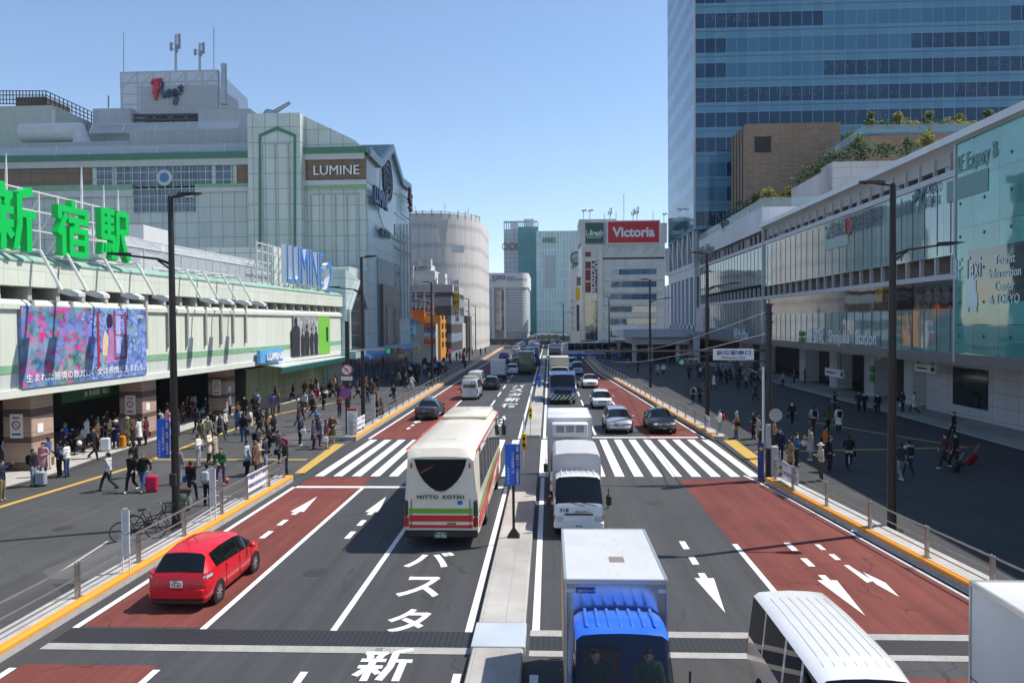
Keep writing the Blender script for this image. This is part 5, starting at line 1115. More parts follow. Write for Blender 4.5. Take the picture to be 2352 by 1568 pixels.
for x, y in ((1261, 551), (1280, 768)):
 m = MB(); add_text(m, 'ANNEX', PY(x, y, OY - 6.5), (1, 0, 0), (0, 0, 1), 6, 2.1, .2, .02); m.build('lettering', M('mint_letter', (.04, .30, .14), .5) if 'mint_letter' not in MATS else MATS['mint_letter'], t)
# sports shop building
VY = 228.0
vp = panel('ivory_panels', (.74, .72, .67), (.5, .49, .45), 3.0, 1.05, .05, .05, .5, dirt=.1)
t = vb = tower_box('sports_shop_building', 'cream tiled corner building with blue ribbon windows and large roof signs', 1336, 1527, 560, VY, 26, vp)
blue_w = glass('ribbon_glass', (.05, .13, .22), 2.7, (.25, .3, .34), .12)
for k in range(6):
 y0 = 618 + k * 28.6
 m = MB(); ybox(m, 1402, y0, 1508, y0 + 13, VY, .1, -.0 + .02); m.build('window', blue_w, t)
 m = MB(); ybox(m, 1386, y0 + 13.5, 1525, y0 + 24, VY, .1, .35); m.build('spandrel', vp, t)
m = MB(); ybox(m, 1378, 592, 1527, 594, VY, .1, .1); m.build('shadow_joint', dark_r, t)
m = MB(); ybox(m, 1343, 575, 1372, 780, VY, .3, .5); m.build('glass_bay', glass('bay_glass', (.02, .028, .03), 1.5, (.3, .3, .3), .16, sz=3.4), t)
m = MB()
for y0, y1 in ((579, 590), (601, 618), (620, 645), (648, 672)): ybox(m, 1344, y0, 1357, y1, VY, .3, .56)
each(m, 'red_panel', M('deep_red', (.26, .015, .02), .4), t)
m = MB(); ybox(m, 1359, 600, 1371, 672, VY, .3, .57); m.build('sign_strip', M('strip_maroon', (.12, .012, .016), .4), t)
m = MB(); a_ = PY(1365, 636, VY - .9); add_text(m, 'Victoria', a_, (0, 0, -1), (1, 0, 0), PY(0, 602, VY).z - PY(0, 670, VY).z, None, .1, .02); m.build('lettering', white_s, t)
m = MB(); ybox(m, 1336, 563, 1385, 800, VY, .2, .3); ybox(m, 1372, 570, 1384, 800, VY, .2, .6); each(m, 'corner_pier', vp, t)
m = MB(); ybox(m, 1330, 504, 1415, 560, VY + 6, 14, 0); m.build('roof_house', M('roof_house_grey', (.5, .5, .5), .7), t)
m = MB()
for k in range(20): x = 1345 + k * 9.2; a_ = PY(x, 560, VY + 1); m.bar(a_, a_ + Vector((0, 0, 1.2)), .16, .16)
for x in (1400, 1430, 1460, 1490, 1515): a_ = PY(x, 565, VY - .2); m.bar(a_, a_ + Vector((-2.0, -.2, -2.4)), .1, .1)
m.build('sign_support', grey_m, t)
X0, X1, z0, z1 = FR(1344, 512, 1386, 559, VY)
t = thing('roof_sign', 'dark green outdoor shop sign on the roof left of the red one', 'sign', ((X0 + X1) / 2, VY, z0))
MB().box(X0, X1, VY - .5, VY, z0, z1).build('board', dgreen_s, t)
m = MB(); add_text(m, 'L-Breath', ((X0 + X1) / 2, VY - .54, (z0 + z1) / 2), (1, 0, 0), (0, 0, 1), (X1 - X0) * .92, 1.7, .05, .03); m.box(X0 + .4, X1 - .6, VY - .54, VY - .5, (z0 + z1) / 2 - 1.4, (z0 + z1) / 2 - 1.2); m.build('lettering', white_s, t)
X0, X1, z0, z1 = FR(1396, 510, 1513, 557, VY)
t = thing('roof_sign', 'big red roof sign with white lettering', 'sign', ((X0 + X1) / 2, VY, z0))
MB().box(X0 - .35, X1 + .35, VY - .6, VY, z0 - .35, z1 + .35).build('frame', white_s, t); MB().box(X0, X1, VY - .7, VY - .6, z0, z1).build('board', M('victoria_red', (.60, .008, .025), .4, var=.03), t)
m = MB(); add_text(m, 'Victoria', ((X0 + X1) / 2, VY - .76, (z0 + z1) / 2), (1, 0, 0), (0, 0, 1), (X1 - X0) * .83, 2.9, .05, .035); m.build('lettering', white_s, t)
m = MB(); ybox(m, 1386, 510, 1396, 560, VY, .3, .3); ybox(m, 1514, 512, 1532, 556, VY + 1, 8, 0); tag(m.build('sign_screen', M('screen_grey', (.5, .5, .52), .6)), 'pale grey panels framing the two roof signs', 'panel')
for i, (x, y1, big) in enumerate(((1340, 484, 1), (1355, 484, 1), (1388, 490, 0), (1401, 478, 2), (1415, 487, 0), (1433, 446, 0), (1454, 480, 2), (1463, 475, 2), (1500, 485, 0), (1525, 492, 1))):
 lab = ('lamp on a stalk at the left corner of the sign roof', 'second lamp on a stalk by the green roof sign', 'thin rod above the green roof sign', 'twin panel antenna above the green roof sign', 'short rod left of the tallest one', 'tallest thin rod above the red roof sign', 'antenna left of a pair above the red roof sign', 'antenna right of a pair above the red roof sign', 'rod above the right part of the red roof sign', 'small antenna at the right end of the sign roof')[i]
 if big == 2: antenna(x, 512, y1, VY + 4, lab, .8); continue
 m = MB(); m.tube([PY(x, 512, VY + 4), PY(x, y1, VY + 4)], .1, 5)
 if big: p = PY(x, y1, VY + 4); m.ball(p, .5, .4, .35); m.ball(p + Vector((.7, 0, .2)), .4, .3, .3)
 tag(m.build('roof_mast', grey_m), lab, 'mast')
# pale slab building with the round emblem, left of the sports shop
t = tower_box('emblem_building', 'pale slab building with a dark green round emblem behind the sports shop', 1310, 1352, 570, 262, 20, M('pale_slab', (.55, .56, .58), .6, var=.1))
m = MB(); p = PY(1323, 592, 261.7); m.lathe(p, (0, -1, 0), [(2.0, 0), (2.0, .15), (1.55, .15), (1.55, 0)], 24, False); m.bar(p + Vector((-1.2, -.1, -.6)), p + Vector((1.1, -.1, .9)), .45, .1); m.bar(p + Vector((-1.0, -.1, -.8)), p + Vector((1.4, -.1, -.2)), .4, .1)
add_text(m, 'JP', PY(1322, 609, 261.7), (1, 0, 0), (0, 0, 1), 2.6, 2.0, .1, .02); m.build('emblem', dgreen_s, t)
m = MB()
for k, ch in enumerate('新宿郵便局'): add_text(m, ch, PY(1316, 690 + k * 16, 261.7), (1, 0, 0), (0, 0, 1), 1.2, 1.2, .1)
m.build('lettering', grey_m, t)
for x0, y0, x1, y1, mt_, lab in ((1324, 636, 1337, 656, M('sg1', (.2, .18, .16), .5), 'dark shop sign at the side of the sports building, topmost'), (1322, 660, 1332, 690, yellow_s, 'yellow shop sign at the side of the sports building'), (1334, 665, 1340, 740, red_s, 'tall red vertical sign at the side of the sports building'), (1324, 700, 1331, 760, M('sg2', (.05, .05, .07), .5), 'dark vertical sign under the yellow one'), (1333, 742, 1339, 790, M('sg3', (.4, .35, .3), .5), 'brownish sign low at the side of the sports building')):
 board(x0, y0, x1, y1, VY + 8, mt_, lab, ['店', '酒'] if y1 - y0 > 60 else None, white_s)
# low station hall at the far right, distant roofs
t = tower_box('street_arcade', 'low dark arcade at the foot of the sports building', 1336, 1530, 782, VY - 1, 3, M('arcade_tone', (.10, .09, .085), .6, var=.4, scale=.3))
m = MB(); ybox(m, 1395, 786, 1425, 806, VY - 1, .2, .1); m.build('lit_shop', M('shop_ochre', (.4, .25, .1), .6), t)
FAR = [(1107, 1160, 690, 300, (.45, .46, .5), 'far pale block glimpsed left of the rounded office'), (1120, 1145, 627, 380, (.5, .52, .58), 'far pale roof behind the rounded office'), (1213, 1232, 772, 290, (.3, .32, .36), 'far low grey block under the teal wall'), (1225, 1300, 768, 300, (.32, .33, .35), 'far low block under the mint building'), (1285, 1340, 770, 280, (.36, .34, .32), 'low brownish block left of the sports shop'), (1060, 1110, 768, 235, (.16, .15, .15), 'low dark row at the foot of the shrouded building'), (1110, 1215, 779, 262, (.14, .14, .16), 'low dark shop row in front of the rounded office'), (1200, 1290, 783, 264, (.10, .11, .12), 'low dark row of far shops behind the traffic')]
for x0, x1, y, Y, c, lab in FAR:
 t = tower_box('distant_building', lab, x0, x1, y, Y, 15, panel('far%d' % x0, c, [q * .5 for q in c], 2.6, 3.2, 1.1, .1, .5))
# road signs and signals far ahead
for i, (x0, y0, x1, y1, Y) in enumerate(((1130, 796, 1150, 805, 260), (1153, 796, 1172, 806, 262), (1176, 797, 1192, 806, 264), (1200, 795, 1214, 806, 266))):
 board(x0, y0, x1, y1, Y, blue_s, 'small blue direction sign far down the road, %s' % ('leftmost', 'second from the left', 'third from the left', 'rightmost')[i], None)
# == vehicles (built facing +Y, origin on the ground at mid length)
def paint(name, c, rough=.28, metal=0, coat=.8): 
 n = NT(name); k = n.rng(n.noise(.9, 4, .7, n.objpos()), .3, .7, .93, 1.05)
 g = n.node('CombineXYZ')
 for i in range(3): n.link(k, g.inputs[i])
 m = n.done(n.mix(1.0, c4(c), g.outputs[0], 'MULTIPLY'), rough, metal, .5); n.p.inputs['Coat Weight'].default_value = coat; n.p.inputs['Coat Roughness'].default_value = .04; return m
p_red = paint('paint_red', (.64, .004, .016), .3, 0, .35); p_white = paint('paint_white', (.72, .72, .71)); p_silver = paint('paint_silver', (.50, .52, .54), .3, .6); p_navy = paint('paint_navy', (.008, .012, .03)); p_black = paint('paint_black', (.008, .008, .009))
p_cream = paint('paint_cream', (.72, .66, .54), .35, 0, .4); p_blue = paint('paint_blue', (.025, .14, .72), .3, 0, .5); p_dblue = paint('paint_deep_blue', (.02, .06, .30)); p_grey = paint('paint_grey', (.2, .21, .22)); p_pale = paint('paint_pale_blue', (.35, .45, .6)); p_teal = paint('paint_teal', (.02, .09, .085))
carglass = NT('car_glass').done((.006, .008, .009, 1), .02, 0, .6, 1.45)
clearglass = NT('clear_windscreen').done((.01, .012, .013, 1), .02, 0, .7, 1.5); MATS['clear_windscreen'].node_tree.nodes['Principled BSDF'].inputs['Alpha'].default_value = .58
chrome = M('chrome', (.6, .6, .6), .12, 1, var=0); rim_m = M('rim_alloy', (.42, .42, .44), .3, .8, var=0); plastic = M('black_plastic', (.018, .018, .02), .55, var=0)
tail_r = M('tail_red', (.45, .008, .01), .15, var=0); lamp_c = M('lamp_clear', (.62, .64, .66), .08, .3, .9, 0); amber = M('amber_lens', (.7, .25, .02), .2, var=0); plate_w = M('plate_white', (.72, .73, .7), .4, var=0); plate_g = M('plate_green', (.01, .10, .045), .4, var=0); under = M('underbody', (.008, .008, .008), .9, var=0)
box_w = M('box_panel_white', (.66, .66, .66), .45, 0, .4, .05); alu = M('aluminium_edge', (.55, .56, .57), .35, .7, var=.05)
def dens(st, k=2):
 out = []
 for i in range(len(st) - 1):
  a = st[max(i - 1, 0)]; b = st[i]; c = st[i + 1]; d = st[min(i + 2, len(st) - 1)]
  for q in range(k):
   t = q / k; out.append(tuple(.5 * ((2 * b[j]) + (c[j] - a[j]) * t + (2 * a[j] - 5 * b[j] + 4 * c[j] - d[j]) * t * t + (3 * b[j] - a[j] - 3 * c[j] + d[j]) * t ** 3) if 0 else b[j] + (c[j] - b[j]) * t for j in range(6)))
 out.append(st[-1]); return out
def shell(root, st, side, top, mat, gl=None, sh=.09, pil=0.0, under_z=True):
 """one skin lofted along the length; side / top name the spans that are glass"""
 gl = gl or carglass
 def prof(s):
  y, zb, zt, zr, wb, wt = s; d = min(sh, .55 * max(zr - zt, .0)); mid = zb + (zt - zb) * .58
  return [(0, zb), (wb * .86, zb), (wb * .985, zb + min(.16, (zt - zb) * .3)), (wb, mid), (wb * .972, zt), (wt, zr - d), (wt * .86, zr - d * .25), (wt * .5, zr), (0, zr + .012)]
 rings = []
 for s in st:
  h = prof(s); rings.append([Vector((x, s[0], z)) for x, z in h] + [Vector((-x, s[0], z)) for x, z in h[-2:0:-1]])
 n = len(rings[0]); body = MB(); off = 0
 body.v = [p for r in rings for p in r]; W_ = {}
 for i in range(len(rings) - 1):
  for j in range(n):
   k = (j + 1) % n; f = (i * n + j, i * n + k, (i + 1) * n + k, (i + 1) * n + j)
   key = None
   if j in (4,) and i in side: key = ('window', 1, side[i])
   elif j in (n - 5,) and i in side: key = ('window', -1, side[i])
   elif j in (5, 6, 7, 8, 9, 10) and i in top: key = (top[i], 0, 0)
   if key: W_.setdefault(key, []).append(f)
   else: body.f.append(f); body.m.append(0)
 body.f += [tuple(range(n))[::-1], tuple(range((len(rings) - 1) * n, len(rings) * n))]; body.m += [0, 0]
 b = body.build('body', mat, root, 38, False)
 for (nm, sd, _), fs in W_.items():
  m = MB(); ids = sorted({q for f in fs for q in f}); ix = {q: i for i, q in enumerate(ids)}
  m.v = [body.v[q] for q in ids]; m.f = [tuple(ix[q] for q in f) for f in fs]; m.m = [0] * len(fs); m.build(nm, gl, root, 40, False)
 return b
def wheel(root, x, y, r, w, spokes=7, rim=None):
 s = 1 if x > 0 else -1
 m = MB(); m.lathe((x - s * w, y, r), (s, 0, 0), [(r * .62, 0), (r * .94, 0), (r, w * .15), (r, w * .82), (r * .93, w), (r * .66, w * .98)], 22, False); t = m.build('wheel', rubber, root, 40, False)
 m = MB(); m.lathe((x - s * .06, y, r), (s, 0, 0), [(r * .66, 0), (r * .62, .05), (r * .56, .02), (r * .56, -.05), (.01, -.05)], 22, False); m.build('rim_back', plastic if rim is None else rim, t, 40, False)
 m = MB()
 for k in range(spokes):
  a = k * 2 * math.pi / spokes; c = Vector((x - s * .035, y, r)); d = Vector((0, math.cos(a), math.sin(a))); m.bar(c + d * r * .1, c + d * r * .6, r * .15, .03)
 m.lathe((x - s * .06, y, r), (s, 0, 0), [(r * .16, 0), (r * .15, .055), (.005, .055)], 10, False); m.lathe((x - s * .05, y, r), (s, 0, 0), [(r * .66, 0), (r * .66, .035), (r * .57, .03), (r * .57, 0)], 22, False)
 m.build('rim', rim_m, t, 30, False); return t
def wheels(root, wb, ys, r, w=.18, spokes=7, rim=None, arch=True):
 for y in ys:
  for s in (1, -1):
   if arch:
    m = MB(); m.lathe((s * (wb - .12), y, r), (s, 0, 0), [(r * .98, -.1), (r * .98, .126), (r * 1.15, .126), (r * 1.15, 0)], 24, False); m.lathe((s * (wb - .2), y, r), (s, 0, 0), [(r * .98, 0), (.02, 0)], 24, False); m.build('wheel_arch', under, root, 40, False)
   wheel(root, s * (wb + .015), y, r, w, spokes, rim)
def blk(root, name, mat, x0, x1, y0, y1, z0, z1, r=.012, each=True, p=None):
 m = MB()
 m.rbox(min(x0, x1), max(x0, x1), min(y0, y1), max(y0, y1), z0, z1, min(r, abs(x1 - x0) * .3, abs(y1 - y0) * .3, (z1 - z0) * .3)); return m.build(name, mat, p or root, 40, False)
def pair(root, name, mat, x0, x1, y0, y1, z0, z1, r=.012):
 for s in (1, -1): blk(root, name, mat, s * x0, s * x1, y0, y1, z0, z1, r)
def mirror(root, x, y, z, mat, w=.2, h=.14):
 for s in (1, -1):
  m = MB(); m.ball((s * (x + .12), y, z), w * .55, .09, h * .55, 10, 6); m.bar((s * (x - .02), y, z - .03), (s * (x + .06), y, z - .02), .05, .05); m.build('mirror', mat, root, 60, False)
def plate(root, y, z, txt, top, back=True, mat=None, ink=None, x=0, w=.33, h=.165):
 s = -1 if back else 1; m = MB(); m.box(x - w / 2, x + w / 2, y - .008, y + .008, z - h / 2, z + h / 2); p = m.build('number_plate', mat or plate_w, root, None, False)
 m = MB(); u = (1, 0, 0) if back else (-1, 0, 0)
 add_text(m, txt, (x, y + s * .012, z - h * .14), u, (0, 0, 1), w * .74, h * .48, .004, .01)
 if top: add_text(m, top, (x, y + s * .012, z + h * .3), u, (0, 0, 1), w * .5, h * .22, .004, .01)
 m.build('lettering', ink or black, p, None, False)
def vthing(name, label, cat, x, y, rz, group=None): return thing(name, label, cat, (x, y, 0), rz, group)
PI = math.pi
# -- the red hatchback --
FIT = [(-1.95, .34, .66, .70, .66, .62), (-1.92, .24, .82, .86, .78, .70), (-1.84, .20, .96, 1.00, .825, .69), (-1.50, .19, 1.02, 1.43, .845, .59), (-1.36, .19, 1.02, 1.465, .845, .60), (-.80, .19, 1.00, 1.515, .848, .62), (-.72, .19, .995, 1.518, .848, .62),
 (.10, .19, .96, 1.50, .848, .62), (.18, .19, .955, 1.49, .848, .615), (.62, .19, .93, 1.42, .848, .60), (1.28, .19, .90, 1.02, .838, .66), (1.42, .20, .88, .93, .83, .70), (1.72, .22, .76, .80, .78, .66), (1.88, .26, .64, .67, .68, .56), (1.95, .34, .52, .54, .55, .45)]
t = vthing('hatchback', 'bright red hatchback driving away in the left red lane', 'car', -9.55, 21.25, rad(0)); t.scale = (.95, 1, .97)
FIT = [(a[0], a[1], a[2] + (.0), a[3], a[4], a[5]) for a in FIT]
shell(t, FIT, {4: 0, 5: 0, 7: 1, 6: 9, 8: 2, 9: 2}, {2: 'rear_window', 9: 'windshield', 10: 'windshield'}, p_red, sh=.10)
for o in list(t.children):
 pass
wheels(t, .845, (-1.22, 1.28), .30, .19, 8)
for s in (1, -1):
 m = MB(); m.loft([[Vector((s * x, y, z)) for x, y, z in r_] for r_ in ([(.62, -1.90, .80), (.80, -1.86, .82), (.80, -1.82, 1.0), (.66, -1.86, .98)], [(.64, -1.84, .80), (.855, -1.62, .84), (.86, -1.58, 1.03), (.66, -1.70, 1.0)])]); m.build('tail_lamp', tail_r, t, 30, False)
 m = MB(); m.loft([[Vector((s * x, y, z)) for x, y, z in r_] for r_ in ([(.70, -1.91, .85), (.80, -1.875, .86), (.80, -1.85, .94), (.72, -1.88, .93)], [(.70, -1.8, .85), (.865, -1.68, .88), (.868, -1.66, .96), (.72, -1.75, .93)])]); m.build('reversing_lamp', lamp_c, t, 30, False)
 m = MB(); m.loft([[Vector((s * x, y, z)) for x, y, z in r_] for r_ in ([(.50, 1.93, .60), (.66, 1.84, .60), (.66, 1.80, .72), (.5, 1.9, .7)], [(.62, 1.72, .66), (.80, 1.5, .68), (.80, 1.44, .82), (.66, 1.62, .8)])]); m.build('headlight', lamp_c, t, 30, False)
mirror(t, .86, .72, 1.0, p_red, .2, .15); blk(t, 'bumper', p_red, -.76, .76, -1.985, -1.86, .34, .62, .05); blk(t, 'bumper_base', plastic, -.7, .7, -1.975, -1.8, .2, .34, .03)
plate(t, -1.965, .73, '71-61', '多摩 502')
m = MB(); add_text(m, 'FIT', (-.6, -1.93, .88), (1, 0, 0), (0, 0, 1), .16, .045, .02); strokes(m, [[(0, 0), (.1, 1)], [(1, 0), (.9, 1)], [(.05, .5), (.95, .5)]], frame((-.05, -1.93, .88), (1, 0, 0), (0, 0, 1)), .1, .1, .16, .02); m.build('emblem', chrome, t, None, False)
m = MB(); m.tube([(0, -.75, 1.53), (0, -.98, 1.72)], .008, 5); m.build('aerial', black, t, None, False)
for s in (1, -1):
 for y_, z0_ in ((-.76, .35), (.14, .3), (.98, .35)): blk(t, 'door_seam', under, s * .842, s * .853, y_ - .006, y_ + .006, z0_, .96, .002)
 blk(t, 'door_handle', p_red, s * .845, s * .875, -.75, -.58, .86, .89); blk(t, 'door_handle', p_red, s * .845, s * .875, .05, .22, .84, .87)
m = MB(); m.box(-.3, .3, -1.68, -1.67, 1.02, 1.04); m.tube([(0, -1.8, 1.03), (.34, -1.74, 1.10)], .012, 4); m.build('wiper', black, t, None, False)
# -- generic makers --
SED = [(-2.32, .36, .70, .74, .66, .60), (-2.27, .26, .92, .97, .78, .70), (-1.95, .2, .96, 1.02, .835, .72), (-1.55, .19, .97, 1.06, .845, .68), (-1.0, .19, .96, 1.42, .848, .57), (-.25, .19, .94, 1.49, .848, .59), (-.17, .19, .94, 1.49, .848, .59), (.35, .19, .92, 1.46, .848, .58), (1.08, .19, .89, .99, .845, .68), (1.4, .2, .87, .93, .83, .72), (2.1, .24, .76, .81, .78, .68), (2.27, .3, .62, .66, .70, .58), (2.33, .38, .50, .52, .62, .5)]
def sedan(name, label, mat, x, y, rz, group=None, taxi=False, stn=SED, sidemap=None, topmap=None, L=2.32, wb=.848, axles=(-1.36, 1.40), r=.31, txt='', h=1.49, beltb=.92, back=True):
 t = vthing(name, label, 'taxi' if taxi else 'car', x, y, rz, group)
 shell(t, stn, sidemap or {3: 0, 4: 0, 6: 1, 7: 1}, topmap or {3: 'rear_window', 7: 'windshield'}, mat)
 wheels(t, wb, axles, r)
 pair(t, 'tail_lamp', tail_r, .42, .74, -L - .005, -L + .06, .70, .86); pair(t, 'headlight', lamp_c, .40, .70, L - .14, L - .02, .60, .74, .03)
 blk(t, 'bumper', mat, -.74, .74, -L - .05, -L + .15, .36, .60, .05); blk(t, 'bumper', mat, -.70, .70, L - .2, L + .04, .34, .56, .05)
 blk(t, 'grille', plastic, -.36, .36, L - .06, L + .012, .58, .72, .02); m = MB()
 for k in range(3): m.box(-.36, .36, L + .01, L + .022, .60 + k * .045, .615 + k * .045)
 m.build('grille_bar', chrome, t, None, False)
 mirror(t, .86, .72, .98, mat); plate(t, -L - .02, .78 if taxi else .66, txt or '12-34', '', True, plate_g if taxi else None, white_s if taxi else None); plate(t, L + .05, .45, txt or '12-34', '', False, plate_g if taxi else None, white_s if taxi else None)
 if taxi:
  m = MB(); m.loft([[(-.2, .0, h), (.2, .0, h), (.2, .22, h), (-.2, .22, h)], [(-.14, .05, h + .16), (.14, .05, h + .16), (.14, .17, h + .16), (-.14, .17, h + .16)]]); m.build('roof_lamp', lens_m, t, None, False)
  m = MB(); m.tube([(-.72, .95, 1.0), (-.74, 1.25, 1.08)], .02, 4); m.tube([(.72, .95, 1.0), (.74, 1.25, 1.08)], .02, 4); m.build('wing_mirror', black, t, None, False)
 return t
sedan('taxi', 'dark navy taxi driving away past the kerb in the left red lane', p_navy, -9.35, 60.4, rad(-2), taxi=True, txt='32-01')
sedan('taxi', 'black taxi with a sun glint waiting at the right stop line', p_black, 7.35, 53.0, PI + rad(1), taxi=True, txt='4 50')
SED2 = [(a[0] * 1.03, a[1], a[2] - .02, a[3] - .03, a[4] * 1.04, a[5] * 1.02) for a in SED]
sedan('sedan', 'white sedan farthest of the three cars in the lane beside the truck queue', p_white, 4.5, 88.6, PI, stn=SED2, L=2.4, wb=.88, txt='55-10')
WAG = [(-2.30, .36, .72, .76, .7, .64), (-2.26, .26, .95, .99, .82, .74), (-2.15, .2, 1.02, 1.08, .86, .72), (-1.75, .19, 1.03, 1.50, .88, .60), (-1.0, .19, 1.02, 1.56, .885, .62), (-.2, .19, .99, 1.575, .885, .63), (-.1, .19, .985, 1.575, .885, .63), (.6, .19, .95, 1.47, .885, .61), (1.5, .19, .90, 1.02, .87, .68), (1.75, .2, .86, .93, .84, .70), (2.1, .24, .74, .78, .78, .64), (2.26, .32, .60, .63, .68, .54), (2.31, .4, .50, .52, .6, .45)]
sedan('wagon', 'silver estate car waiting at the stop line left of the black taxi', p_silver, 4.55, 53.2, PI, stn=WAG, sidemap={3: 0, 4: 0, 6: 1, 7: 1}, topmap={2: 'rear_window', 7: 'windshield'}, L=2.3, wb=.885, axles=(-1.4, 1.38), txt='21-83', h=1.57)
HAT = [(a[0] * 1.02, a[1], a[2], a[3] * .985, a[4], a[5]) for a in FIT]
def hatch(label, mat, x, y, rz, txt='50-22', group=None):
 t = sedan('hatchback', label, mat, x, y, rz, group, stn=HAT, sidemap={4: 0, 5: 0, 7: 1, 6: 9, 8: 2, 9: 2}, topmap={2: 'rear_window', 9: 'windshield', 10: 'windshield'}, L=1.96, wb=.845, axles=(-1.22, 1.28), r=.30, txt=txt, h=1.5); return t
hatch('white compact hatchback in front of the blue tipper truck lane, second of three cars', p_white, 4.4, 67.6, PI)
VAN = [(-2.34, .36, 1.05, 1.10, .74, .70), (-2.32, .26, 1.12, 1.80, .82, .70), (-2.22, .22, 1.12, 1.95, .845, .72), (-1.3, .22, 1.12, 1.985, .848, .735), (-1.22, .22, 1.12, 1.985, .848, .735), (-.1, .22, 1.10, 1.985, .848, .735), (.0, .22, 1.10, 1.985, .848, .735), (.75, .22, 1.08, 1.97, .848, .73), (.85, .22, 1.07, 1.965, .848, .73), (1.45, .22, 1.04, 1.90, .848, .69), (2.05, .22, 1.0, 1.13, .84, .74), (2.24, .26, .88, .93, .80, .70), (2.34, .34, .66, .70, .72, .60)]
def van(name, label, mat, x, y, rz, rack=False, txt='40-07', group=None, sc=(1, 1, 1)):
 t = vthing(name, label, 'van', x, y, rz, group); t.scale = sc
 shell(t, VAN, {2: 0, 4: 1, 6: 2, 8: 3, 9: 3}, {9: 'windshield'} , mat, sh=.10)
 wheels(t, .848, (-1.25, 1.38), .32)
 m = MB(); m.quad((-.62, -2.352, 1.17), (.62, -2.352, 1.17), (.58, -2.31, 1.74), (-.58, -2.31, 1.74)); m.build('rear_window', carglass, t, None, False)
 pair(t, 'tail_lamp', tail_r, .72, .82, -2.36, -2.28, .62, 1.02); pair(t, 'headlight', lamp_c, .48, .78, 2.2, 2.34, .72, .9, .03)
 blk(t, 'bumper', mat, -.8, .8, -2.4, -2.2, .36, .58, .04); blk(t, 'bumper', mat, -.78, .78, 2.2, 2.38, .34, .6, .04); blk(t, 'grille', plastic, -.42, .42, 2.27, 2.36, .70, .82, .02)
 mirror(t, .86, 1.75, 1.15, plastic, .22, .26); plate(t, -2.37, .78, txt, '', True); plate(t, 2.39, .46, txt, '', False)
 m = MB(); m.box(-.005, .005, -2.365, -2.34, .6, 1.75); m.build('door_seam', plastic, t, None, False)
 m = MB(); m.tube([(-.3, 2.1, 1.14), (.2, 1.98, 1.24)], .012, 4); m.tube([(.1, 2.1, 1.14), (.55, 1.98, 1.22)], .012, 4); m.build('wiper', black, t, None, False)
 for k in range(-3, 4):
  o_ = (.012 * (1 - abs(k) * .17 / .37) if abs(k) < 3 else -.013) + .003; m = MB()
  for (ya, za), (yb, zb) in (((-1.8, 1.968), (-1.3, 1.985)), ((-1.3, 1.985), (0, 1.985)), ((0, 1.985), (.75, 1.97)), ((.75, 1.97), (1.1, 1.937))): m.quad((k * .17 - .005, ya, za + o_), (k * .17 + .005, ya, za + o_), (k * .17 + .005, yb, zb + o_), (k * .17 - .005, yb, zb + o_))
  m.build('roof_seam', grey_m, t, None, False)
 if rack:
  m = MB()
  for y_ in (-1.8, -1.0, -.2, .6): m.bar((-.7, y_, 2.1), (.7, y_, 2.1), .04, .04); m.bar((-.68, y_, 1.95), (-.68, y_, 2.1), .03, .03); m.bar((.68, y_, 1.95), (.68, y_, 2.1), .03, .03)
  for x_ in (-.7, .7): m.bar((x_, -1.9, 2.12), (x_, .7, 2.12), .04, .04)
  m.build('roof_rack', chrome, t, None, False); blk(t, 'rack_load', M('load_tan', (.5, .4, .25), .7), -.55, .55, -1.85, -.9, 2.12, 2.22)
  m = MB()
  for z_ in (1.1, 1.3, 1.5, 1.7): m.bar((.2, -2.38, z_), (.5, -2.38, z_), .02, .02)
  m.bar((.2, -2.38, 1.0), (.2, -2.36, 1.9), .02, .02); m.bar((.5, -2.38, 1.0), (.5, -2.36, 1.9), .02, .02); m.build('rear_ladder', plastic, t, None, False)
 return t
van('van', 'white van seen from above in the right lanes next to the white box truck', p_white, 4.66, 13.12, PI, sc=(.98, 1.0, 1.04))
van('van', 'white van with a roof rack and rear ladder driving away beyond the dark taxi', p_white, -7.65, 76.2, 0, True); van('van', 'white van just beyond the one with the roof rack', p_white, -8.3, 88, 0)
hatch('black hatchback right of the two white vans', p_black, -6.4, 86.4, 0, '81-02'); hatch('white car between the small white truck and the dark coach', p_white, -5.3, 112, 0)
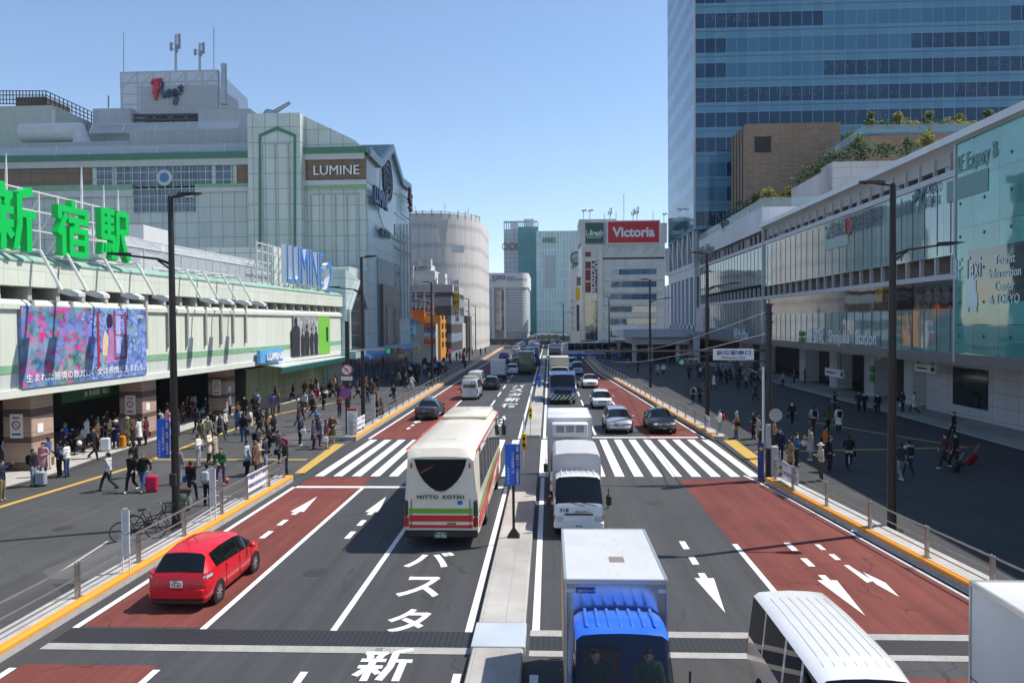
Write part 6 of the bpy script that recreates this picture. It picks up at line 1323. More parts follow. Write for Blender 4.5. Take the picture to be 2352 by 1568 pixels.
# -- the cream coach --
def coach(name, label, mat, x, y, rz, full=False, L=5.98, group=None, stripe=None):
 t = vthing(name, label, 'bus', x, y, rz, group); t.scale = (1, 1, .955)
 ST_ = [(-L, .42, 1.55, 1.7, 1.10, 1.0), (-L + .06, .32, 1.72, 3.1, 1.21, 1.08), (-L + .30, .30, 1.78, 3.36, 1.243, 1.12), (-L + .9, .30, 1.78, 3.45, 1.245, 1.15)]
 y_ = -L + 1.0; side = {}
 while y_ < L - 1.6:
  ST_.append((y_, .30, 1.78, 3.45, 1.245, 1.15)); ST_.append((y_ + .05, .30, 1.78, 3.45, 1.245, 1.15)); side[len(ST_) - 1] = len(ST_); y_ += 1.42
 ST_ += [(L - .75, .30, 1.75, 3.42, 1.245, 1.14), (L - .62, .3, 1.7, 3.4, 1.243, 1.13), (L - .1, .32, 1.5, 3.1, 1.18, 1.02), (L, .4, 1.3, 1.5, 1.08, .98)]
 k = len(ST_); top = {k - 3: 'windshield', k - 2: 'windshield'}
 shell(t, ST_, side, top, mat, sh=.14)
 wheels(t, 1.24, (-L + 3.3, L - 2.65), .5, .28, 8, grey_m)
 m = MB(); prof = [(-.86, 3.02), (.86, 3.02), (.80, 2.76), (.69, 2.5), (.54, 2.27), (.35, 2.08), (.15, 1.95), (0, 1.92), (-.15, 1.95), (-.35, 2.08), (-.54, 2.27), (-.69, 2.5), (-.80, 2.76)]
 m.prism([(x_, -L - .02 + max(0, (z_ - 1.7)) * .045, z_) for x_, z_ in prof], (0, .05, 0)); m.build('rear_window', carglass, t, None, False)
 blk(t, 'bumper', plastic, -1.2, 1.2, -L - .06, -L + .3, .34, .60, .05); blk(t, 'bumper', plastic, -1.15, 1.15, L - .2, L + .05, .32, .6, .05)
 pair(t, 'tail_lamp', tail_r, 1.06, 1.215, -L - .045, -L + .1, .70, 1.05, .04); pair(t, 'lamp_cover', M('smoked_lens', (.05, .05, .055), .2) if 'smoked_lens' not in MATS else MATS['smoked_lens'], 1.07, 1.21, -L - .04, -L + .1, 1.06, 1.62, .04); pair(t, 'marker_lamp', tail_r, .93, .98, -L + .0, -L + .06, 2.72, 2.9)
 blk(t, 'engine_cover', mat, -.95, .95, -L - .025, -L + .05, .64, 1.66, .02)
 pair(t, 'headlight', lamp_c, .75, 1.08, L - .1, L + .03, .75, .95, .03)
 for s in (1, -1):
  m = MB(); m.tube([(s * 1.1, L - .1, 2.9), (s * 1.32, L + .25, 2.85), (s * 1.36, L + .28, 2.5)], .035, 6); m.rbox(s * 1.36 - .1, s * 1.36 + .1, L + .2, L + .34, 2.0, 2.55, .04); m.build('mirror', plastic, t, 40, False)
 blk(t, 'air_conditioner', mat, -.95, .95, L - 4.6, L - 1.2, 3.44, 3.62, .07)
 return t
cx = -3.58
t = coach('coach', 'cream highway coach with green and red stripes driving away before the crossing', p_cream, cx, 31.1, 0)
gs, rs = M('stripe_green', (.16, .36, .035), .35, var=.05), M('stripe_red', (.58, .02, .02), .35, var=.05)
L = 5.98
blk(t, 'stripe', gs, -1.04, 1.04, -L - .032, -L + .05, 1.18, 1.35, .004); blk(t, 'stripe', rs, -1.04, 1.04, -L - .032, -L + .05, .90, 1.12, .004); blk(t, 'stripe', rs, -1.04, 1.04, -L - .034, -L + .05, .68, .79, .004)
for s in (1, -1):
 m = MB(); x_ = s * 1.252
 m.prism([(x_, -L + .28, 1.3), (x_, -L + .28, 1.12), (x_, L - 4, 1.55), (x_, L - 1, 1.72), (x_, L - 2, 1.7), (x_, L - 5, 1.68)], (s * .004, 0, 0)); m.build('stripe', gs, t, None, False)
 m = MB(); m.prism([(x_, -L + .28, 1.05), (x_, -L + .28, .62), (x_, -L + 2.6, .62), (x_, -L + 4, .9), (x_, L - 3, 1.35), (x_, L - 1, 1.6), (x_, L - 4, 1.5)], (s * .005, 0, 0)); m.build('stripe', rs, t, None, False)
 m = MB(); m.prism([(x_, L - 4.6, .62), (x_, L - 3.9, .62), (x_, L - .9, 1.5), (x_, L - 1.4, 1.55)], (s * .006, 0, 0)); m.build('stripe', rs, t, None, False)
 m = MB(); m.prism([(s * 1.17, -L + .35, 3.33), (s * 1.17, L - .9, 3.36), (s * 1.17, L - .9, 3.27), (s * 1.17, -L + .35, 3.25)], (s * .012, 0, 0)); m.build('stripe', rs, t, None, False)
lo_ = M('letter_olive', (.03, .05, .02), .5)
for s_, x_ in (('NITTO', -.42), ('KOTSU', .42)): m = MB(); add_text(m, s_, (x_, -L - .03, 1.745), (1, 0, 0), (0, 0, 1), .70, .125, .012, .03, 1.15); m.build('lettering', lo_, t, None, False)
m = MB(); add_text(m, 'FUSO', (.02, -L - .045, 1.94), (1, 0, 0), (0, 0, 1), .28, .05, .01, .03); m.build('emblem', chrome, t, None, False)
blk(t, 'sticker', blue_s, .55, .72, -L - .035, -L, 1.48, 1.62, .003); blk(t, 'sticker', MATS['leaf_green'], .2, .5, -L - .04, -L, .80, .87, .003)
plate(t, -L - .075, .46, '10-93', '横浜 200', True, plate_g, white_s, 0, .44, .22)
m = MB()
for s in (-1, 1): m.box(s * .96 - .006, s * .96 + .006, -L - .028, -L + .02, .66, 1.66)
m.build('cover_seam', plastic, t, None, False)
m = MB(); m.box(-.35, .35, -L + 1.6, -L + 2.2, 3.45, 3.47); m.build('roof_hatch', p_cream, t, None, False)
# other buses
t = coach('coach', 'dark green coach far ahead in the lane left of the island', p_teal, -3.35, 116.5, 0); t2 = coach('coach', 'dark blue coach beyond the dark green one', p_dblue, -3.0, 137, 0)
t = coach('coach', 'white and blue coach seen side on turning across the far road', p_white, 8.4, 160, rad(-80))
blk(t, 'stripe', blue_s, 1.25, 1.262, -5.6, 5.6, .45, .95, .003); blk(t, 'stripe', blue_s, -1.262, -1.25, -5.6, 5.6, .45, .95, .003)
# -- trucks --
CAB = [(-.80, .55, 1.22, 1.92, .80, .72), (-.74, .5, 1.22, 2.02, .84, .76), (-.3, .45, 1.2, 2.06, .85, .77), (-.24, .45, 1.2, 2.06, .85, .77), (.16, .42, 1.18, 2.055, .85, .765), (.30, .40, 1.14, 2.02, .85, .755), (.80, .38, 1.10, 1.20, .845, .79), (.86, .38, 1.0, 1.04, .83, .78), (.90, .4, .72, .74, .80, .74)]
def truck_cab(t, mat, y0, w=1.0, hs=1.0, badge=None, num=None, gl=None, txt=''):
 """cab whose back stands at y0"""
 o = bpy.data.objects.new('cab', None); COL.objects.link(o); o.parent = t
 st = [(a[0] + .8 + y0, a[1] * hs, a[2] * hs, a[3] * hs, a[4] * w, a[5] * w) for a in CAB]; F_ = y0 + 1.7
 bpy.data.objects.remove(o)
 shell(t, st, {3: 0, 4: 0, 5: 0}, {5: 'windshield'}, mat, gl, sh=.10)
 W = .85 * w
 blk(t, 'bumper', mat, -W, W, F_ - .25, F_ + .06, .34 * hs, .60 * hs, .05)
 pair(t, 'headlight', lamp_c, .52 * w, .80 * w, F_ - .1, F_ + .03, .60 * hs, .78 * hs, .03); pair(t, 'turn_signal', amber, .79 * w, .845 * w, F_ - .12, F_ + .01, .62 * hs, .8 * hs)
 blk(t, 'grille', plastic, -.48 * w, .48 * w, F_ - .02, F_ + .008, .80 * hs, .86 * hs, .004)
 for s in (1, -1):
  m = MB(); m.tube([(s * (W - .03), F_ - .3, .95 * hs), (s * (W + .14), F_ - .12, 1.0 * hs), (s * (W + .16), F_ - .12, 1.7 * hs)], .02, 6); m.rbox(s * (W + .17) - .09, s * (W + .17) + .09, F_ - .17, F_ - .07, 1.12 * hs, 1.48 * hs, .035); m.build('mirror', plastic, t, 40, False)
 m = MB(); m.tube([(-.2, F_ + .0, 1.12 * hs), (.35, F_ - .06, 1.24 * hs)], .014, 4); m.tube([(-.6, F_ + .0, 1.12 * hs), (-.1, F_ - .06, 1.22 * hs)], .014, 4); m.build('wiper', black, t, None, False)
 for k in range(-3, 4): blk(t, 'roof_rib', mat, k * .19 * w - .025, k * .19 * w + .025, y0 + .12, y0 + .9, 2.05 * hs, 2.078 * hs, .01)
 if badge: m = MB(); add_text(m, badge, (-.12 * w, F_ + .03, .93 * hs), (-1, 0, 0), (0, 0, 1), .5, .07, .02, .02); m.build('emblem', chrome, t, None, False)
 if num: m = MB(); add_text(m, num, (.5 * w, F_ + .02, .98 * hs), (-1, 0, 0), (0, 0, 1), .3, .12, .02, .01); m.build('lettering', black, t, None, False)
 plate(t, F_ + .07, .47 * hs, txt or '38-20', '', False)
def truck(name, label, mat, x, yfront, rz, box=(1.8, 3.4, 2.8), cw=1.0, ch=1.0, gap=.1, boxmat=None, cargo='box', badge=None, num=None, group=None, gl=None):
 """faces +Y before turning; yfront is where the cab's nose ends up"""
 bw, bl, bh = box; Lt = 1.75 + gap + bl
 t = vthing(name, label, 'truck', x, yfront + (Lt / 2 if abs(abs(rz) - PI) < .5 else -Lt / 2), rz, group)
 nose = Lt / 2; y0 = nose - 1.75
 truck_cab(t, mat, y0, cw, ch, badge, num, gl)
 blk(t, 'chassis', under, -.45, .45, -nose + .1, nose - .5, .38, .62, .02)
 wheels(t, .80 * cw, (nose - .95,), .37, .2, 5, grey_m, True); wheels(t, .78 * cw, (-nose + 1.0,), .37, .3, 5, grey_m, False)
 b0, b1 = -nose, y0 - gap
 if cargo == 'box':
  m = MB(); m.rbox(-bw / 2, bw / 2, b0, b1, .75, bh, .03); bo = m.build('cargo_box', boxmat or box_w, t, 40, False)
  m = MB()
  for a in ((-bw / 2, 1), (bw / 2, -1)):
   for yy in (b0, b1): m.box(a[0] - .02, a[0] + .02, yy - .02, yy + .02, .74, bh)
   m.box(a[0] - .025, a[0] + .025, b0, b1, bh - .06, bh + .015); m.box(a[0] - .025, a[0] + .025, b0, b1, .72, .80)
  for yy in (b0, b1): m.box(-bw / 2, bw / 2, yy - .025, yy + .025, bh - .06, bh + .015)
  m.build('edge_trim', alu, bo, None, False)
 pair(t, 'tail_lamp', tail_r, bw / 2 - .3, bw / 2 - .08, -nose - .03, -nose + .02, .5, .66)
 return t, b0, b1
# blue truck
roofm = NT('stained_box_roof'); cr_ = roofm.noise(2.6, 5, .6, roofm.objpos()); crack = roofm.math('LESS_THAN', roofm.math('ABSOLUTE', roofm.math('SUBTRACT', cr_, .5)), .0025)
roofm.done(roofm.mix(roofm.math('MULTIPLY', crack, .6), roofm.mix(roofm.noise(1.2, 5, .7, roofm.objpos()), (.42, .43, .44, 1), (.62, .62, .62, 1)), (.15, .12, .09, 1)), .5)
bluefront = M('box_front_alu', (.55, .58, .64), .16, .85, .6, .05)
t, b0, b1 = truck('box_truck', 'bright blue cab truck with a grey box, nearest of the waiting truck queue', p_blue, 1.13, 11.8, PI, (1.76, 3.35, 2.8), .98, 1.14, .03, bluefront, gl=clearglass)
m = MB(); m.box(-.88, .88, b0 + .03, b1 - .03, 2.8, 2.806); m.build('box_roof', roofm.m, t, None, False)
m = MB(); m.box(-.25, .03, -.55, -.22, 2.807, 2.812); m.build('roof_patch', M('roof_vent', (.22, .18, .16), .6), t, None, False)
blk(t, 'side_panel', M('side_orange', (.60, .34, .12), .5), -.912, -.9, b0 + .1, b1 - .1, .85, 2.7, .003); blk(t, 'side_panel', MATS['side_orange'], .9, .912, b0 + .1, b1 - .1, .85, 2.7, .003)
m = MB(); add_text(m, '日本フルハーフ', (.52, b1 + .03, 2.62), (-1, 0, 0), (0, 0, 1), .30, .055, .01); lab_ = m
blk(t, 'maker_plate', navy_s, .36, .70, b1, b1 + .02, 2.57, 2.67, .003); lab_.build('lettering', white_s, t, None, False)
pair(t, 'marker_lamp', lamp_c, .72, .86, b1, b1 + .03, 2.58, 2.66)
# things seen through its windscreen
blk(t, 'dashboard_box', white_s, -.1, .12, 2.06, 2.2, 1.34, 1.44); blk(t, 'seat', M('seat_red', (.35, .06, .03), .7), -.05, .6, .95, 1.1, 1.0, 1.7, .05)
# canvas truck
t, b0, b1 = truck('canvas_truck', 'white truck with a grey canvas hood and number 318, second in the queue', p_white, .95, 26.25, PI, (1.75, 3.3, 2.5), 1.0, .98, .1, None, 'canvas', 'ISUZU', '318')
canvas = M('canvas_grey', (.46, .46, .47), .6, var=.1, scale=3)
blk(t, 'flatbed', p_white, -.86, .86, b0, b1, .75, 1.2, .02)
m = MB(); rings = []
for k in range(15):
 y = b0 + .02 + (b1 - b0 - .04) * k / 14; rings.append([(xx * .87, y, 1.15 + (zz - 1.15) * (1 + (.012 if k % 2 else -.008))) for xx, zz in ((-1, 1.15), (-1, 2.34), (-.97, 2.46), (-.86, 2.55), (-.4, 2.6), (.4, 2.6), (.86, 2.55), (.97, 2.46), (1, 2.34), (1, 1.15))])
m.loft(rings); m.build('canvas_hood', canvas, t, 30, False)
blk(t, 'dashboard_box', M('paper_pale', (.6, .72, .72), .6), -.3, .0, 2.2, 2.32, 1.2, 1.3)
# refrigerated truck
t, b0, b1 = truck('refrigerated_truck', 'white refrigerated truck with a cooling unit over the cab, third in the queue', p_white, .85, 32.0, PI, (1.92, 4.1, 3.15), 1.03, 1.0, .12)
blk(t, 'cooling_unit', box_w, -.78, .78, b1, b1 + .5, 2.38, 3.0, .06)
m = MB()
for k in range(3):
 for xx in (-.42, 0, .42): m.box(xx - .17, xx + .17, b1 + .5, b1 + .52, 2.62 + k * .1, 2.66 + k * .1)
m.build('vent_slot', plastic, t, None, False)
# blue tipper
t, b0, b1 = truck('tipper_truck', 'large deep blue tipper truck with a black and white striped bumper', p_dblue, 1.15, 69.6, PI, (2.3, 4.6, 2.6), 1.38, 1.30, .1, p_dblue)
n = NT('hazard_stripes'); x_, y_, z_ = n.xyz(n.objpos()); hz = n.done(n.mix(n.math('GREATER_THAN', n.math('FRACT', n.math('MULTIPLY', n.math('ADD', x_, z_), 2.6)), .5), (.02, .02, .02, 1), (.7, .7, .68, 1)), .5)
nose = (1.75 + .1 + 4.6) / 2; blk(t, 'striped_bumper', hz, -1.18, 1.18, nose - .1, nose + .12, .42, .82, .02); blk(t, 'front_panel', plastic, -.8, .8, nose - .06, nose + .06, .95, 1.35, .03); blk(t, 'fog_lamp', yellow_s, -.3, .05, nose + .05, nose + .13, .5, .7, .02)
t, b0, b1 = truck('box_truck', 'beige box truck right behind the blue tipper', p_white, 1.1, 88, PI, (2.2, 5.0, 3.3), 1.2, 1.1, .1, M('box_beige', (.55, .48, .38), .5))
t, b0, b1 = truck('box_truck', 'white box truck cut off by the right edge, with a thin dark red side stripe', p_white, 7.62, 6.3, PI, (2.1, 4.3, 3.2), 1.15, 1.1, .1)
blk(t, 'stripe', M('stripe_dark_red', (.35, .03, .03), .5), 1.05, 1.062, b0, b1, 1.55, 1.60, .003); blk(t, 'stripe', MATS['stripe_dark_red'], 1.05, 1.062, b0, b1, 1.68, 1.70, .003)
t, b0, b1 = truck('box_truck', 'small white box truck driving away right of the black hatchback', p_white, -6.6, 103.5, 0, (1.75, 3.2, 2.6), 1.0, .98, .1)
# -- far traffic --
kei = dict(sc=(.86, .74, .92))
van('minivan', 'pale blue and white small van beyond the white sedan', p_pale, 3.9, 110, PI, **kei); van('minivan', 'white small van behind the pale blue one', p_white, 3.7, 124, PI, **kei)
van('minivan', 'dark navy van far ahead on the left lane', p_dblue, -8.3, 142, 0); van('minivan', 'pink tinted small van beside the dark navy one', paint('paint_rose', (.55, .38, .4)), -6.3, 148, 0, **kei)
hatch('teal green hatchback far ahead between the van lanes', p_teal, -5.4, 133, 0); hatch('silver hatchback far ahead near the island', p_silver, -3.4, 165, 0); hatch('grey hatchback far ahead left of the silver one', p_grey, -6.2, 172, 0)
hatch('dark blue hatchback beyond the beige box truck', p_dblue, .9, 108, PI); hatch('black hatchback following the dark blue one', p_black, .9, 121, PI); hatch('white hatchback far off beyond the side on coach', p_white, 3.2, 185, PI); hatch('blue hatchback far off left of the island', p_blue, -3.4, 190, 0); hatch('white hatchback farthest on the left lane', p_white, -8.5, 200, 0)
truck('box_truck', 'far dark box truck right of the island', p_navy, .9, 133, PI, (2.1, 4.5, 3.0), 1.2, 1.1, .1, p_grey); truck('box_truck', 'far pale blue box truck beyond the dark one', p_pale, 1.0, 148, PI, (2.1, 4.5, 3.1), 1.2, 1.1, .1, M('box_pale_blue', (.3, .42, .58), .5))
# == street furniture
def railing(name, lab, pts, posts, group, zt=.88, banner=None):
 t = thing(name, lab, 'railing', (pts[0][0], pts[0][1], .28), 0, group)
 def at(y):
  for (xa, ya), (xb, yb) in zip(pts[:-1], pts[1:]):
   if ya <= y <= yb: return xa + (xb - xa) * (y - ya) / (yb - ya)
  return pts[-1][0]
 for y in posts:
  x = at(y); m = MB(); m.rbox(x - .035, x + .035, y - .10, y - .06, .28, .28 + zt + .05, .008); m.rbox(x - .035, x + .035, y + .04, y + .08, .28, .28 + zt + .05, .008); m.box(x - .08, x + .08, y - .15, y + .13, .28, .295); m.build('post', steel, t, None)
 for z, r in ((zt, .028), (.52, .02), (.20, .02)):
  m = MB(); m.tube([(p[0], p[1], .28 + z) for p in pts], r, 6); m.build('rail', steel, t, 50)
 return at
atL = railing('railing', 'stainless railing on the near left kerb beside the red hatchback', [(-12.27, 4), (-12.27, 35.4)], [6, 8.6, 11.2, 13.7, 16.3, 19.5, 22.5, 25.4, 28.4, 30.8, 33.3, 35.2], 'kerb railings')
atLF = railing('railing', 'long stainless railing on the far left kerb beyond the crossing', [(-12.5, 48.3), (-13.1, 115), (-13.3, 200)], [48.5 + 3 * k for k in range(44)], 'kerb railings')
atR = railing('railing', 'stainless railing on the near right kerb beside the double white line', [(12.95, 4), (11.42, 20.5), (9.95, 35.2)], [8, 11, 14, 17, 20.6, 23.5, 26.8, 30.0, 33.1, 35.0], 'kerb railings')
atRF = railing('railing', 'long stainless railing on the far right kerb beyond the crossing', [(10.3, 48.3), (7.55, 115), (7.6, 200)], [48.5 + 3 * k for k in range(44)], 'kerb railings')
def lamp(x, y, lab, arm=1, ht=11.9, top_dir=-1, r=.125, arm_z=9.75, arm_len=1.55):
 t = thing('street_lamp', lab, 'street lamp', (x, y, PZ), 0, 'dark street lamps along the road')
 m = MB(); m.lathe((x, y, PZ), (0, 0, 1), [(r * 1.3, 0), (r * 1.3, .02), (r * 1.15, .9), (r * 1.0, ht * .55), (r * .78, ht - .1), (r * .5, ht)], 10); m.build('pole', dark_m, t, 40)
 m = MB(); m.lathe((x, y, PZ), (0, 0, 1), [(r * 3, 0), (r * 3, .03), (r * 1.6, .05)], 10); m.build('base_plate', dark_m, t)
 d = top_dir
 m = MB(); m.tube([(x, y, ht), (x + d * .5, y, ht + .05)], .05, 6); m.build('top_bracket', dark_m, t)
 h = lamphead(x + d * .62, y, ht + .08, d, t)
 m = MB(); m.tube([(x, y, arm_z - .25), (x + arm * .5, y, arm_z - .05), (x + arm * arm_len, y, arm_z + .08)], [.06, .05, .04], 6); m.bar((x, y, arm_z - .45), (x + arm * .5, y, arm_z - .1), .05, .06); m.build('arm', dark_m, t, 50)
 lamphead(x + arm * (arm_len + .3), y, arm_z + .12, arm, t)
 return t
def lamphead(x, y, z, d, t):
 m = MB(); m.loft([[(x + d * a, y - w, z + b), (x + d * a, y + w, z + b), (x + d * a, y + w * .8, z + b + h), (x + d * a, y - w * .8, z + b + h)] for a, w, b, h in ((-.35, .07, -.06, .12), (-.1, .15, -.06, .13), (.25, .17, -.02, .09), (.5, .12, .03, .03))]); o = m.build('lamp_head', dark_m, t, 40)
 m = MB(); m.loft([[(x + d * a, y - .12, z - .075 + b), (x + d * a, y + .12, z - .075 + b)] for a, b in ((-.08, 0), (.25, .03))], False, False); m.build('lens', lens_m, o); return o
p = G(405, 1205, .1); lamp(p.x, p.y, 'dark street lamp on the near left kerb carrying a blue sign', -1, 11.9, 1)
p = G(2048, 1215, .1); lamp(p.x, p.y, 'dark street lamp on the near right kerb, its arm towards the glass hall', 1, 11.9, -1)
lamp(-13.0, 53.6, 'dark street lamp on the left beyond the crossing, beside the traffic signal pole', -1, 11.9, 1); lamp(10.75, 53.8, 'dark street lamp on the right beyond the crossing', 1, 11.9, -1)
lamp(-13.2, 87, 'third street lamp on the left, in front of the lattice', -1); lamp(11.0, 86, 'third street lamp on the right, in front of the sports shop building', 1)
lamp(-15.2, 147, 'fourth street lamp on the left, before the shrouded building', -1); lamp(10.8, 142, 'fourth street lamp on the right, before the sports shop building', 1); lamp(-19.6, 206, 'fifth street lamp on the left, farthest one', -1); lamp(3.4, 190, 'slim far street lamp before the mint green tower', 1)
p = G(405, 1205, .1)
def bluesign(name, lab, x, y, z0, z1, w, lines, cat='sign', u=(1, 0, 0)):
 t = thing(name, lab, cat, (x, y, z0)); MB().rbox(x - w / 2, x + w / 2, y - .03, y + .01, z0, z1, .008).build('board', blue_s, t)
 m = MB(); n_ = len(lines); 
 m2 = MB(); m2.box(x + w * .13, x + w / 2 - .02, y - .034, y - .03, z0 + .03, z1 - .03); m2.build('stripe', navy_s, t)
 for i, (s, top, bot) in enumerate(lines):
  add_text(m, '\n'.join(s), (x + w * (.32 - .3 * i), y - .042, z0 + (z1 - z0) * (top + bot) / 2), (1, 0, 0), (0, 0, 1), w * .2, (z1 - z0) * (top - bot), .006, .0)
 m.build('lettering', white_s, t); return t
q0, q1 = PY(383, 1048, p.y), PY(383, 960, p.y)
bluesign('traffic_notice', 'tall blue notice with white vertical writing on the near left street lamp', q0.x, p.y - .22, q0.z, q1.z, .47, [('一般車・原付・自転車は', .97, .08), ('バスタ新宿へは', .8, .2), ('入れません', .46, .04)])
m = MB(); m.rbox(p.x - .12, p.x + .12, p.y - .25, p.y - .12, 1.55, 2.0, .02); tag(m.build('junction_box', plastic), 'small dark box low on the near left street lamp', 'box')
pm_ = G(1180, 1232, .22); t = thing('sign_post', 'brown post with a flared foot standing on the median island', 'post', (pm_.x, pm_.y, .22))
m = MB(); m.tube([(pm_.x, pm_.y, .22), (pm_.x, pm_.y, 3.1)], .045, 8); m.build('pole', dark_m, t)
m = MB(); m.loft([[(pm_.x - .2, pm_.y - .2, .22), (pm_.x + .2, pm_.y - .2, .22), (pm_.x + .2, pm_.y + .2, .22), (pm_.x - .2, pm_.y + .2, .22)], [(pm_.x - .2, pm_.y - .2, .25), (pm_.x + .2, pm_.y - .2, .25), (pm_.x + .2, pm_.y + .2, .25), (pm_.x - .2, pm_.y + .2, .25)], [(pm_.x - .05, pm_.y - .05, .5), (pm_.x + .05, pm_.y - .05, .5), (pm_.x + .05, pm_.y + .05, .5), (pm_.x - .05, pm_.y + .05, .5)]]); m.build('foot', dark_m, t)
q0, q1 = PY(1178, 1113, pm_.y), PY(1178, 1018, pm_.y)
bluesign('traffic_notice', 'tall blue notice with white vertical writing on the median post behind the coach', q0.x, pm_.y - .06, q0.z, q1.z, .50, [('一般車・貸切バス・大型貨物車は', .98, .02), ('バスタ新宿へは', .8, .3), ('入れません', .46, .04)])
for (x, y, lab) in ((1204, 1082, 'white post with a yellow signal box on the near island tip'), (1219, 1000, 'white post with a yellow signal box on the far island tip')):
 g_ = G(x, y, .2); t = thing('island_post', lab, 'post', (g_.x, g_.y, .2), 0, 'white posts on the island tips')
 m = MB(); m.tube([(g_.x, g_.y, .2), (g_.x, g_.y, 2.9)], .035, 8); m.build('pole', white_m, t)
 m = MB(); m.rbox(g_.x - .11, g_.x + .11, g_.y - .16, g_.y - .03, 1.25, 2.05, .03); b_ = m.build('signal_box', yellow_s, t)
 m = MB(); m.lathe((g_.x, g_.y - .16, 1.8), (0, -1, 0), [(.08, 0), (.08, .06), (.06, .06)], 12); m.lathe((g_.x, g_.y - .16, 1.5), (0, -1, 0), [(.08, 0), (.08, .06), (.06, .06)], 12); m.build('lens', plastic, b_)
for x, y, r, lab in ((-6.9, 22.5, .33, 'round iron manhole cover in the lane left of the road lettering'), (4.2, 31.5, .33, 'round iron manhole cover on the right near the turning arrows'), (-17.5, 27, .33, 'round iron manhole cover on the left plaza near the bicycles'), (-20.5, 37, .3, 'round iron manhole cover on the left plaza by the yellow line'), (-3.4, 42, .3, 'round iron manhole cover on the zebra crossing'), (14.5, 34, .33, 'round iron manhole cover on the right plaza')):
 m = MB(); zz = .009 if abs(x) < 9 else PZ + .004; m.lathe((x, y, zz - .004), (0, 0, 1), [(r * 1.12, 0), (r * 1.1, .004), (r, .004), (r * .98, .002), (.02, .004)], 24); tag(m.build('manhole_cover', M('cast_iron', (.05, .047, .045), .6, .3, var=.25, scale=9) if 'cast_iron' not in MATS else MATS['cast_iron']), lab, 'manhole')
# blue marker bollard far down the island
m = MB(); m.rbox(-1.35, -1.0, 86, 86.3, .2, 1.5, .04); tag(m.build('marker_bollard', blue_s), 'small blue marker post on the island ahead of the tipper truck', 'bollard')
# traffic signals
green_l_ = EM('signal_green_lit', (.03, .4, .22), .3); off_l = M('signal_dark_lens', (.10, .075, .06), .25, var=0)
def signal(t, x, y, z, s=1.0, lit=True):
 m = MB(); m.rbox(x - .62 * s, x + .62 * s, y - .02, y + .16, z - .2 * s, z + .2 * s, .05); h = m.build('signal_head', M('signal_case', (.035, .035, .03), .5) if 'signal_case' not in MATS else MATS['signal_case'], t)
 for k in range(3):
  cx_ = x + (-.4 + .4 * k) * s; m = MB(); m.lathe((cx_, y - .02, z), (0, -1, 0), [(.16 * s, 0), (.15 * s, .02), (.01, .03)], 16); m.build('lens', green_l_ if (k == 0 and lit) else off_l, h)
  m = MB(); m.loft([[(cx_ + .18 * s * math.cos(a), y - .02 - d_, z + .18 * s * math.sin(a)) for a in [math.pi * q / 8 for q in range(9)]] for d_ in (0, .2)], False, False); m.build('visor', MATS['signal_case'], h)
px, py = -12.95, 49.3
t = thing('traffic_signal', 'traffic signal on a long arm from the dark pole left of the crossing, green lit', 'traffic signal', (px, py, PZ), 0)
m = MB(); zt = PY(790, 740, py).z; m.lathe((px, py, PZ), (0, 0, 1), [(.16, 0), (.15, 3), (.13, zt)], 10); m.build('pole', dark_m, t)
za = PY(830, 803, py).z; e_ = PY(900, 806, py); m = MB(); m.tube([(px, py, za), (e_.x, py, za + .02)], .045, 6); m.tube([(px, py, za - .25), (px + 1.2, py, za)], .03, 5); m.build('arm', grey_m, t)
c_ = PY(907, 808, py); signal(t, c_.x, py - .1, za - .08, 1.0)
def roundsign(name, lab, x, y, z, r, face, ring, kind):
 t = thing(name, lab, 'road sign', (x, y, z - r)); m = MB(); m.lathe((x, y, z), (0, -1, 0), [(r, 0), (r, .02), (.01, .021)], 28); m.build('disc', face, t)
 m = MB(); m.lathe((x, y - .021, z), (0, -1, 0), [(r * .98, 0), (r * .98, .006), (r * .78, .006), (r * .78, 0)], 28, False); m.bar((x - r * .6, y - .027, z + r * .6), (x + r * .6, y - .027, z - r * .6), .012, r * .18); 
 if kind == 'x': m.bar((x - r * .6, y - .029, z - r * .6), (x + r * .6, y - .029, z + r * .6), .012, r * .18)
 m.build('ring', ring, t)
 if kind == 'turn':
  m = MB(); m.bar((x - r * .3, y - .026, z - r * .45), (x - r * .3, y - .026, z + r * .3), .008, r * .16); m.bar((x - r * .3, y - .026, z + r * .25), (x + r * .25, y - .026, z + r * .25), .008, r * .16); m.prism([(x + r * .1, y - .026, z + r * .05), (x + r * .4, y - .026, z + r * .05), (x + r * .25, y - .026, z - r * .35)], (0, -.006, 0)); m.build('arrow', navy_s, t)
zz = PY(791, 849, py).z; roundsign('no_turn_sign', 'red ringed white no turn sign on the signal pole', px, py - .2, zz, .36, white_s, red_s, 'turn')
zz2 = PY(791, 902, py).z; roundsign('no_stopping_sign', 'blue and red crossed no stopping sign low on the signal pole', px - .1, py - .2, zz2, .34, blue_s, red_s, 'x')
t = thing('arrow_plate', 'small white plate with a red double arrow under the no turn sign', 'road sign', (px, py - .2, zz - .6)); MB().box(px - .36, px + .36, py - .22, py - .2, zz - .66, zz - .42).build('plate', white_s, t); m = MB(); m.bar((px - .26, py - .225, zz - .54), (px + .26, py - .225, zz - .54), .006, .03)
for s in (-1, 1): m.prism([(px + s * .3, py - .222, zz - .54), (px + s * .18, py - .222, zz - .47), (px + s * .18, py - .222, zz - .61)], (0, -.005, 0))
m.build('arrow', red_s, t)
t = thing('notice_board', 'white notice board with a red heading at the foot of the signal pole', 'notice', (px + .35, py - .6, PZ)); m = MB(); m.box(px + .1, px + .75, py - .62, py - .58, .15, 2.0); m.build('board', white_s, t); m = MB(); m.box(px + .1, px + .75, py - .63, py - .62, 1.82, 2.0); m.build('heading', red_s, t)
m = MB()
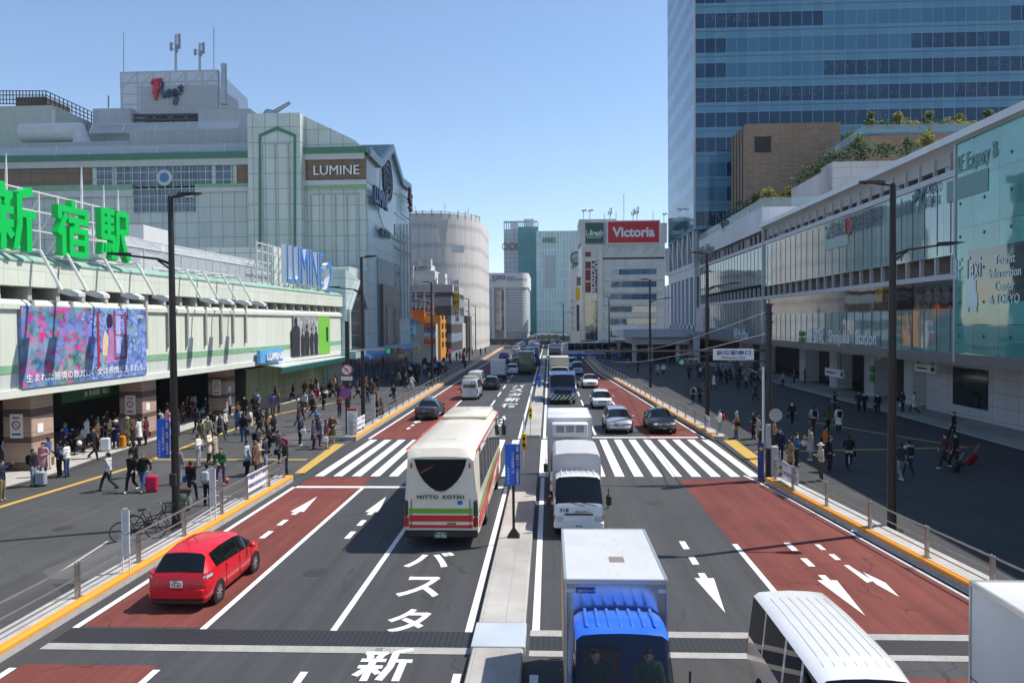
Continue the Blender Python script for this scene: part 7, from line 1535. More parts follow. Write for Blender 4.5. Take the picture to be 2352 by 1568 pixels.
for k in range(12): m.box(px + .18, px + .67 - .1 * (k % 3), py - .63, py - .62, .4 + k * .11, .43 + k * .11)
m.build('lettering', navy_s, t)
# right pole: concrete pole with a long arm over the road
px, py = G(1766, 1090, .1).x, 36.3
px = PY(1766, 1000, py).x
t = thing('signal_gantry', 'tall black pole at the right of the crossing with a long arm over the road', 'signal gantry', (px, py, PZ))
zt = PY(1764, 700, py).z; m = MB(); m.lathe((px, py, PZ), (0, 0, 1), [(.17, 0), (.16, 4), (.13, zt)], 10); m.build('pole', M('pole_black', (.03, .03, .032), .5), t)
za = PY(1740, 805, py).z; x0_, x1_ = PY(1342, 806, py).x, px
m = MB(); m.tube([(x0_, py, za), (x1_, py, za)], .05, 6); m.tube([(x1_ - 2.9, py, za - .03), (x1_, py, za - 1.25)], .05, 6); zl = PY(1740, 848 * 0 + 826, py).z; m.tube([(PY(1700, 830, py).x - .9, py, PY(1700, 830, py).z), (x1_, py, PY(1700, 830, py).z)], .04, 6); m.build('arm', MATS['pole_black'], t)
m = MB()
for z_ in (2.2, 3.6, 4.6, 6.2, 7.2, 7.6, 8.0): m.lathe((px, py, z_), (0, 0, 1), [(.2, 0), (.2, .08)], 10)
m.build('clamp', MATS['pole_black'], t)
m = MB(); m.rbox(px - .2, px - .02, py - .42, py - .16, 1.5, 2.6, .02); m.rbox(px + .02, px + .3, py - .5, py - .18, .2, 1.6, .03); m.build('control_box', M('box_grey', (.4, .42, .44), .5), t)
m = MB(); m.tube([(px - .28, py - .1, .1), (px - .28, py - .1, 5.2)], .06, 8); m.build('conduit', white_m, t)
m = MB(); m.lathe((px + .25, py - .2, 3.0), (0, -1, 0), [(.3, 0), (.3, .02), (.01, .02)], 20); m.build('round_plate', grey_m, t)
t = thing('station_name_sign', 'white hanging sign with blue station name on the gantry arm', 'sign', PY(1684, 826, py))
X0, X1, z0, z1 = FR(1638, 801, 1731, 826, py - .15); MB().box(X0, X1, py - .2, py - .12, z0, z1).build('board', white_s, t)
m = MB(); add_text(m, '新宿駅南口', ((X0 + X1) / 2, py - .215, z0 + (z1 - z0) * .64), (1, 0, 0), (0, 0, 1), (X1 - X0) * .84, (z1 - z0) * .42, .01, .01); add_text(m, 'Shinjuku Sta.', ((X0 + X1) / 2, py - .215, z0 + (z1 - z0) * .2), (1, 0, 0), (0, 0, 1), (X1 - X0) * .6, (z1 - z0) * .22, .01, .01); m.build('lettering', navy_s, t)
ys = 53.0; t = thing('traffic_signal', 'traffic signal hung from a bracket right of the crossing, green lit in the shade', 'traffic signal', PY(1580, 820, ys)); c_ = PY(1580, 831, ys); signal(t, c_.x, ys, c_.z, 1.05)
m = MB(); m.tube([(c_.x - 1.0, ys + .2, c_.z + .35), (10.75, ys + .4, c_.z + .35)], .05, 6); m.tube([(c_.x, ys + .1, c_.z + .1), (c_.x, ys + .2, c_.z + .35)], .04, 6); m.build('bracket', dark_m, t)
for i, (a_, b_) in enumerate((((1764, 715), (1430, 800)), ((1764, 765), (1380, 826)))):
 A_, B_ = PY(*a_, py), PY(*b_, 120); m = MB(); pts = [A_.lerp(B_, k / 8) - Vector((0, 0, .8 * math.sin(math.pi * k / 8))) for k in range(9)]; m.tube(pts, .022, 4); tag(m.build('overhead_cable', grey_m), ('upper', 'lower')[i] + ' thin cable running from the gantry pole to the far right', 'cable')
t = thing('blue_board', 'narrow blue notice board leaning on the gantry pole foot', 'notice', (px - .45, py - .4, PZ)); m = MB(); m.box(px - .62, px - .35, py - .45, py - .4, .1, 1.75); m.build('board', navy_s, t); m = MB(); m.lathe((px - .48, py - .455, 1.5), (0, -1, 0), [(.08, 0), (.08, .01), (.01, .01)], 12); m.build('disc', yellow_s, t)
# boards and banners on the railings
def standboard(lab, x, y0, y1, wpx, zb=.3, half=True):
 g_ = G(x, y0, zb); top = PY(x, y1, g_.y); w = wpx / F * g_.y
 t = thing('bus_stop_board', lab, 'sign board', g_, 0, 'white framed stop boards along the kerb')
 m = MB(); m.box(g_.x - w / 2, g_.x - w / 2 + .03, g_.y - .03, g_.y, zb, top.z); m.box(g_.x + w / 2 - .03, g_.x + w / 2, g_.y - .03, g_.y, zb, top.z)
 for f in (.28, .62, 1.0): z_ = zb + (top.z - zb) * f; m.box(g_.x - w / 2, g_.x + w / 2, g_.y - .03, g_.y, z_ - .03, z_)
 m.build('frame', white_m, t)
 m = MB(); m.box(g_.x - w / 2 + .03, g_.x + w / 2 - .03, g_.y - .02, g_.y - .01, zb + (top.z - zb) * .62, top.z - .04); m.box(g_.x - w / 2 + .03, g_.x + w / 2 - .03, g_.y - .02, g_.y - .01, zb + (top.z - zb) * .28, zb + (top.z - zb) * .58); m.build('panel', M('board_grey', (.52, .54, .56), .5, var=.05) if 'board_grey' not in MATS else MATS['board_grey'], t)
standboard('tall white framed stop board behind the parked bicycles, nearest the camera', 291, 1312, 1167, 19); standboard('white framed stop board beside the person in the grey jacket', 490, 1194, 1074, 15); standboard('slim white stop board at the railing beyond the crossing', 858, 972, 905, 9)
def banner(lab, x, y, w, z0, z1, lines, name='railing_banner', rz=PI / 2):
 t = thing(name, lab, 'banner', (x, y, z0)); m = MB(); m.box(x - .012, x + .0, y - w / 2, y + w / 2, z0, z1)
 m.build('cloth', white_s, t); m = MB()
 for i, s in enumerate(lines): add_text(m, s, (x + (.01 if rz > 0 else -.02), y, z1 - (z1 - z0) * (i + .6) / (len(lines) + .3)), (0, 1 if rz > 0 else -1, 0), (0, 0, 1), w * .86, (z1 - z0) * .2, .004, .005)
 m.build('lettering', blue_s, t)
def bannerx(lab, x0, x1, y, z0, z1, lines):
 t = thing('railing_banner', lab, 'banner', ((x0 + x1) / 2, y, z0)); MB().prism([(x0, y, z0), (x1, y + .25, z0), (x1, y + .25, z1), (x0, y, z1)], (0, .012, 0)).build('cloth', white_s, t); m = MB()
 for i, s in enumerate(lines): add_text(m, s, ((x0 + x1) / 2, y + .1, z1 - (z1 - z0) * (i + .7) / (len(lines) + .4)), (x1 - x0, .25, 0), (0, 0, 1), (x1 - x0) * .86, (z1 - z0) * .2, .004, .005)
 m.build('lettering', blue_s, t)
banner('white banner with blue writing on the near left railing', -12.34, 32.2, 2.3, .45, 1.2, ['一般車 タクシー等の', '停車は出来ません']); banner('white banner with blue writing on the far left railing by the signal pole', -12.46, 50.6, 2.4, .5, 1.25, ['タクシー・一般車の', '駐停車は出来ません'])
banner('white banner with blue writing on the near right railing under the gantry', 10.24, 33.7, 2.2, .45, 1.15, ['タクシー・一般車の', '駐停車は出来ません'], rz=-1); banner('pale banner on the far right railing behind the black taxi', 10.2, 51.0, 1.6, .45, 1.2, ['駐停車禁止'], rz=-1)
m = MB(); m.box(-12.35, -12.33, 35.0, 35.3, .55, .95); tag(m.build('purple_notice', M('notice_purple', (.25, .2, .55), .5)), 'small purple notice at the end of the near left railing', 'notice')
for x, y, lab in ((9.6, 27.2, 'pale plastic scrap lying in the right gutter'),):
 m = MB(); m.ball((x + .9 if x > 0 else x, y, .06), .2, .09, .05, 8, 5); tag(m.build('litter', white_s), lab, 'litter')
# parked bicycles
def bicycle(name, lab, loc, rz, col, basket=True, group=None, stand=True):
 t = thing(name, lab, 'bicycle', loc, rz, group); r = .33
 fr = M('bike_' + name + str(len(MATS)), col, .35, .2, var=0)
 for y in (-.54, .54):
  m = MB(); m.lathe((-.016, y, r), (1, 0, 0), [(r - .012, 0), (r + .014, .004), (r + .02, .016), (r + .014, .028), (r - .012, .032)], 26, False); w_ = m.build('wheel', rubber, t, 60, False)
  m = MB()
  for k in range(14): a = k * math.pi / 7; m.bar((.0, y, r), (.0, y + (r - .02) * math.cos(a), r + (r - .02) * math.sin(a)), .005, .005)
  m.lathe((-.012, y, r), (1, 0, 0), [(r - .02, 0), (r - .005, 0), (r - .005, .024), (r - .02, .024)], 26, False); m.lathe((-.04, y, r), (1, 0, 0), [(.03, 0), (.03, .08)], 8); m.build('rim', chrome, w_, None, False)
 m = MB(); bb, st_, hd = (0, -.08, .30), (0, -.26, .74), (0, .38, .78)
 for a, b in ((bb, st_), (bb, hd), ((0, -.2, .55), (0, .40, .66)), (bb, (0, -.54, r)), (st_, (0, -.54, r)), ((0, .34, .92), (0, .54, r))): m.tube([a, b], .018, 6)
 m.build('frame', fr, t, 40, False)
 m = MB(); m.loft([[(w * .5, y, z), (-w * .5, y, z), (-w * .4, y, z + .06), (w * .4, y, z + .06)] for y, w, z in ((-.42, .17, .82), (-.28, .19, .83), (-.1, .05, .83))]); m.tube([(0, -.26, .7), (0, -.27, .84)], .014, 5); m.build('saddle', black, t, 40, False)
 m = MB(); m.tube([(-.27, .2, .98), (-.2, .32, 1.0), (0, .34, .94), (.2, .32, 1.0), (.27, .2, .98)], .013, 5); m.tube([(0, .34, .86), (0, .34, .95)], .015, 5); m.build('handlebar', chrome, t, 50, False)
 m = MB(); m.lathe((-.02, -.08, .30), (1, 0, 0), [(.1, 0), (.1, .02)], 14); m.bar((-.06, -.08, .3), (-.06, .06, .2), .02, .025); m.bar((.08, -.08, .3), (.08, -.2, .4), .02, .025); m.box(-.11, -.04, .02, .1, .18, .205); m.box(.06, .13, -.24, -.16, .4, .42); m.build('pedal', black, t, None, False)
 m = MB()
 for y in (-.54, .54): m.loft([[(.03, y + (r + .045) * math.cos(a), r + (r + .045) * math.sin(a)), (-.03, y + (r + .045) * math.cos(a), r + (r + .045) * math.sin(a))] for a in [math.pi * (.15 + .75 * q / 8) + (0 if y < 0 else -.15) for q in range(9)]], False, False)
 m.build('mudguard', fr, t, None, False)
 if basket:
  m = MB()
  for k in range(6): z = .72 + k * .045; w = .12 + k * .012; m.tube([(-w, .46, z), (w, .46, z), (w, .46 + w * 1.7, z), (-w, .46 + w * 1.7, z), (-w, .46, z)], .007, 4)
  for k in range(6):
   f = -1 + 2 * k / 5; m.tube([(f * .12, .46, .72), (f * .18, .46, .95)], .006, 4); m.tube([(f * .12, .66, .72), (f * .18, .77, .95)], .006, 4)
  m.build('basket', black, t, None, False)
 if stand: m = MB(); m.tube([(.07, -.54, r), (.16, -.62, .0)], .012, 4); m.tube([(-.07, -.54, r), (-.16, -.62, .0)], .012, 4); m.build('kickstand', chrome, t, None, False)
 return t
g1, g2 = G(312, 1240, PZ), G(330, 1226, PZ)
bicycle('bicycle', 'black bicycle parked at the near left railing, in front of its pair', (g1.x + .1, g1.y, PZ), rad(-62), (.015, .015, .016), False, 'parked bicycles'); bicycle('bicycle', 'black bicycle with a front basket parked behind another bicycle', (g2.x + .2, g2.y + .15, PZ), rad(-58), (.02, .02, .022), True, 'parked bicycles')
# luggage
def suitcase(lab, x, y, h, mat, rz=0.0, z=PZ, lean=0.0, w=None, handle=True, world=None):
 g_ = Vector(world) if world else G(x, y, z); w = w or h * .66; d = h * .38
 t = thing('suitcase', lab, 'suitcase', g_, rz); t.rotation_euler = (lean, 0, rz)
 m = MB(); m.rbox(-w / 2, w / 2, -d / 2, d / 2, .05, h, .05); b = m.build('shell', mat, t, 40, False)
 m = MB()
 for k in range(4): x_ = -w * .36 + k * w * .24; m.rbox(x_ - .02, x_ + .02, -d / 2 - .012, d / 2 + .012, .1, h - .05, .008)
 m.build('ridge', mat, b, 40, False)
 for sx in (-1, 1):
  for sy in (-1, 1): m = MB(); m.lathe((sx * w * .38 - .015, sy * d * .32, .03), (1, 0, 0), [(.03, 0), (.03, .03)], 10); m.build('wheel', black, t, 50, False)
 if handle: m = MB(); m.tube([(-.1, d * .3, h), (-.1, d * .3, h + .42), (.1, d * .3, h + .42), (.1, d * .3, h)], .012, 5); m.build('handle', grey_m, t, None, False)
 return t
lug = lambda n_, c: M('luggage_' + n_, c, .35, .1, var=.05)
l_red = lug('red', (.60, .01, .06)); l_org = lug('orange', (.75, .24, .01)); l_wht = lug('white', (.68, .7, .72)); l_gry = lug('grey', (.34, .37, .42)); l_blk = lug('black', (.02, .02, .03)); l_dred = lug('dark_red', (.22, .01, .015))
suitcase('big white suitcase standing on the pavement beside the orange one', 242, 1036, .78, l_wht, .3, .11); suitcase('bright orange suitcase standing on the pavement near the second pillar', 280, 1028, .72, l_org, -.2, .11); suitcase('grey ridged suitcase beside the person in black jacket and jeans at the left', 95, 1116, .68, l_gry, .1); suitcase('bright red suitcase trailed behind the person in black jacket and blue jeans', 349, 1129, .72, l_red, .2)
suitcase('red suitcase pulled past the far shop front by the awning', 728, 911, .75, l_red, .5); suitcase('dark red suitcase trailed in the shade at the right', 2224, 1066, .72, l_dred, .7, PZ, .5); suitcase('navy suitcase trailed beside the dark red one in the shade', 2190, 1082, .62, l_blk, .7, PZ, .5)
g_ = G(424, 1172, PZ); t = thing('backpack', 'olive grey hiking backpack with a brown roll standing by the near left lamp', 'backpack', g_)
m = MB(); m.loft([[(x_ * w, y_ * d, z_) for x_, y_ in ((-1, -.6), (-.6, -1), (.6, -1), (1, -.6), (1, .6), (.6, 1), (-.6, 1), (-1, .6))] for z_, w, d in ((0, .2, .15), (.1, .26, .19), (.4, .27, .19), (.65, .22, .16), (.72, .12, .1))]); b = m.build('pack', M('pack_olive', (.14, .16, .12), .8, var=.25, scale=5), t, 40, False)
m = MB(); m.rbox(-.2, .2, -.26, -.16, .1, .4, .04); m.build('pocket', MATS['pack_olive'], b, None, False); m = MB(); m.tube([(-.3, 0, .8), (.3, 0, .8)], .1, 10); m.build('bed_roll', M('roll_brown', (.10, .05, .03), .8), t, 50, False); m = MB(); m.tube([(-.2, -.2, .62), (-.1, -.24, .3)], .012, 4); m.tube([(.2, -.2, .62), (.1, -.24, .3)], .012, 4); m.build('strap', black, t, None, False)
g_ = G(521, 1108, PZ); m = MB(); m.ball((g_.x, g_.y, PZ + .12), .12, .12, .12, 16, 10); tag(m.build('basketball', M('ball_orange', (.42, .16, .06), .6, var=.15, scale=6), None, 60), 'brown orange basketball under the foot of the person in the green jacket', 'ball')
# push chair
g_ = G(182, 1042, .11); t = thing('pushchair', 'black folding pushchair with a white bundle standing by the first pillar', 'pushchair', g_, .6)
m = MB()
for s in (-.22, .22): m.tube([(s, -.35, .08), (s, .1, .55), (s, .3, 1.02)], .016, 5); m.tube([(s, .35, .08), (s, -.05, .6)], .016, 5)
m.tube([(-.22, .3, 1.02), (.22, .3, 1.02)], .016, 5); m.build('frame', black, t, None, False)
m = MB(); m.loft([[(-.2, -.3, .4), (.2, -.3, .4), (.2, -.3, .46), (-.2, -.3, .46)], [(-.2, .1, .38), (.2, .1, .38), (.2, .1, .46), (-.2, .1, .46)], [(-.2, .26, .8), (.2, .26, .8), (.2, .2, .84), (-.2, .2, .84)]]); m.build('seat', M('pram_cloth', (.03, .03, .035), .8), t, None, False)
m = MB(); m.loft([[(-.23, .24 - .34 * math.sin(a), .8 + .26 * math.cos(a)), (.23, .24 - .34 * math.sin(a), .8 + .26 * math.cos(a))] for a in [q * .3 for q in range(6)]], False, False); m.build('hood', MATS['pram_cloth'], t, None, False)
for s in (-.22, .22):
 for y in (-.35, .35): m = MB(); m.lathe((s - .015, y, .09), (1, 0, 0), [(.09, 0), (.09, .03)], 14); m.build('wheel', rubber, t, 50, False)
m = MB(); m.ball((0, -.1, .62), .15, .18, .16, 10, 6); m.build('bundle', white_s, t, 60, False)
# == people
def objcol(name, rough=.8, k=.2):
 n = NT(name); i = n.node('ObjectInfo'); f = n.rng(n.noise(5, 4, .7, n.objpos()), .3, .7, 1 - k, 1 + k); g = n.node('CombineXYZ')
 for q in range(3): n.link(f, g.inputs[q])
 return n.done(n.mix(1.0, i.outputs['Color'], g.outputs[0], 'MULTIPLY'), rough, 0, .25)
cloth_m = objcol('clothing'); hair_m = objcol('hair', .5, .25); skin_m = M('skin', (.56, .36, .27), .5, var=.06, scale=8); face_m = M('face_dark', (.05, .03, .03), .5, var=0); shoe_m = objcol('shoe', .5, .1)
def remesh(mb, vox, smooth=2):
 me = bpy.data.meshes.new('tmp'); me.from_pydata(mb.v, [], mb.f); bm_fix(me); o = bpy.data.objects.new('tmp', me); COL.objects.link(o)
 r = o.modifiers.new('r', 'REMESH'); r.mode = 'VOXEL'; r.voxel_size = vox; r.use_smooth_shade = True
 s = o.modifiers.new('s', 'SMOOTH'); s.iterations = smooth; s.factor = .5
 _VL.update(); out = bpy.data.meshes.new_from_object(o.evaluated_get(bpy.context.evaluated_depsgraph_get())); bpy.data.objects.remove(o); bpy.data.meshes.remove(me)
 out.polygons.foreach_set('use_smooth', [True] * len(out.polygons)); out.materials.clear(); return out
def cap(mb, p, q, r0, r1, n=10):
 p, q = Vector(p), Vector(q); d = (q - p); L = d.length; d.normalize(); prof = [(r0 * .02, -r0), (r0 * .72, -r0 * .7)] + [(r0, 0), (r1, L)] + [(r1 * .72, L + r1 * .7), (r1 * .02, L + r1)]; mb.lathe(p, d, prof, n)
V = Vector
def pose(kind):
 J = dict(hl=(.09, 0, .90), hr=(-.09, 0, .90), kl=(.095, .02, .49), kr=(-.095, .02, .49), al=(.10, -.02, .08), ar=(-.10, -.02, .08), sl=(.175, 0, 1.40), sr=(-.175, 0, 1.40), el=(.235, -.02, 1.13), er=(-.235, -.02, 1.13), wl=(.235, .08, .90), wr=(-.235, .08, .90), tf=0.0)
 if kind == 'walk': J.update(kl=(.09, .20, .52), al=(.09, .30, .09), kr=(-.09, .03, .48), ar=(-.09, -.32, .16), el=(.23, -.14, 1.15), wl=(.22, -.12, .91), er=(-.23, .08, 1.15), wr=(-.20, .24, .97))
 if kind == 'stride': J.update(kr=(-.09, .22, .53), ar=(-.09, .34, .10), kl=(.09, .02, .48), al=(.09, -.34, .17), er=(-.23, -.16, 1.15), wr=(-.22, -.16, .92), el=(.23, .06, 1.14), wl=(.21, .20, .94))
 if kind == 'phone': J.update(er=(-.23, .02, 1.14), wr=(-.08, .26, 1.22), el=(.23, .0, 1.13), wl=(.10, .24, 1.16), kl=(.11, .03, .49), al=(.13, 0, .08))
 if kind == 'folded': J.update(er=(-.25, .06, 1.15), wr=(.06, .19, 1.16), el=(.25, .06, 1.14), wl=(-.06, .21, 1.12))
 if kind == 'bag': J.update(er=(-.24, -.06, 1.14), wr=(-.12, .14, 1.10), el=(.24, -.02, 1.12), wl=(.25, .02, .87), al=(.12, .06, .08), kl=(.11, .06, .49))
 if kind == 'reach': J.update(er=(-.27, .16, 1.32), wr=(-.16, .34, 1.52), el=(.24, 0, 1.13), wl=(.22, .12, .94))
 if kind == 'sit': J.update(hl=(.09, -.05, .90), hr=(-.09, -.05, .90), kl=(.10, .30, .68), al=(.09, .20, .30), kr=(-.10, .26, .58), ar=(-.09, .06, .14), el=(.23, .18, 1.16), wl=(.24, .42, 1.03), er=(-.23, .18, 1.16), wr=(-.24, .42, 1.03), tf=.12)
 if kind == 'foot': J.update(kl=(.10, .26, .62), al=(.10, .26, .28), er=(-.24, .1, 1.16), wr=(.02, .26, 1.04), el=(.24, .12, 1.15), wl=(.04, .28, 1.02), tf=.06)
 return {k: (V(v) if not isinstance(v, float) else v) for k, v in J.items()}
BODY = {}
def fwd(J, p): return p + V((0, J['tf'] * max(0, (p.z - .9)) / .5, 0))
def mesh_for(part, kind):
 key = (part, kind)
 if key in BODY: return BODY[key]
 J = pose(kind); m = MB(); f = lambda k: fwd(J, J[k]); hd = fwd(J, V((0, .015, 1.585))); nk = fwd(J, V((0, 0, 1.44)))
 vox = .021
 if part == 'body':
  m.ball(hd, .074, .092, .112, 14, 10); m.ball(hd + V((0, .03, -.045)), .055, .062, .07, 12, 8); cap(m, nk - V((0, 0, .04)), hd - V((0, .01, .07)), .052, .047)
  m.ball(fwd(J, V((0, 0, 1.02))), .115, .078, .16, 12, 8); m.ball(fwd(J, V((0, 0, 1.23))), .125, .078, .19, 12, 8); cap(m, f('sl'), f('sr'), .046, .046); cap(m, J['hl'], J['hr'], .10, .10)
  for a in 'lr':
   cap(m, f('s' + a), f('e' + a), .045, .037); cap(m, f('e' + a), f('w' + a), .037, .026); cap(m, J['h' + a], J['k' + a], .075, .052); cap(m, J['k' + a], J['a' + a], .05, .034)
   w = f('w' + a); d = (w - f('e' + a)).normalized(); cap(m, w, w + d * .07, .030, .034); cap(m, J['a' + a], J['a' + a] + V((0, .13, -.045)), .034, .028)
  m.ball(hd + V((0, .098, -.012)), .014, .022, .026, 8, 6)
  for s in (-1, 1): m.ball(hd + V((s * .078, -.005, -.005)), .014, .02, .032, 8, 6)
  me = remesh(m, .016, 2); e = MB()
  for a in 'lr':                                                    # five fingers on each hand, bent a little inward
   w = f('w' + a); d = (w - f('e' + a)).normalized(); s = 1 if a == 'l' else -1; side = V((0, 1, 0)) if abs(d.y) < .8 else V((0, 0, 1)); side = (side - d * side.dot(d)).normalized(); inn = V((-s, 0, 0)); p0 = w + d * .095
   for q, (o_, L) in enumerate(((-.027, .06), (-.009, .075), (.009, .08), (.027, .07))): b0 = p0 + side * o_; e.tube([b0 - d * .01, b0 + d * L * .5, b0 + d * L * .85 + inn * .028], [.009, .008, .006], 5)
   b0 = w + d * .045 + side * .034; e.tube([b0, b0 + side * .028 + d * .02, b0 + side * .04 + d * .055 + inn * .015], [.011, .009, .007], 5)
  b = bmesh.new(); b.from_mesh(me); vs = [b.verts.new(p) for p in e.v]
  for q in e.f: b.faces.new([vs[i] for i in q]).smooth = True
  fm = MB()
  for s in (-1, 1): fm.ball(hd + V((s * .032, .083, .012)), .013, .01, .009, 6, 4); fm.ball(hd + V((s * .032, .082, .038)), .02, .01, .005, 6, 4)
  fm.ball(hd + V((0, .092, -.062)), .024, .008, .007, 6, 4)
  vs = [b.verts.new(p) for p in fm.v]
  for q in fm.f: b.faces.new([vs[i] for i in q]).material_index = 1
  b.to_mesh(me); b.free(); me.materials.append(skin_m); me.materials.append(face_m)
 else:
  if part in ('jacket', 'coat', 'dress'):
   for a in 'lr': cap(m, f('s' + a), f('e' + a), .066, .056); cap(m, f('e' + a), f('e' + a).lerp(f('w' + a), .93), .056, .043)
   for z, w, d in ((1.36, .15, .085), (1.22, .15, .098), (1.08, .142, .10), (.96, .155, .11)):
    q = fwd(J, V((0, 0, z))); m.ball(q, w + .03, d + .03, .13, 14, 8)
   cap(m, f('sl') + V((-.03, 0, 0)), f('sr') + V((.03, 0, 0)), .066, .066); cap(m, nk - V((0, 0, .05)), nk, .075, .062)
   if part != 'jacket':
    rings = [[(x * w, y * d + o_, z) for x, y in [(math.cos(t_), math.sin(t_)) for t_ in [q * math.pi / 8 for q in range(16)]]] for z, w, d, o_ in ((1.0, .165, .12, 0), (.85, .185, .14, .0), (.70, .20, .165, .0), (.52 if part == 'coat' else .60, .215, .19, 0))]; m.loft(rings)
   if kind == 'phone' or kind == 'folded': pass
   me = remesh(m, vox, 2)
  elif part == 'trousers':
   for a in 'lr': cap(m, J['h' + a], J['k' + a], .095, .07); cap(m, J['k' + a], J['k' + a].lerp(J['a' + a], .95), .068, .055)
   m.ball((0, 0, .93), .165, .125, .12, 14, 8); me = remesh(m, vox, 2)
  elif part == 'skirt':
   m.loft([[(math.cos(q * math.pi / 8) * w, math.sin(q * math.pi / 8) * d, z) for q in range(16)] for z, w, d in ((1.0, .14, .11), (.88, .175, .14), (.66, .21, .18), (.46, .24, .21))]); me = remesh(m, vox, 1)
  elif part in ('shoe_l', 'shoe_r'):
   for a in part[5]: t_ = J['a' + a]; cap(m, t_ + V((0, -.03, -.035)), t_ + V((0, .14, -.05)), .045, .034)
   me = remesh(m, .016, 1)
  elif part == 'short_hair':
   m.ball(hd + V((0, -.018, .035)), .086, .098, .098, 14, 8); m.ball(hd + V((0, -.055, -.02)), .072, .055, .08, 12, 8); me = remesh(m, .018, 1)
  elif part == 'long_hair':
   m.ball(hd + V((0, -.018, .035)), .088, .1, .098, 14, 8); m.loft([[(x * w, y * d + o_, z) for x, y in [(math.cos(q * math.pi / 6), math.sin(q * math.pi / 6)) for q in range(12)]] for z, w, d, o_ in ((hd.z + .03, .088, .07, -.03 + hd.y), (hd.z - .1, .092, .06, -.045 + hd.y), (hd.z - .24, .088, .045, -.075 + hd.y), (hd.z - .32, .05, .03, -.08 + hd.y))]); me = remesh(m, .018, 1)
  elif part == 'hat':
   m.lathe(hd + V((0, 0, .045)), (0, 0, 1), [(.165, 0), (.165, .014), (.095, .02), (.09, .085), (.07, .105), (.01, .11)], 18); me = remesh(m, .012, 0)
  elif part == 'backpack':
   m.rbox(-.15, .15, -.29, -.12, 1.0, 1.42, .05); cap(m, (.1, -.1, 1.42), (.1, .06, 1.43), .02, .02); cap(m, (-.1, -.1, 1.42), (-.1, .06, 1.43), .02, .02); me = remesh(m, .02, 1)
  elif part == 'handbag':
   w = f('wl'); m.rbox(w.x - .03, w.x + .08, w.y - .17, w.y + .17, w.z - .42, w.z - .14, .03); m.tube([(w.x + .02, w.y - .12, w.z - .16), (w.x + .01, w.y, w.z - .02), (w.x + .02, w.y + .12, w.z - .16)], .016, 5); me = remesh(m, .016, 1)
  elif part == 'shoulder_bag':
   m.rbox(-.31, -.19, -.16, .16, .80, 1.06, .03); m.tube([(-.24, -.1, 1.05), (-.12, -.03, 1.44), (-.24, .1, 1.05)], .014, 5); me = remesh(m, .016, 1)
  elif part == 'scarf':
   m.lathe(nk - V((0, 0, .04)), (0, 0, 1), [(.10, 0), (.115, .04), (.1, .09), (.06, .1)], 14); me = remesh(m, .018, 1)
  elif part == 'face_mask':
   m.ball(hd + V((0, .07, -.055)), .055, .042, .045, 10, 6); me = remesh(m, .014, 0)
  me.materials.append({'shoe_l': shoe_m, 'shoe_r': shoe_m, 'short_hair': hair_m, 'long_hair': hair_m}.get(part, cloth_m))
 me.name = part; BODY[key] = me; return me
PAL = dict(black=(.012, .012, .014), dark=(.03, .03, .034), navy=(.015, .022, .06), grey=(.22, .23, .25), lgrey=(.42, .43, .44), white=(.72, .72, .70), cream=(.62, .56, .46), beige=(.42, .34, .25), brown=(.13, .07, .04), tan=(.32, .19, .10), denim=(.06, .12, .26), jeans=(.05, .09, .20), ljeans=(.2, .28, .4), khaki=(.2, .17, .09), olive=(.07, .075, .04), green=(.03, .11, .04), red=(.45, .015, .03), pink=(.62, .28, .32), dpink=(.55, .03, .15), purple=(.10, .05, .12), blue=(.03, .10, .42), orange=(.48, .10, .02), sky=(.42, .5, .56), plum=(.08, .02, .03), yellow=(.55, .42, .04), hair=(.012, .010, .009), brownhair=(.07, .03, .015), ginger=(.16, .06, .02), greyhair=(.3, .3, .3), cblue=(.12, .35, .55))
FACE = dict(away=0, cam=180, left=90, right=-90)
def person(x, y, label, pz='stand', face=0, top='jacket', tc='black', bc='dark', hair='short_hair', hc='hair', extras=(), h=1.0, shoe='dark', group=None, z=PZ, bottom='trousers', world=None, rz=None):
 g_ = V(world) if world else G(x, y, z); s = h
 o = bpy.data.objects.new('person', mesh_for('body', pz)); COL.objects.link(o); o.location = g_; o.rotation_euler = (0, 0, rz if rz is not None else rad(FACE.get(face, face))); o.scale = (s, s, s); tag(o, label, 'person', group)
 def add(part, c):
  c_ = bpy.data.objects.new(part[:4] if part[:5] == 'shoe_' else part, mesh_for(part, pz)); COL.objects.link(c_); c_.parent = o; k = R.uniform(.9, 1.12); q = PAL[c]; c_.color = (q[0] * k, q[1] * k, q[2] * k, 1)
 add(top, tc)
 if bottom: add(bottom, bc)
 add('shoe_l', shoe); add('shoe_r', shoe); add(hair, hc)
 for e, c in extras: add(e, c)
 return o
def P_(*a, **k): return person(*a, **k)
SH, LH, HT = 'short_hair', 'long_hair', 'hat'
bp = lambda c: (('backpack', c),); hb = lambda c: (('handbag', c),); sb = lambda c: (('shoulder_bag', c),)
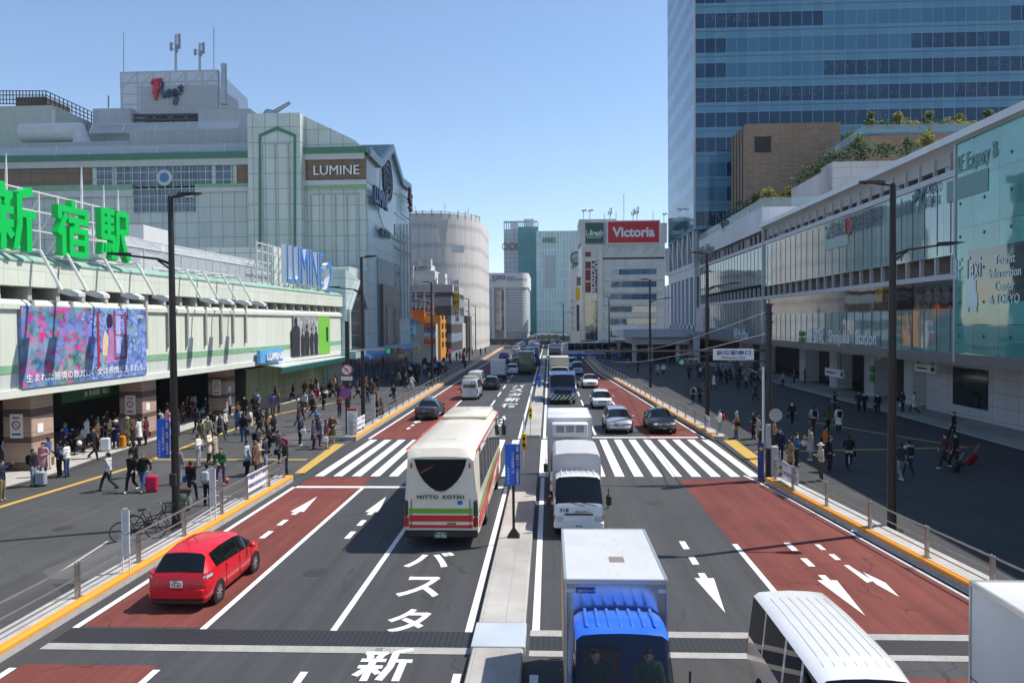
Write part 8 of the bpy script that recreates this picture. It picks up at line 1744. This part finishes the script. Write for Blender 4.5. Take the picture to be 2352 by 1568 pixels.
# -- left plaza, near --
P_(5, 1150, 'person at the left edge in navy top and khaki trousers raising one hand', 'reach', 'right', 'jacket', 'navy', 'khaki', shoe='tan')
P_(77, 1116, 'person in black jacket and pale jeans facing away beside a grey suitcase', 'stand', 'right', 'jacket', 'black', 'ljeans', extras=bp('black'))
P_(100, 1096, 'person in a pale pink coat behind the grey suitcase', 'bag', 'cam', 'coat', 'pink', 'dark', LH, bottom='trousers')
P_(57, 1078, 'person with a green shoulder bag and blue jeans by the first pillar', 'walk', 'left', 'jacket', 'dark', 'jeans', LH, extras=sb('olive'))
P_(84, 1062, 'person in a white blouse looking at hands in front of the first pillar', 'phone', 'right', 'jacket', 'white', 'beige', LH)
P_(112, 1079, 'person in denim jacket and cream trousers in front of the first pillar', 'folded', 'left', 'jacket', 'denim', 'cream', LH, 'brownhair', sb('tan'))
P_(137, 1094, 'person in dark clothes looking down beside the white sweater', 'phone', 'left', 'jacket', 'navy', 'black')
P_(154, 1095, 'person in a white sweater and blue jeans with a dark cap, looking at a phone', 'phone', 'left', 'jacket', 'white', 'jeans', extras=hb('brown'))
P_(150, 1040, 'person in purple blue top and pale hat waiting behind the pushchair', 'folded', 'right', 'jacket', 'blue', 'dark', HT, 'khaki', z=.11)
P_(142, 1046, 'person in navy bent over left of the pushchair', 'phone', 'right', 'jacket', 'navy', 'black', z=.11, h=.92)
P_(166, 1038, 'person in black seated low beside the pushchair', 'stand', 'right', 'jacket', 'black', 'black', z=.11, h=.84)
P_(192, 1036, 'person in pale lilac top behind the pushchair handle', 'phone', 'left', 'jacket', 'sky', 'dark', z=.11, h=.86)
P_(214, 1054, 'person in black with a backpack walking left of the white suitcase', 'walk', 'right', 'jacket', 'black', 'black', extras=bp('dark'))
P_(224, 1036, 'person in brown stretching an arm behind the white suitcase', 'reach', 'right', 'jacket', 'brown', 'black', LH, z=.11)
P_(252, 1028, 'person in olive jacket between the white and orange suitcases', 'folded', 'right', 'jacket', 'olive', 'dark', z=.11)
P_(267, 1031, 'person in blue dress and straw hat behind the orange suitcase', 'phone', 'cam', 'coat', 'navy', 'navy', HT, 'cream', z=.11)
P_(293, 1022, 'person in olive coat and khaki trousers by the second pillar', 'bag', 'right', 'coat', 'olive', 'khaki', HT, 'beige', z=.11, bottom='trousers')
P_(305, 1018, 'person in brown jacket half hidden behind the white coat', 'phone', 'left', 'jacket', 'brown', 'dark', z=.11)
P_(320, 1023, 'person in a long white coat standing by the second pillar', 'folded', 'left', 'coat', 'white', 'dark', LH, z=.11, bottom='trousers')
P_(336, 1020, 'person in dark brown coat with cap right of the white coat', 'bag', 'left', 'coat', 'plum', 'dark', z=.11, extras=hb('black'))
P_(250, 1127, 'person in a light grey jacket carrying a teal bag, walking left', 'stride', 'left', 'jacket', 'lgrey', 'dark', extras=(('handbag', 'cblue'), ), shoe='black')
P_(303, 1129, 'person with long hair in black coat and white shoes walking towards the camera', 'walk', 'cam', 'jacket', 'black', 'black', LH, 'hair', shoe='white')
P_(331, 1129, 'person with ginger hair in black jacket and blue jeans pulling the red suitcase', 'stride', 'cam', 'jacket', 'black', 'jeans', LH, 'ginger')
P_(309, 1096, 'person in dark jacket walking away behind the long haired pair', 'walk', 'away', 'jacket', 'dark', 'black', extras=bp('black'))
P_(409, 1112, 'person in grey sweater partly hidden by the near left lamp post', 'stand', 'away', 'jacket', 'grey', 'grey')
P_(440, 1151, 'person with red scarf and a blue and red bag walking away by the lamp', 'walk', 'away', 'jacket', 'black', 'navy', SH, 'brownhair', (('scarf', 'red'), ('shoulder_bag', 'blue')))
P_(477, 1160, 'person in grey jacket with backpack next to the white stop board', 'stand', 'away', 'jacket', 'grey', 'black', extras=bp('lgrey'))
P_(510, 1113, 'person in green jacket and plum trousers resting a foot on a basketball', 'foot', 'cam', 'jacket', 'green', 'purple', shoe='red')
P_(456, 1072, 'person in white top with dark long hair and a plaid bundle', 'phone', 'right', 'jacket', 'white', 'lgrey', LH, extras=sb('purple'))
P_(480, 1062, 'person in cream coat with brown bag, left of two talking by the yellow line', 'folded', 'right', 'coat', 'cream', 'dark', SH, 'hair', sb('brown'))
P_(494, 1066, 'person in beige coat with tan handbag, right of two talking by the yellow line', 'bag', 'left', 'coat', 'beige', 'dark', SH, 'brownhair', hb('tan'))
P_(568, 1092, 'person in long pale blue coat facing away at the crossing', 'stand', 'right', 'coat', 'sky', 'black', LH, 'hair', hb('black'), bottom='trousers')
P_(587, 1092, 'person in long brown fur coat beside the pale blue coat', 'bag', 'right', 'coat', 'brown', 'dark', LH, 'ginger')
P_(597, 1086, 'person in beige jacket with mask behind the brown fur coat', 'folded', 'right', 'coat', 'beige', 'grey', SH, 'hair', (('face_mask', 'white'),))
P_(610, 1084, 'person in navy jacket and jeans waiting behind the railing banner', 'bag', 'right', 'jacket', 'navy', 'ljeans')
P_(593, 1054, 'person in dark hooded jacket with backpack waiting back from the crossing', 'folded', 'right', 'jacket', 'dark', 'black', extras=bp('black'))
P_(617, 1046, 'person in long black coat holding a bag, back from the crossing', 'phone', 'right', 'coat', 'black', 'black', LH, extras=hb('black'))
P_(640, 1062, 'person in black jacket with navy bag waiting near the crossing', 'bag', 'right', 'jacket', 'dark', 'black', SH, 'hair', hb('navy'))
P_(654, 1056, 'child in a pink top near the crossing', 'stand', 'cam', 'jacket', 'dpink', 'dark', LH, 'hair', (('face_mask', 'white'),), h=.80)
P_(657, 1090, 'person in black at the very end of the near left railing', 'folded', 'left', 'jacket', 'black', 'black')
P_(689, 1023, 'person in black with a white carrier bag looking at a phone', 'phone', 'right', 'jacket', 'black', 'black', SH, 'brownhair', (('handbag', 'white'), ('shoulder_bag', 'black')), shoe='white')
P_(727, 990, 'person in striped blue shirt standing behind the group at the crossing', 'folded', 'right', 'jacket', 'denim', 'navy')
P_(721, 1030, 'person in purple coat at the left of the group by the crossing', 'stand', 'right', 'coat', 'purple', 'plum', LH, 'brownhair', bottom='trousers')
P_(734, 1024, 'person in navy coat next to the purple coat', 'bag', 'right', 'coat', 'navy', 'black', SH, 'brownhair')
P_(750, 1030, 'person in plum coat with a white bag in the group by the crossing', 'bag', 'right', 'coat', 'plum', 'brown', LH, 'brownhair', hb('white'), bottom=None)
P_(764, 1016, 'person in brown jacket and long olive skirt with a mask by the signal pole', 'bag', 'cam', 'jacket', 'brown', 'olive', LH, 'ginger', (('face_mask', 'white'),), bottom='skirt')
# -- left plaza, middle --
P_(546, 998, 'person in denim jacket and jeans walking away', 'walk', 'away', 'jacket', 'denim', 'jeans', LH)
P_(576, 997, 'person in white coat and white boots walking away', 'stride', 'left', 'coat', 'cream', 'white', SH, 'brownhair', sb('brown'), shoe='white')
P_(598, 998, 'person in long black coat walking behind the white coat', 'walk', 'left', 'coat', 'black', 'black', LH)
P_(613, 995, 'person in dark brown coat carrying a tan bag', 'bag', 'left', 'coat', 'brown', 'black', LH, 'brownhair', hb('tan'))
P_(463, 1028, 'person in khaki jacket with backpack walking away', 'walk', 'away', 'jacket', 'khaki', 'khaki', SH, 'hair', bp('olive'))
P_(478, 1020, 'person in beige checked coat with grey hair walking away', 'stand', 'away', 'coat', 'beige', 'brown', SH, 'greyhair')
P_(505, 1011, 'person in black coat and blue jeans striding to the right', 'stride', 'right', 'coat', 'black', 'jeans')
P_(518, 1000, 'person in pale jacket with a child just behind the striding black coat', 'stand', 'right', 'jacket', 'cream', 'dark', HT, 'cblue')
P_(452, 994, 'person in dark suit walking away beyond the near left lamp', 'walk', 'away', 'jacket', 'dark', 'black', extras=hb('black'))
P_(472, 962, 'person in black carrying a bright blue bag near the third pillar', 'walk', 'right', 'jacket', 'black', 'black', SH, 'hair', (('handbag', 'cblue'),), z=.11)
P_(367, 1000, 'person in white shirt with a black backpack by the second pillar', 'stand', 'away', 'jacket', 'white', 'dark', extras=bp('black'), z=.11)
P_(386, 998, 'person in pink top touching their hair right of the second pillar', 'reach', 'cam', 'jacket', 'pink', 'jeans', SH, 'brownhair', z=.11)
P_(410, 1000, 'person in black with jeans right behind the near left lamp post', 'phone', 'left', 'jacket', 'black', 'jeans', z=.11)
P_(562, 959, 'person in black with a mask in front of the dark entrance', 'stand', 'cam', 'coat', 'black', 'black', extras=(('face_mask', 'white'),))
P_(592, 949, 'person in checked scarf and dark trousers walking towards the camera', 'walk', 'cam', 'jacket', 'grey', 'black', LH, 'hair', (('scarf', 'white'),))
P_(627, 950, 'person with a blue backpack and grey coat facing away', 'stand', 'away', 'coat', 'grey', 'dark', LH, 'brownhair', bp('blue'))
P_(640, 950, 'person in dark jacket with orange hair beside the blue backpack', 'stand', 'right', 'jacket', 'dark', 'dark', LH, 'ginger')
P_(612, 928, 'person in cream jacket and cap in the dark entrance', 'stand', 'cam', 'jacket', 'cream', 'dark', SH, 'greyhair', z=.11); P_(632, 931, 'person in plum jacket with cap beside the cream jacket in the entrance', 'stand', 'left', 'jacket', 'plum', 'black', z=.11)
P_(673, 922, 'person in long black coat striding past the shop front', 'stride', 'left', 'coat', 'black', 'black', extras=hb('black'))
P_(700, 914, 'person in brown coat by the shop front', 'stand', 'cam', 'coat', 'brown', 'dark', LH, 'brownhair'); P_(716, 911, 'person in white and red beside the far red suitcase', 'bag', 'right', 'jacket', 'white', 'dark', LH); P_(722, 913, 'person in plum jacket behind the far red suitcase', 'phone', 'left', 'jacket', 'plum', 'black', SH, 'brownhair')
P_(741, 922, 'person in black dress leaning towards the far red suitcase', 'walk', 'right', 'coat', 'black', 'black', LH, 'brownhair'); P_(758, 912, 'person in black with a big black bag by the awning', 'stand', 'away', 'jacket', 'black', 'black', extras=bp('black'))
P_(701, 947, 'person in grey jacket and white trainers walking towards the camera', 'walk', 'cam', 'jacket', 'lgrey', 'black', shoe='white')
P_(770, 899, 'person in a tan coat left of the signal pole', 'stand', 'left', 'jacket', 'tan', 'black'); P_(778, 924, 'person in dark suit left of the signal pole, nearer', 'walk', 'away', 'jacket', 'dark', 'black')
P_(803, 919, 'person in black suit with a grey scarf right of the signal pole', 'phone', 'cam', 'jacket', 'black', 'black', extras=(('scarf', 'grey'),)); P_(820, 915, 'person in dark coat beside the black suit', 'stride', 'right', 'jacket', 'dark', 'black', extras=hb('black'))
P_(852, 909, 'person in long black coat walking near the second left lamp', 'walk', 'right', 'coat', 'black', 'black')
P_(810, 886, 'person in white jacket with a dark backpack walking into the shade', 'walk', 'away', 'jacket', 'white', 'black', extras=bp('navy')); P_(830, 884, 'person in black with a pale skirt walking into the shade', 'walk', 'away', 'jacket', 'black', 'lgrey', bottom='skirt'); P_(798, 878, 'person in black at the edge of the shade', 'stand', 'away', 'jacket', 'black', 'black')
P_(916, 888, 'person in khaki jacket with white cap in the sun near the far railing', 'walk', 'cam', 'jacket', 'khaki', 'dark', SH, 'greyhair'); P_(934, 887, 'person in dark navy next to the khaki jacket', 'walk', 'away', 'jacket', 'navy', 'black', SH, 'greyhair'); P_(957, 883, 'person in black coat right of the white cyclist', 'walk', 'away', 'coat', 'black', 'black')
P_(866, 962, 'person in dark suit leaning on the far left railing', 'folded', 'right', 'jacket', 'black', 'black', LH); P_(876, 966, 'person in black with a long skirt at the far left railing', 'bag', 'right', 'jacket', 'plum', 'black', LH, 'brownhair', bottom='skirt')
P_(985, 892, 'person with ginger hair in black at the far left railing', 'stand', 'right', 'jacket', 'black', 'black', LH, 'ginger')
# people inside the dark concourse
for k, (x, y) in enumerate(((30, 1058), (20, 1045), (190, 1010), (210, 1012), (245, 1000), (262, 1003), (285, 1000), (430, 958), (445, 950), (510, 945), (385, 975), (580, 930), (600, 928), (650, 905), (560, 938), (225, 1016), (15, 1075), (45, 1040), (200, 1022), (238, 1015), (300, 1004), (275, 1008), (420, 975), (480, 940), (528, 955), (590, 940), (570, 930), (640, 915), (440, 965), (402, 985))):
 P_(x, y, 'person dimly seen standing inside the dark station concourse', R.choice(('stand', 'phone', 'bag')), R.choice(('away', 'right', 'cam')), R.choice(('jacket', 'coat')), R.choice(('dark', 'grey', 'plum', 'white', 'navy', 'brown')), 'black', R.choice((SH, LH)), z=.11, group='people in the dark concourse')
# crowd in the shade before the store and far along the left pavement
for k in range(64):
 Y = R.uniform(88, 132) if k < 44 else R.uniform(132, 185); X = R.uniform(-20.2, -14.6) if Y < 128 else R.uniform(-21, -14.2)
 P_(0, 0, 'person in dark clothes in the shaded crowd outside the department store' if k < 44 else 'small distant person on the far left pavement by the shops', R.choice(('walk', 'stride', 'stand', 'bag')), R.choice(('away', 'cam', 'left', 'right')), R.choice(('jacket', 'jacket', 'coat')), R.choice(('black', 'black', 'dark', 'navy', 'plum', 'dark')), R.choice(('black', 'dark')), R.choice((SH, LH)), 
 world=(X, Y, PZ), rz=R.uniform(0, 6.28), group='crowd outside the department store' if k < 44 else 'distant people on the left pavement')
for k, (x, y, c, lab) in enumerate(((942, 868, 'white', 'person in white in the shaded crowd left of the third lamp'), (975, 862, 'lgrey', 'person in light grey in the shade beside the third lamp'), (1000, 858, 'cblue', 'person in light blue in the far shade'), (1024, 866, 'brown', 'person in brown beside the far railing'), (1017, 852, 'white', 'person in white walking ahead in the far shade'), (926, 855, 'beige', 'person in beige in the shaded crowd by the pavement edge'))):
 P_(x, y, lab, R.choice(('walk', 'stride')), R.choice(('away', 'cam')), 'jacket', c, 'dark', R.choice((SH, LH)))
P_(1068, 850, 'lone person in dark suit on the sunlit far pavement', 'walk', 'cam', 'jacket', 'dark', 'black')
for k in range(30):
 Y = R.uniform(46, 90); X = R.uniform(-24.5, -15.5)
 P_(0, 0, 'person in dark coat crossing the middle of the left plaza', R.choice(('walk', 'stride', 'stand', 'bag', 'phone')), 0, R.choice(('jacket', 'coat')), R.choice(('black', 'dark', 'navy', 'brown', 'grey', 'plum')), R.choice(('black', 'dark', 'jeans')), R.choice((SH, LH)), R.choice(('hair', 'brownhair')), R.choice(((), hb('black'), bp('dark'))), world=(X, Y, PZ), rz=R.uniform(0, 6.28), group='people crossing the left plaza', h=R.uniform(.93, 1.04))
# cyclists: bicycle and rider are two things
def cyclist(x, y, rz, lab_b, lab_p, tc, bc, hc='hair', hair=SH, basket=True, col=(.3, .3, .32), extras=()):
 g_ = G(x, y, PZ); bicycle('bicycle', lab_b, g_, rz, col, basket, None, False)
 d = V((-math.sin(rz), math.cos(rz), 0)); P_(0, 0, lab_p, 'sit', 0, 'jacket', tc, bc, hair, hc, extras, world=(g_.x - d.x * .18, g_.y - d.y * .18, PZ + .0), rz=rz)
cyclist(904, 926, PI, 'bicycle with black bags ridden by the person in a suit', 'person in dark suit riding a bicycle towards the camera', 'navy', 'black', extras=hb('black'))
cyclist(946, 897, rad(-20), 'white bicycle ridden away near the far left railing', 'person in white jacket riding a bicycle away', 'white', 'white', col=(.5, .5, .5))
cyclist(1950, 1078, rad(-20), 'bicycle with silver mudguards ridden away in the shade', 'person in black riding a bicycle away in the shade', 'black', 'black', col=(.35, .36, .38), extras=hb('black'))
# -- right plaza --
P_(1654, 1002, 'person in white top with a red backpack looking at a phone at the right corner', 'phone', 'left', 'jacket', 'white', 'ljeans', SH, 'brownhair', bp('red'))
P_(1692, 1007, 'person in tan coat and white cap carrying a white bag', 'bag', 'left', 'coat', 'tan', 'jeans', SH, 'greyhair', (('handbag', 'white'), ('shoulder_bag', 'black')), bottom='trousers')
P_(1732, 1008, 'person in black coat with long hair and a pink bag by the shadow edge', 'bag', 'left', 'coat', 'black', 'black', LH, 'hair', hb('dpink'))
P_(1742, 1020, 'person in grey coat with bare legs by the shadow edge', 'stand', 'left', 'coat', 'grey', 'dark', LH, 'brownhair', bottom=None)
P_(1749, 1052, 'person in black left of the gantry pole', 'folded', 'left', 'coat', 'black', 'black')
P_(1778, 1032, 'person in tan jacket with black bag just behind the gantry pole', 'bag', 'right', 'jacket', 'tan', 'dark', SH, 'hair', sb('black'))
P_(1792, 1060, 'person in navy with long hair right of the gantry pole', 'stand', 'cam', 'jacket', 'navy', 'navy', LH)
P_(1816, 1086, 'person in rust brown coat with a black scarf at the gantry banner', 'bag', 'left', 'coat', 'tan', 'black', LH, 'hair', (('scarf', 'black'),))
P_(1829, 1070, 'person with a yellow scarf behind the rust brown coat', 'phone', 'right', 'jacket', 'denim', 'dark', SH, 'hair', (('scarf', 'yellow'),))
P_(1862, 1057, 'person in beige coat and pale skirt with a mask and white tote', 'phone', 'left', 'jacket', 'beige', 'lgrey', SH, 'hair', (('face_mask', 'white'), ('handbag', 'cream')), bottom='skirt', shoe='white')
P_(1896, 1052, 'person in bright orange jacket behind the straw hat', 'bag', 'right', 'jacket', 'orange', 'black', SH, 'hair', sb('black'))
P_(1886, 1104, 'person in straw hat, beige jacket and dark green trousers with folded arms', 'folded', 'left', 'jacket', 'beige', 'olive', HT, 'cream')
P_(1906, 1082, 'person in black with a backpack right behind the straw hat', 'stand', 'right', 'jacket', 'black', 'black', extras=bp('dark'))
P_(1819, 978, 'person in black suit walking towards the camera in the shade', 'walk', 'cam', 'jacket', 'black', 'black', extras=(('handbag', 'black'), ('scarf', 'white')))
P_(1869, 991, 'person in white with a black backpack, left of three in the shade', 'walk', 'away', 'jacket', 'lgrey', 'dark', LH, 'hair', bp('black')); P_(1903, 993, 'person in dark olive coat, middle of three in the shade', 'walk', 'away', 'jacket', 'olive', 'black', LH); P_(1926, 993, 'person in white coat with a small black backpack, right of three', 'stand', 'away', 'coat', 'white', 'black', SH, 'hair', bp('black'))
P_(1917, 949, 'person in black carrying a pale box in the shade', 'reach', 'right', 'jacket', 'black', 'black', SH, 'hair', sb('lgrey')); P_(1972, 949, 'person in dark jacket near the pavement edge in the shade', 'walk', 'cam', 'jacket', 'dark', 'black'); P_(1985, 951, 'person in black suit and white shirt, left of two suits', 'walk', 'cam', 'jacket', 'black', 'black', extras=(('scarf', 'white'),)); P_(2016, 953, 'person in black suit and white shirt, right of two suits', 'stand', 'cam', 'jacket', 'black', 'black', extras=(('scarf', 'white'), ('handbag', 'black')))
P_(2100, 950, 'person in cream coat with a purple bag in the arcade shade', 'walk', 'left', 'coat', 'cream', 'black', LH, 'brownhair', hb('purple')); P_(2074, 948, 'person in black with a white bag in the arcade shade', 'bag', 'left', 'jacket', 'black', 'black', LH, 'hair', hb('white'))
P_(2070, 1104, 'person in dark hooded top and grey trousers, left of a pair walking away', 'walk', 'away', 'jacket', 'dark', 'grey', shoe='white'); P_(2087, 1094, 'person in pale top with a black backpack, right of a pair walking away', 'stride', 'away', 'jacket', 'lgrey', 'navy', SH, 'hair', bp('black'))
P_(2172, 1076, 'person in dark red jacket and white trainers pulling luggage in the shade', 'stride', 'left', 'jacket', 'plum', 'black', LH, 'hair', shoe='white'); P_(2196, 1074, 'person in black walking behind the luggage in the shade', 'walk', 'left', 'jacket', 'black', 'black'); P_(2191, 1010, 'person in black walking in front of the tiled wall', 'walk', 'left', 'jacket', 'black', 'black')
P_(1592, 928, 'person in grey jacket with backpack on the sunlit strip by the right kerb', 'walk', 'away', 'jacket', 'grey', 'black', extras=bp('dark')); P_(1608, 926, 'person in dark coat at the second right lamp', 'walk', 'away', 'jacket', 'dark', 'black'); P_(1736, 922, 'person in black dress beside the gantry pole in the shade', 'walk', 'left', 'coat', 'black', 'black', LH)
P_(1824, 880, 'person in brown by the arcade piers', 'stand', 'left', 'jacket', 'brown', 'black', z=.11); P_(1849, 880, 'person in red jacket by the arcade piers', 'stand', 'right', 'jacket', 'red', 'black', z=.11); P_(2020, 900, 'person in black with a red bag outside the arcade shops', 'stand', 'right', 'jacket', 'black', 'black', SH, 'hair', hb('red'), z=.11); P_(2118, 930, 'person in black just left of the tiled wall', 'stand', 'right', 'jacket', 'black', 'black', z=.11)
P_(1511, 864, 'person in pale coat far on the right pavement', 'walk', 'cam', 'coat', 'lgrey', 'dark'); P_(1524, 864, 'person in white far on the right pavement with a red bag', 'walk', 'cam', 'jacket', 'white', 'dark', SH, 'brownhair', hb('red')); P_(1583, 872, 'person in black far right of the pale coat', 'walk', 'away', 'jacket', 'black', 'black'); P_(1608, 870, 'person with a white backpack before the second right lamp', 'walk', 'away', 'jacket', 'dark', 'black', SH, 'hair', bp('white')); P_(1640, 894, 'person in a white coat near the far arcade crowd', 'walk', 'left', 'coat', 'white', 'dark', LH)
for k in range(36):
 Y = R.uniform(84, 108) if k < 22 else R.uniform(110, 165); X = R.uniform(19, 27) if k < 22 else R.uniform(9.5, 20)
 P_(0, 0, 'person in dark clothes in the crowd under the far end of the glass front' if k < 22 else 'tiny distant person on the far right pavement', R.choice(('walk', 'stand', 'bag')), 0, R.choice(('jacket', 'coat')), R.choice(('black', 'dark', 'navy', 'grey', 'black')), 'black', R.choice((SH, LH)), world=(X, Y, PZ), rz=R.uniform(0, 6.28), group='crowd under the glass front' if k < 22 else 'distant people on the right pavement')
# drivers
P_(0, 0, 'passenger in a green jacket in the cab of the blue truck', 'sit', 0, 'jacket', 'green', 'dark', world=(1.13 + .42, 12.6, .42), rz=PI, h=.98)
P_(0, 0, 'driver in dark clothes at the wheel of the blue truck', 'sit', 0, 'jacket', 'dark', 'dark', world=(1.13 - .42, 12.6, .42), rz=PI, h=.98)
# far traffic, copied
src = [o for o in COL.objects if o.type == 'EMPTY' and o.parent is None and o.name.startswith(('hatchback', 'minivan'))]
k = 0
for y in range(203, 262, 10):
 for x, rz in ((-8.4, 0), (-5.4, 0), (-3.5, 0), (1.0, PI), (4.0, PI)):
  if R.random() < .28: continue
  c = copy_tree(R.choice([s for s in src if s.location.y > 60])); c.location = (x + R.uniform(-.3, .3), y + R.uniform(-4, 4), 0); c.rotation_euler = (0, 0, rz)
  c['label'] = 'small far car in the dense traffic beyond the side on coach'; c['group'] = 'far traffic'; c['category'] = 'car'; k += 1
# the air of the place
n = NT('haze_air'); n.t.nodes.remove(n.p); v = n.node('VolumePrincipled'); v.inputs['Density'].default_value = .00013; v.inputs['Color'].default_value = (.80, .88, 1, 1); v.inputs['Anisotropy'].default_value = .2
n.link(v.outputs[0], n.t.nodes['Material Output'].inputs['Volume'])
o = MB().box(-840, 840, -140, 1140, -1.3, 200).build('haze', n.m); o['kind'] = 'stuff'
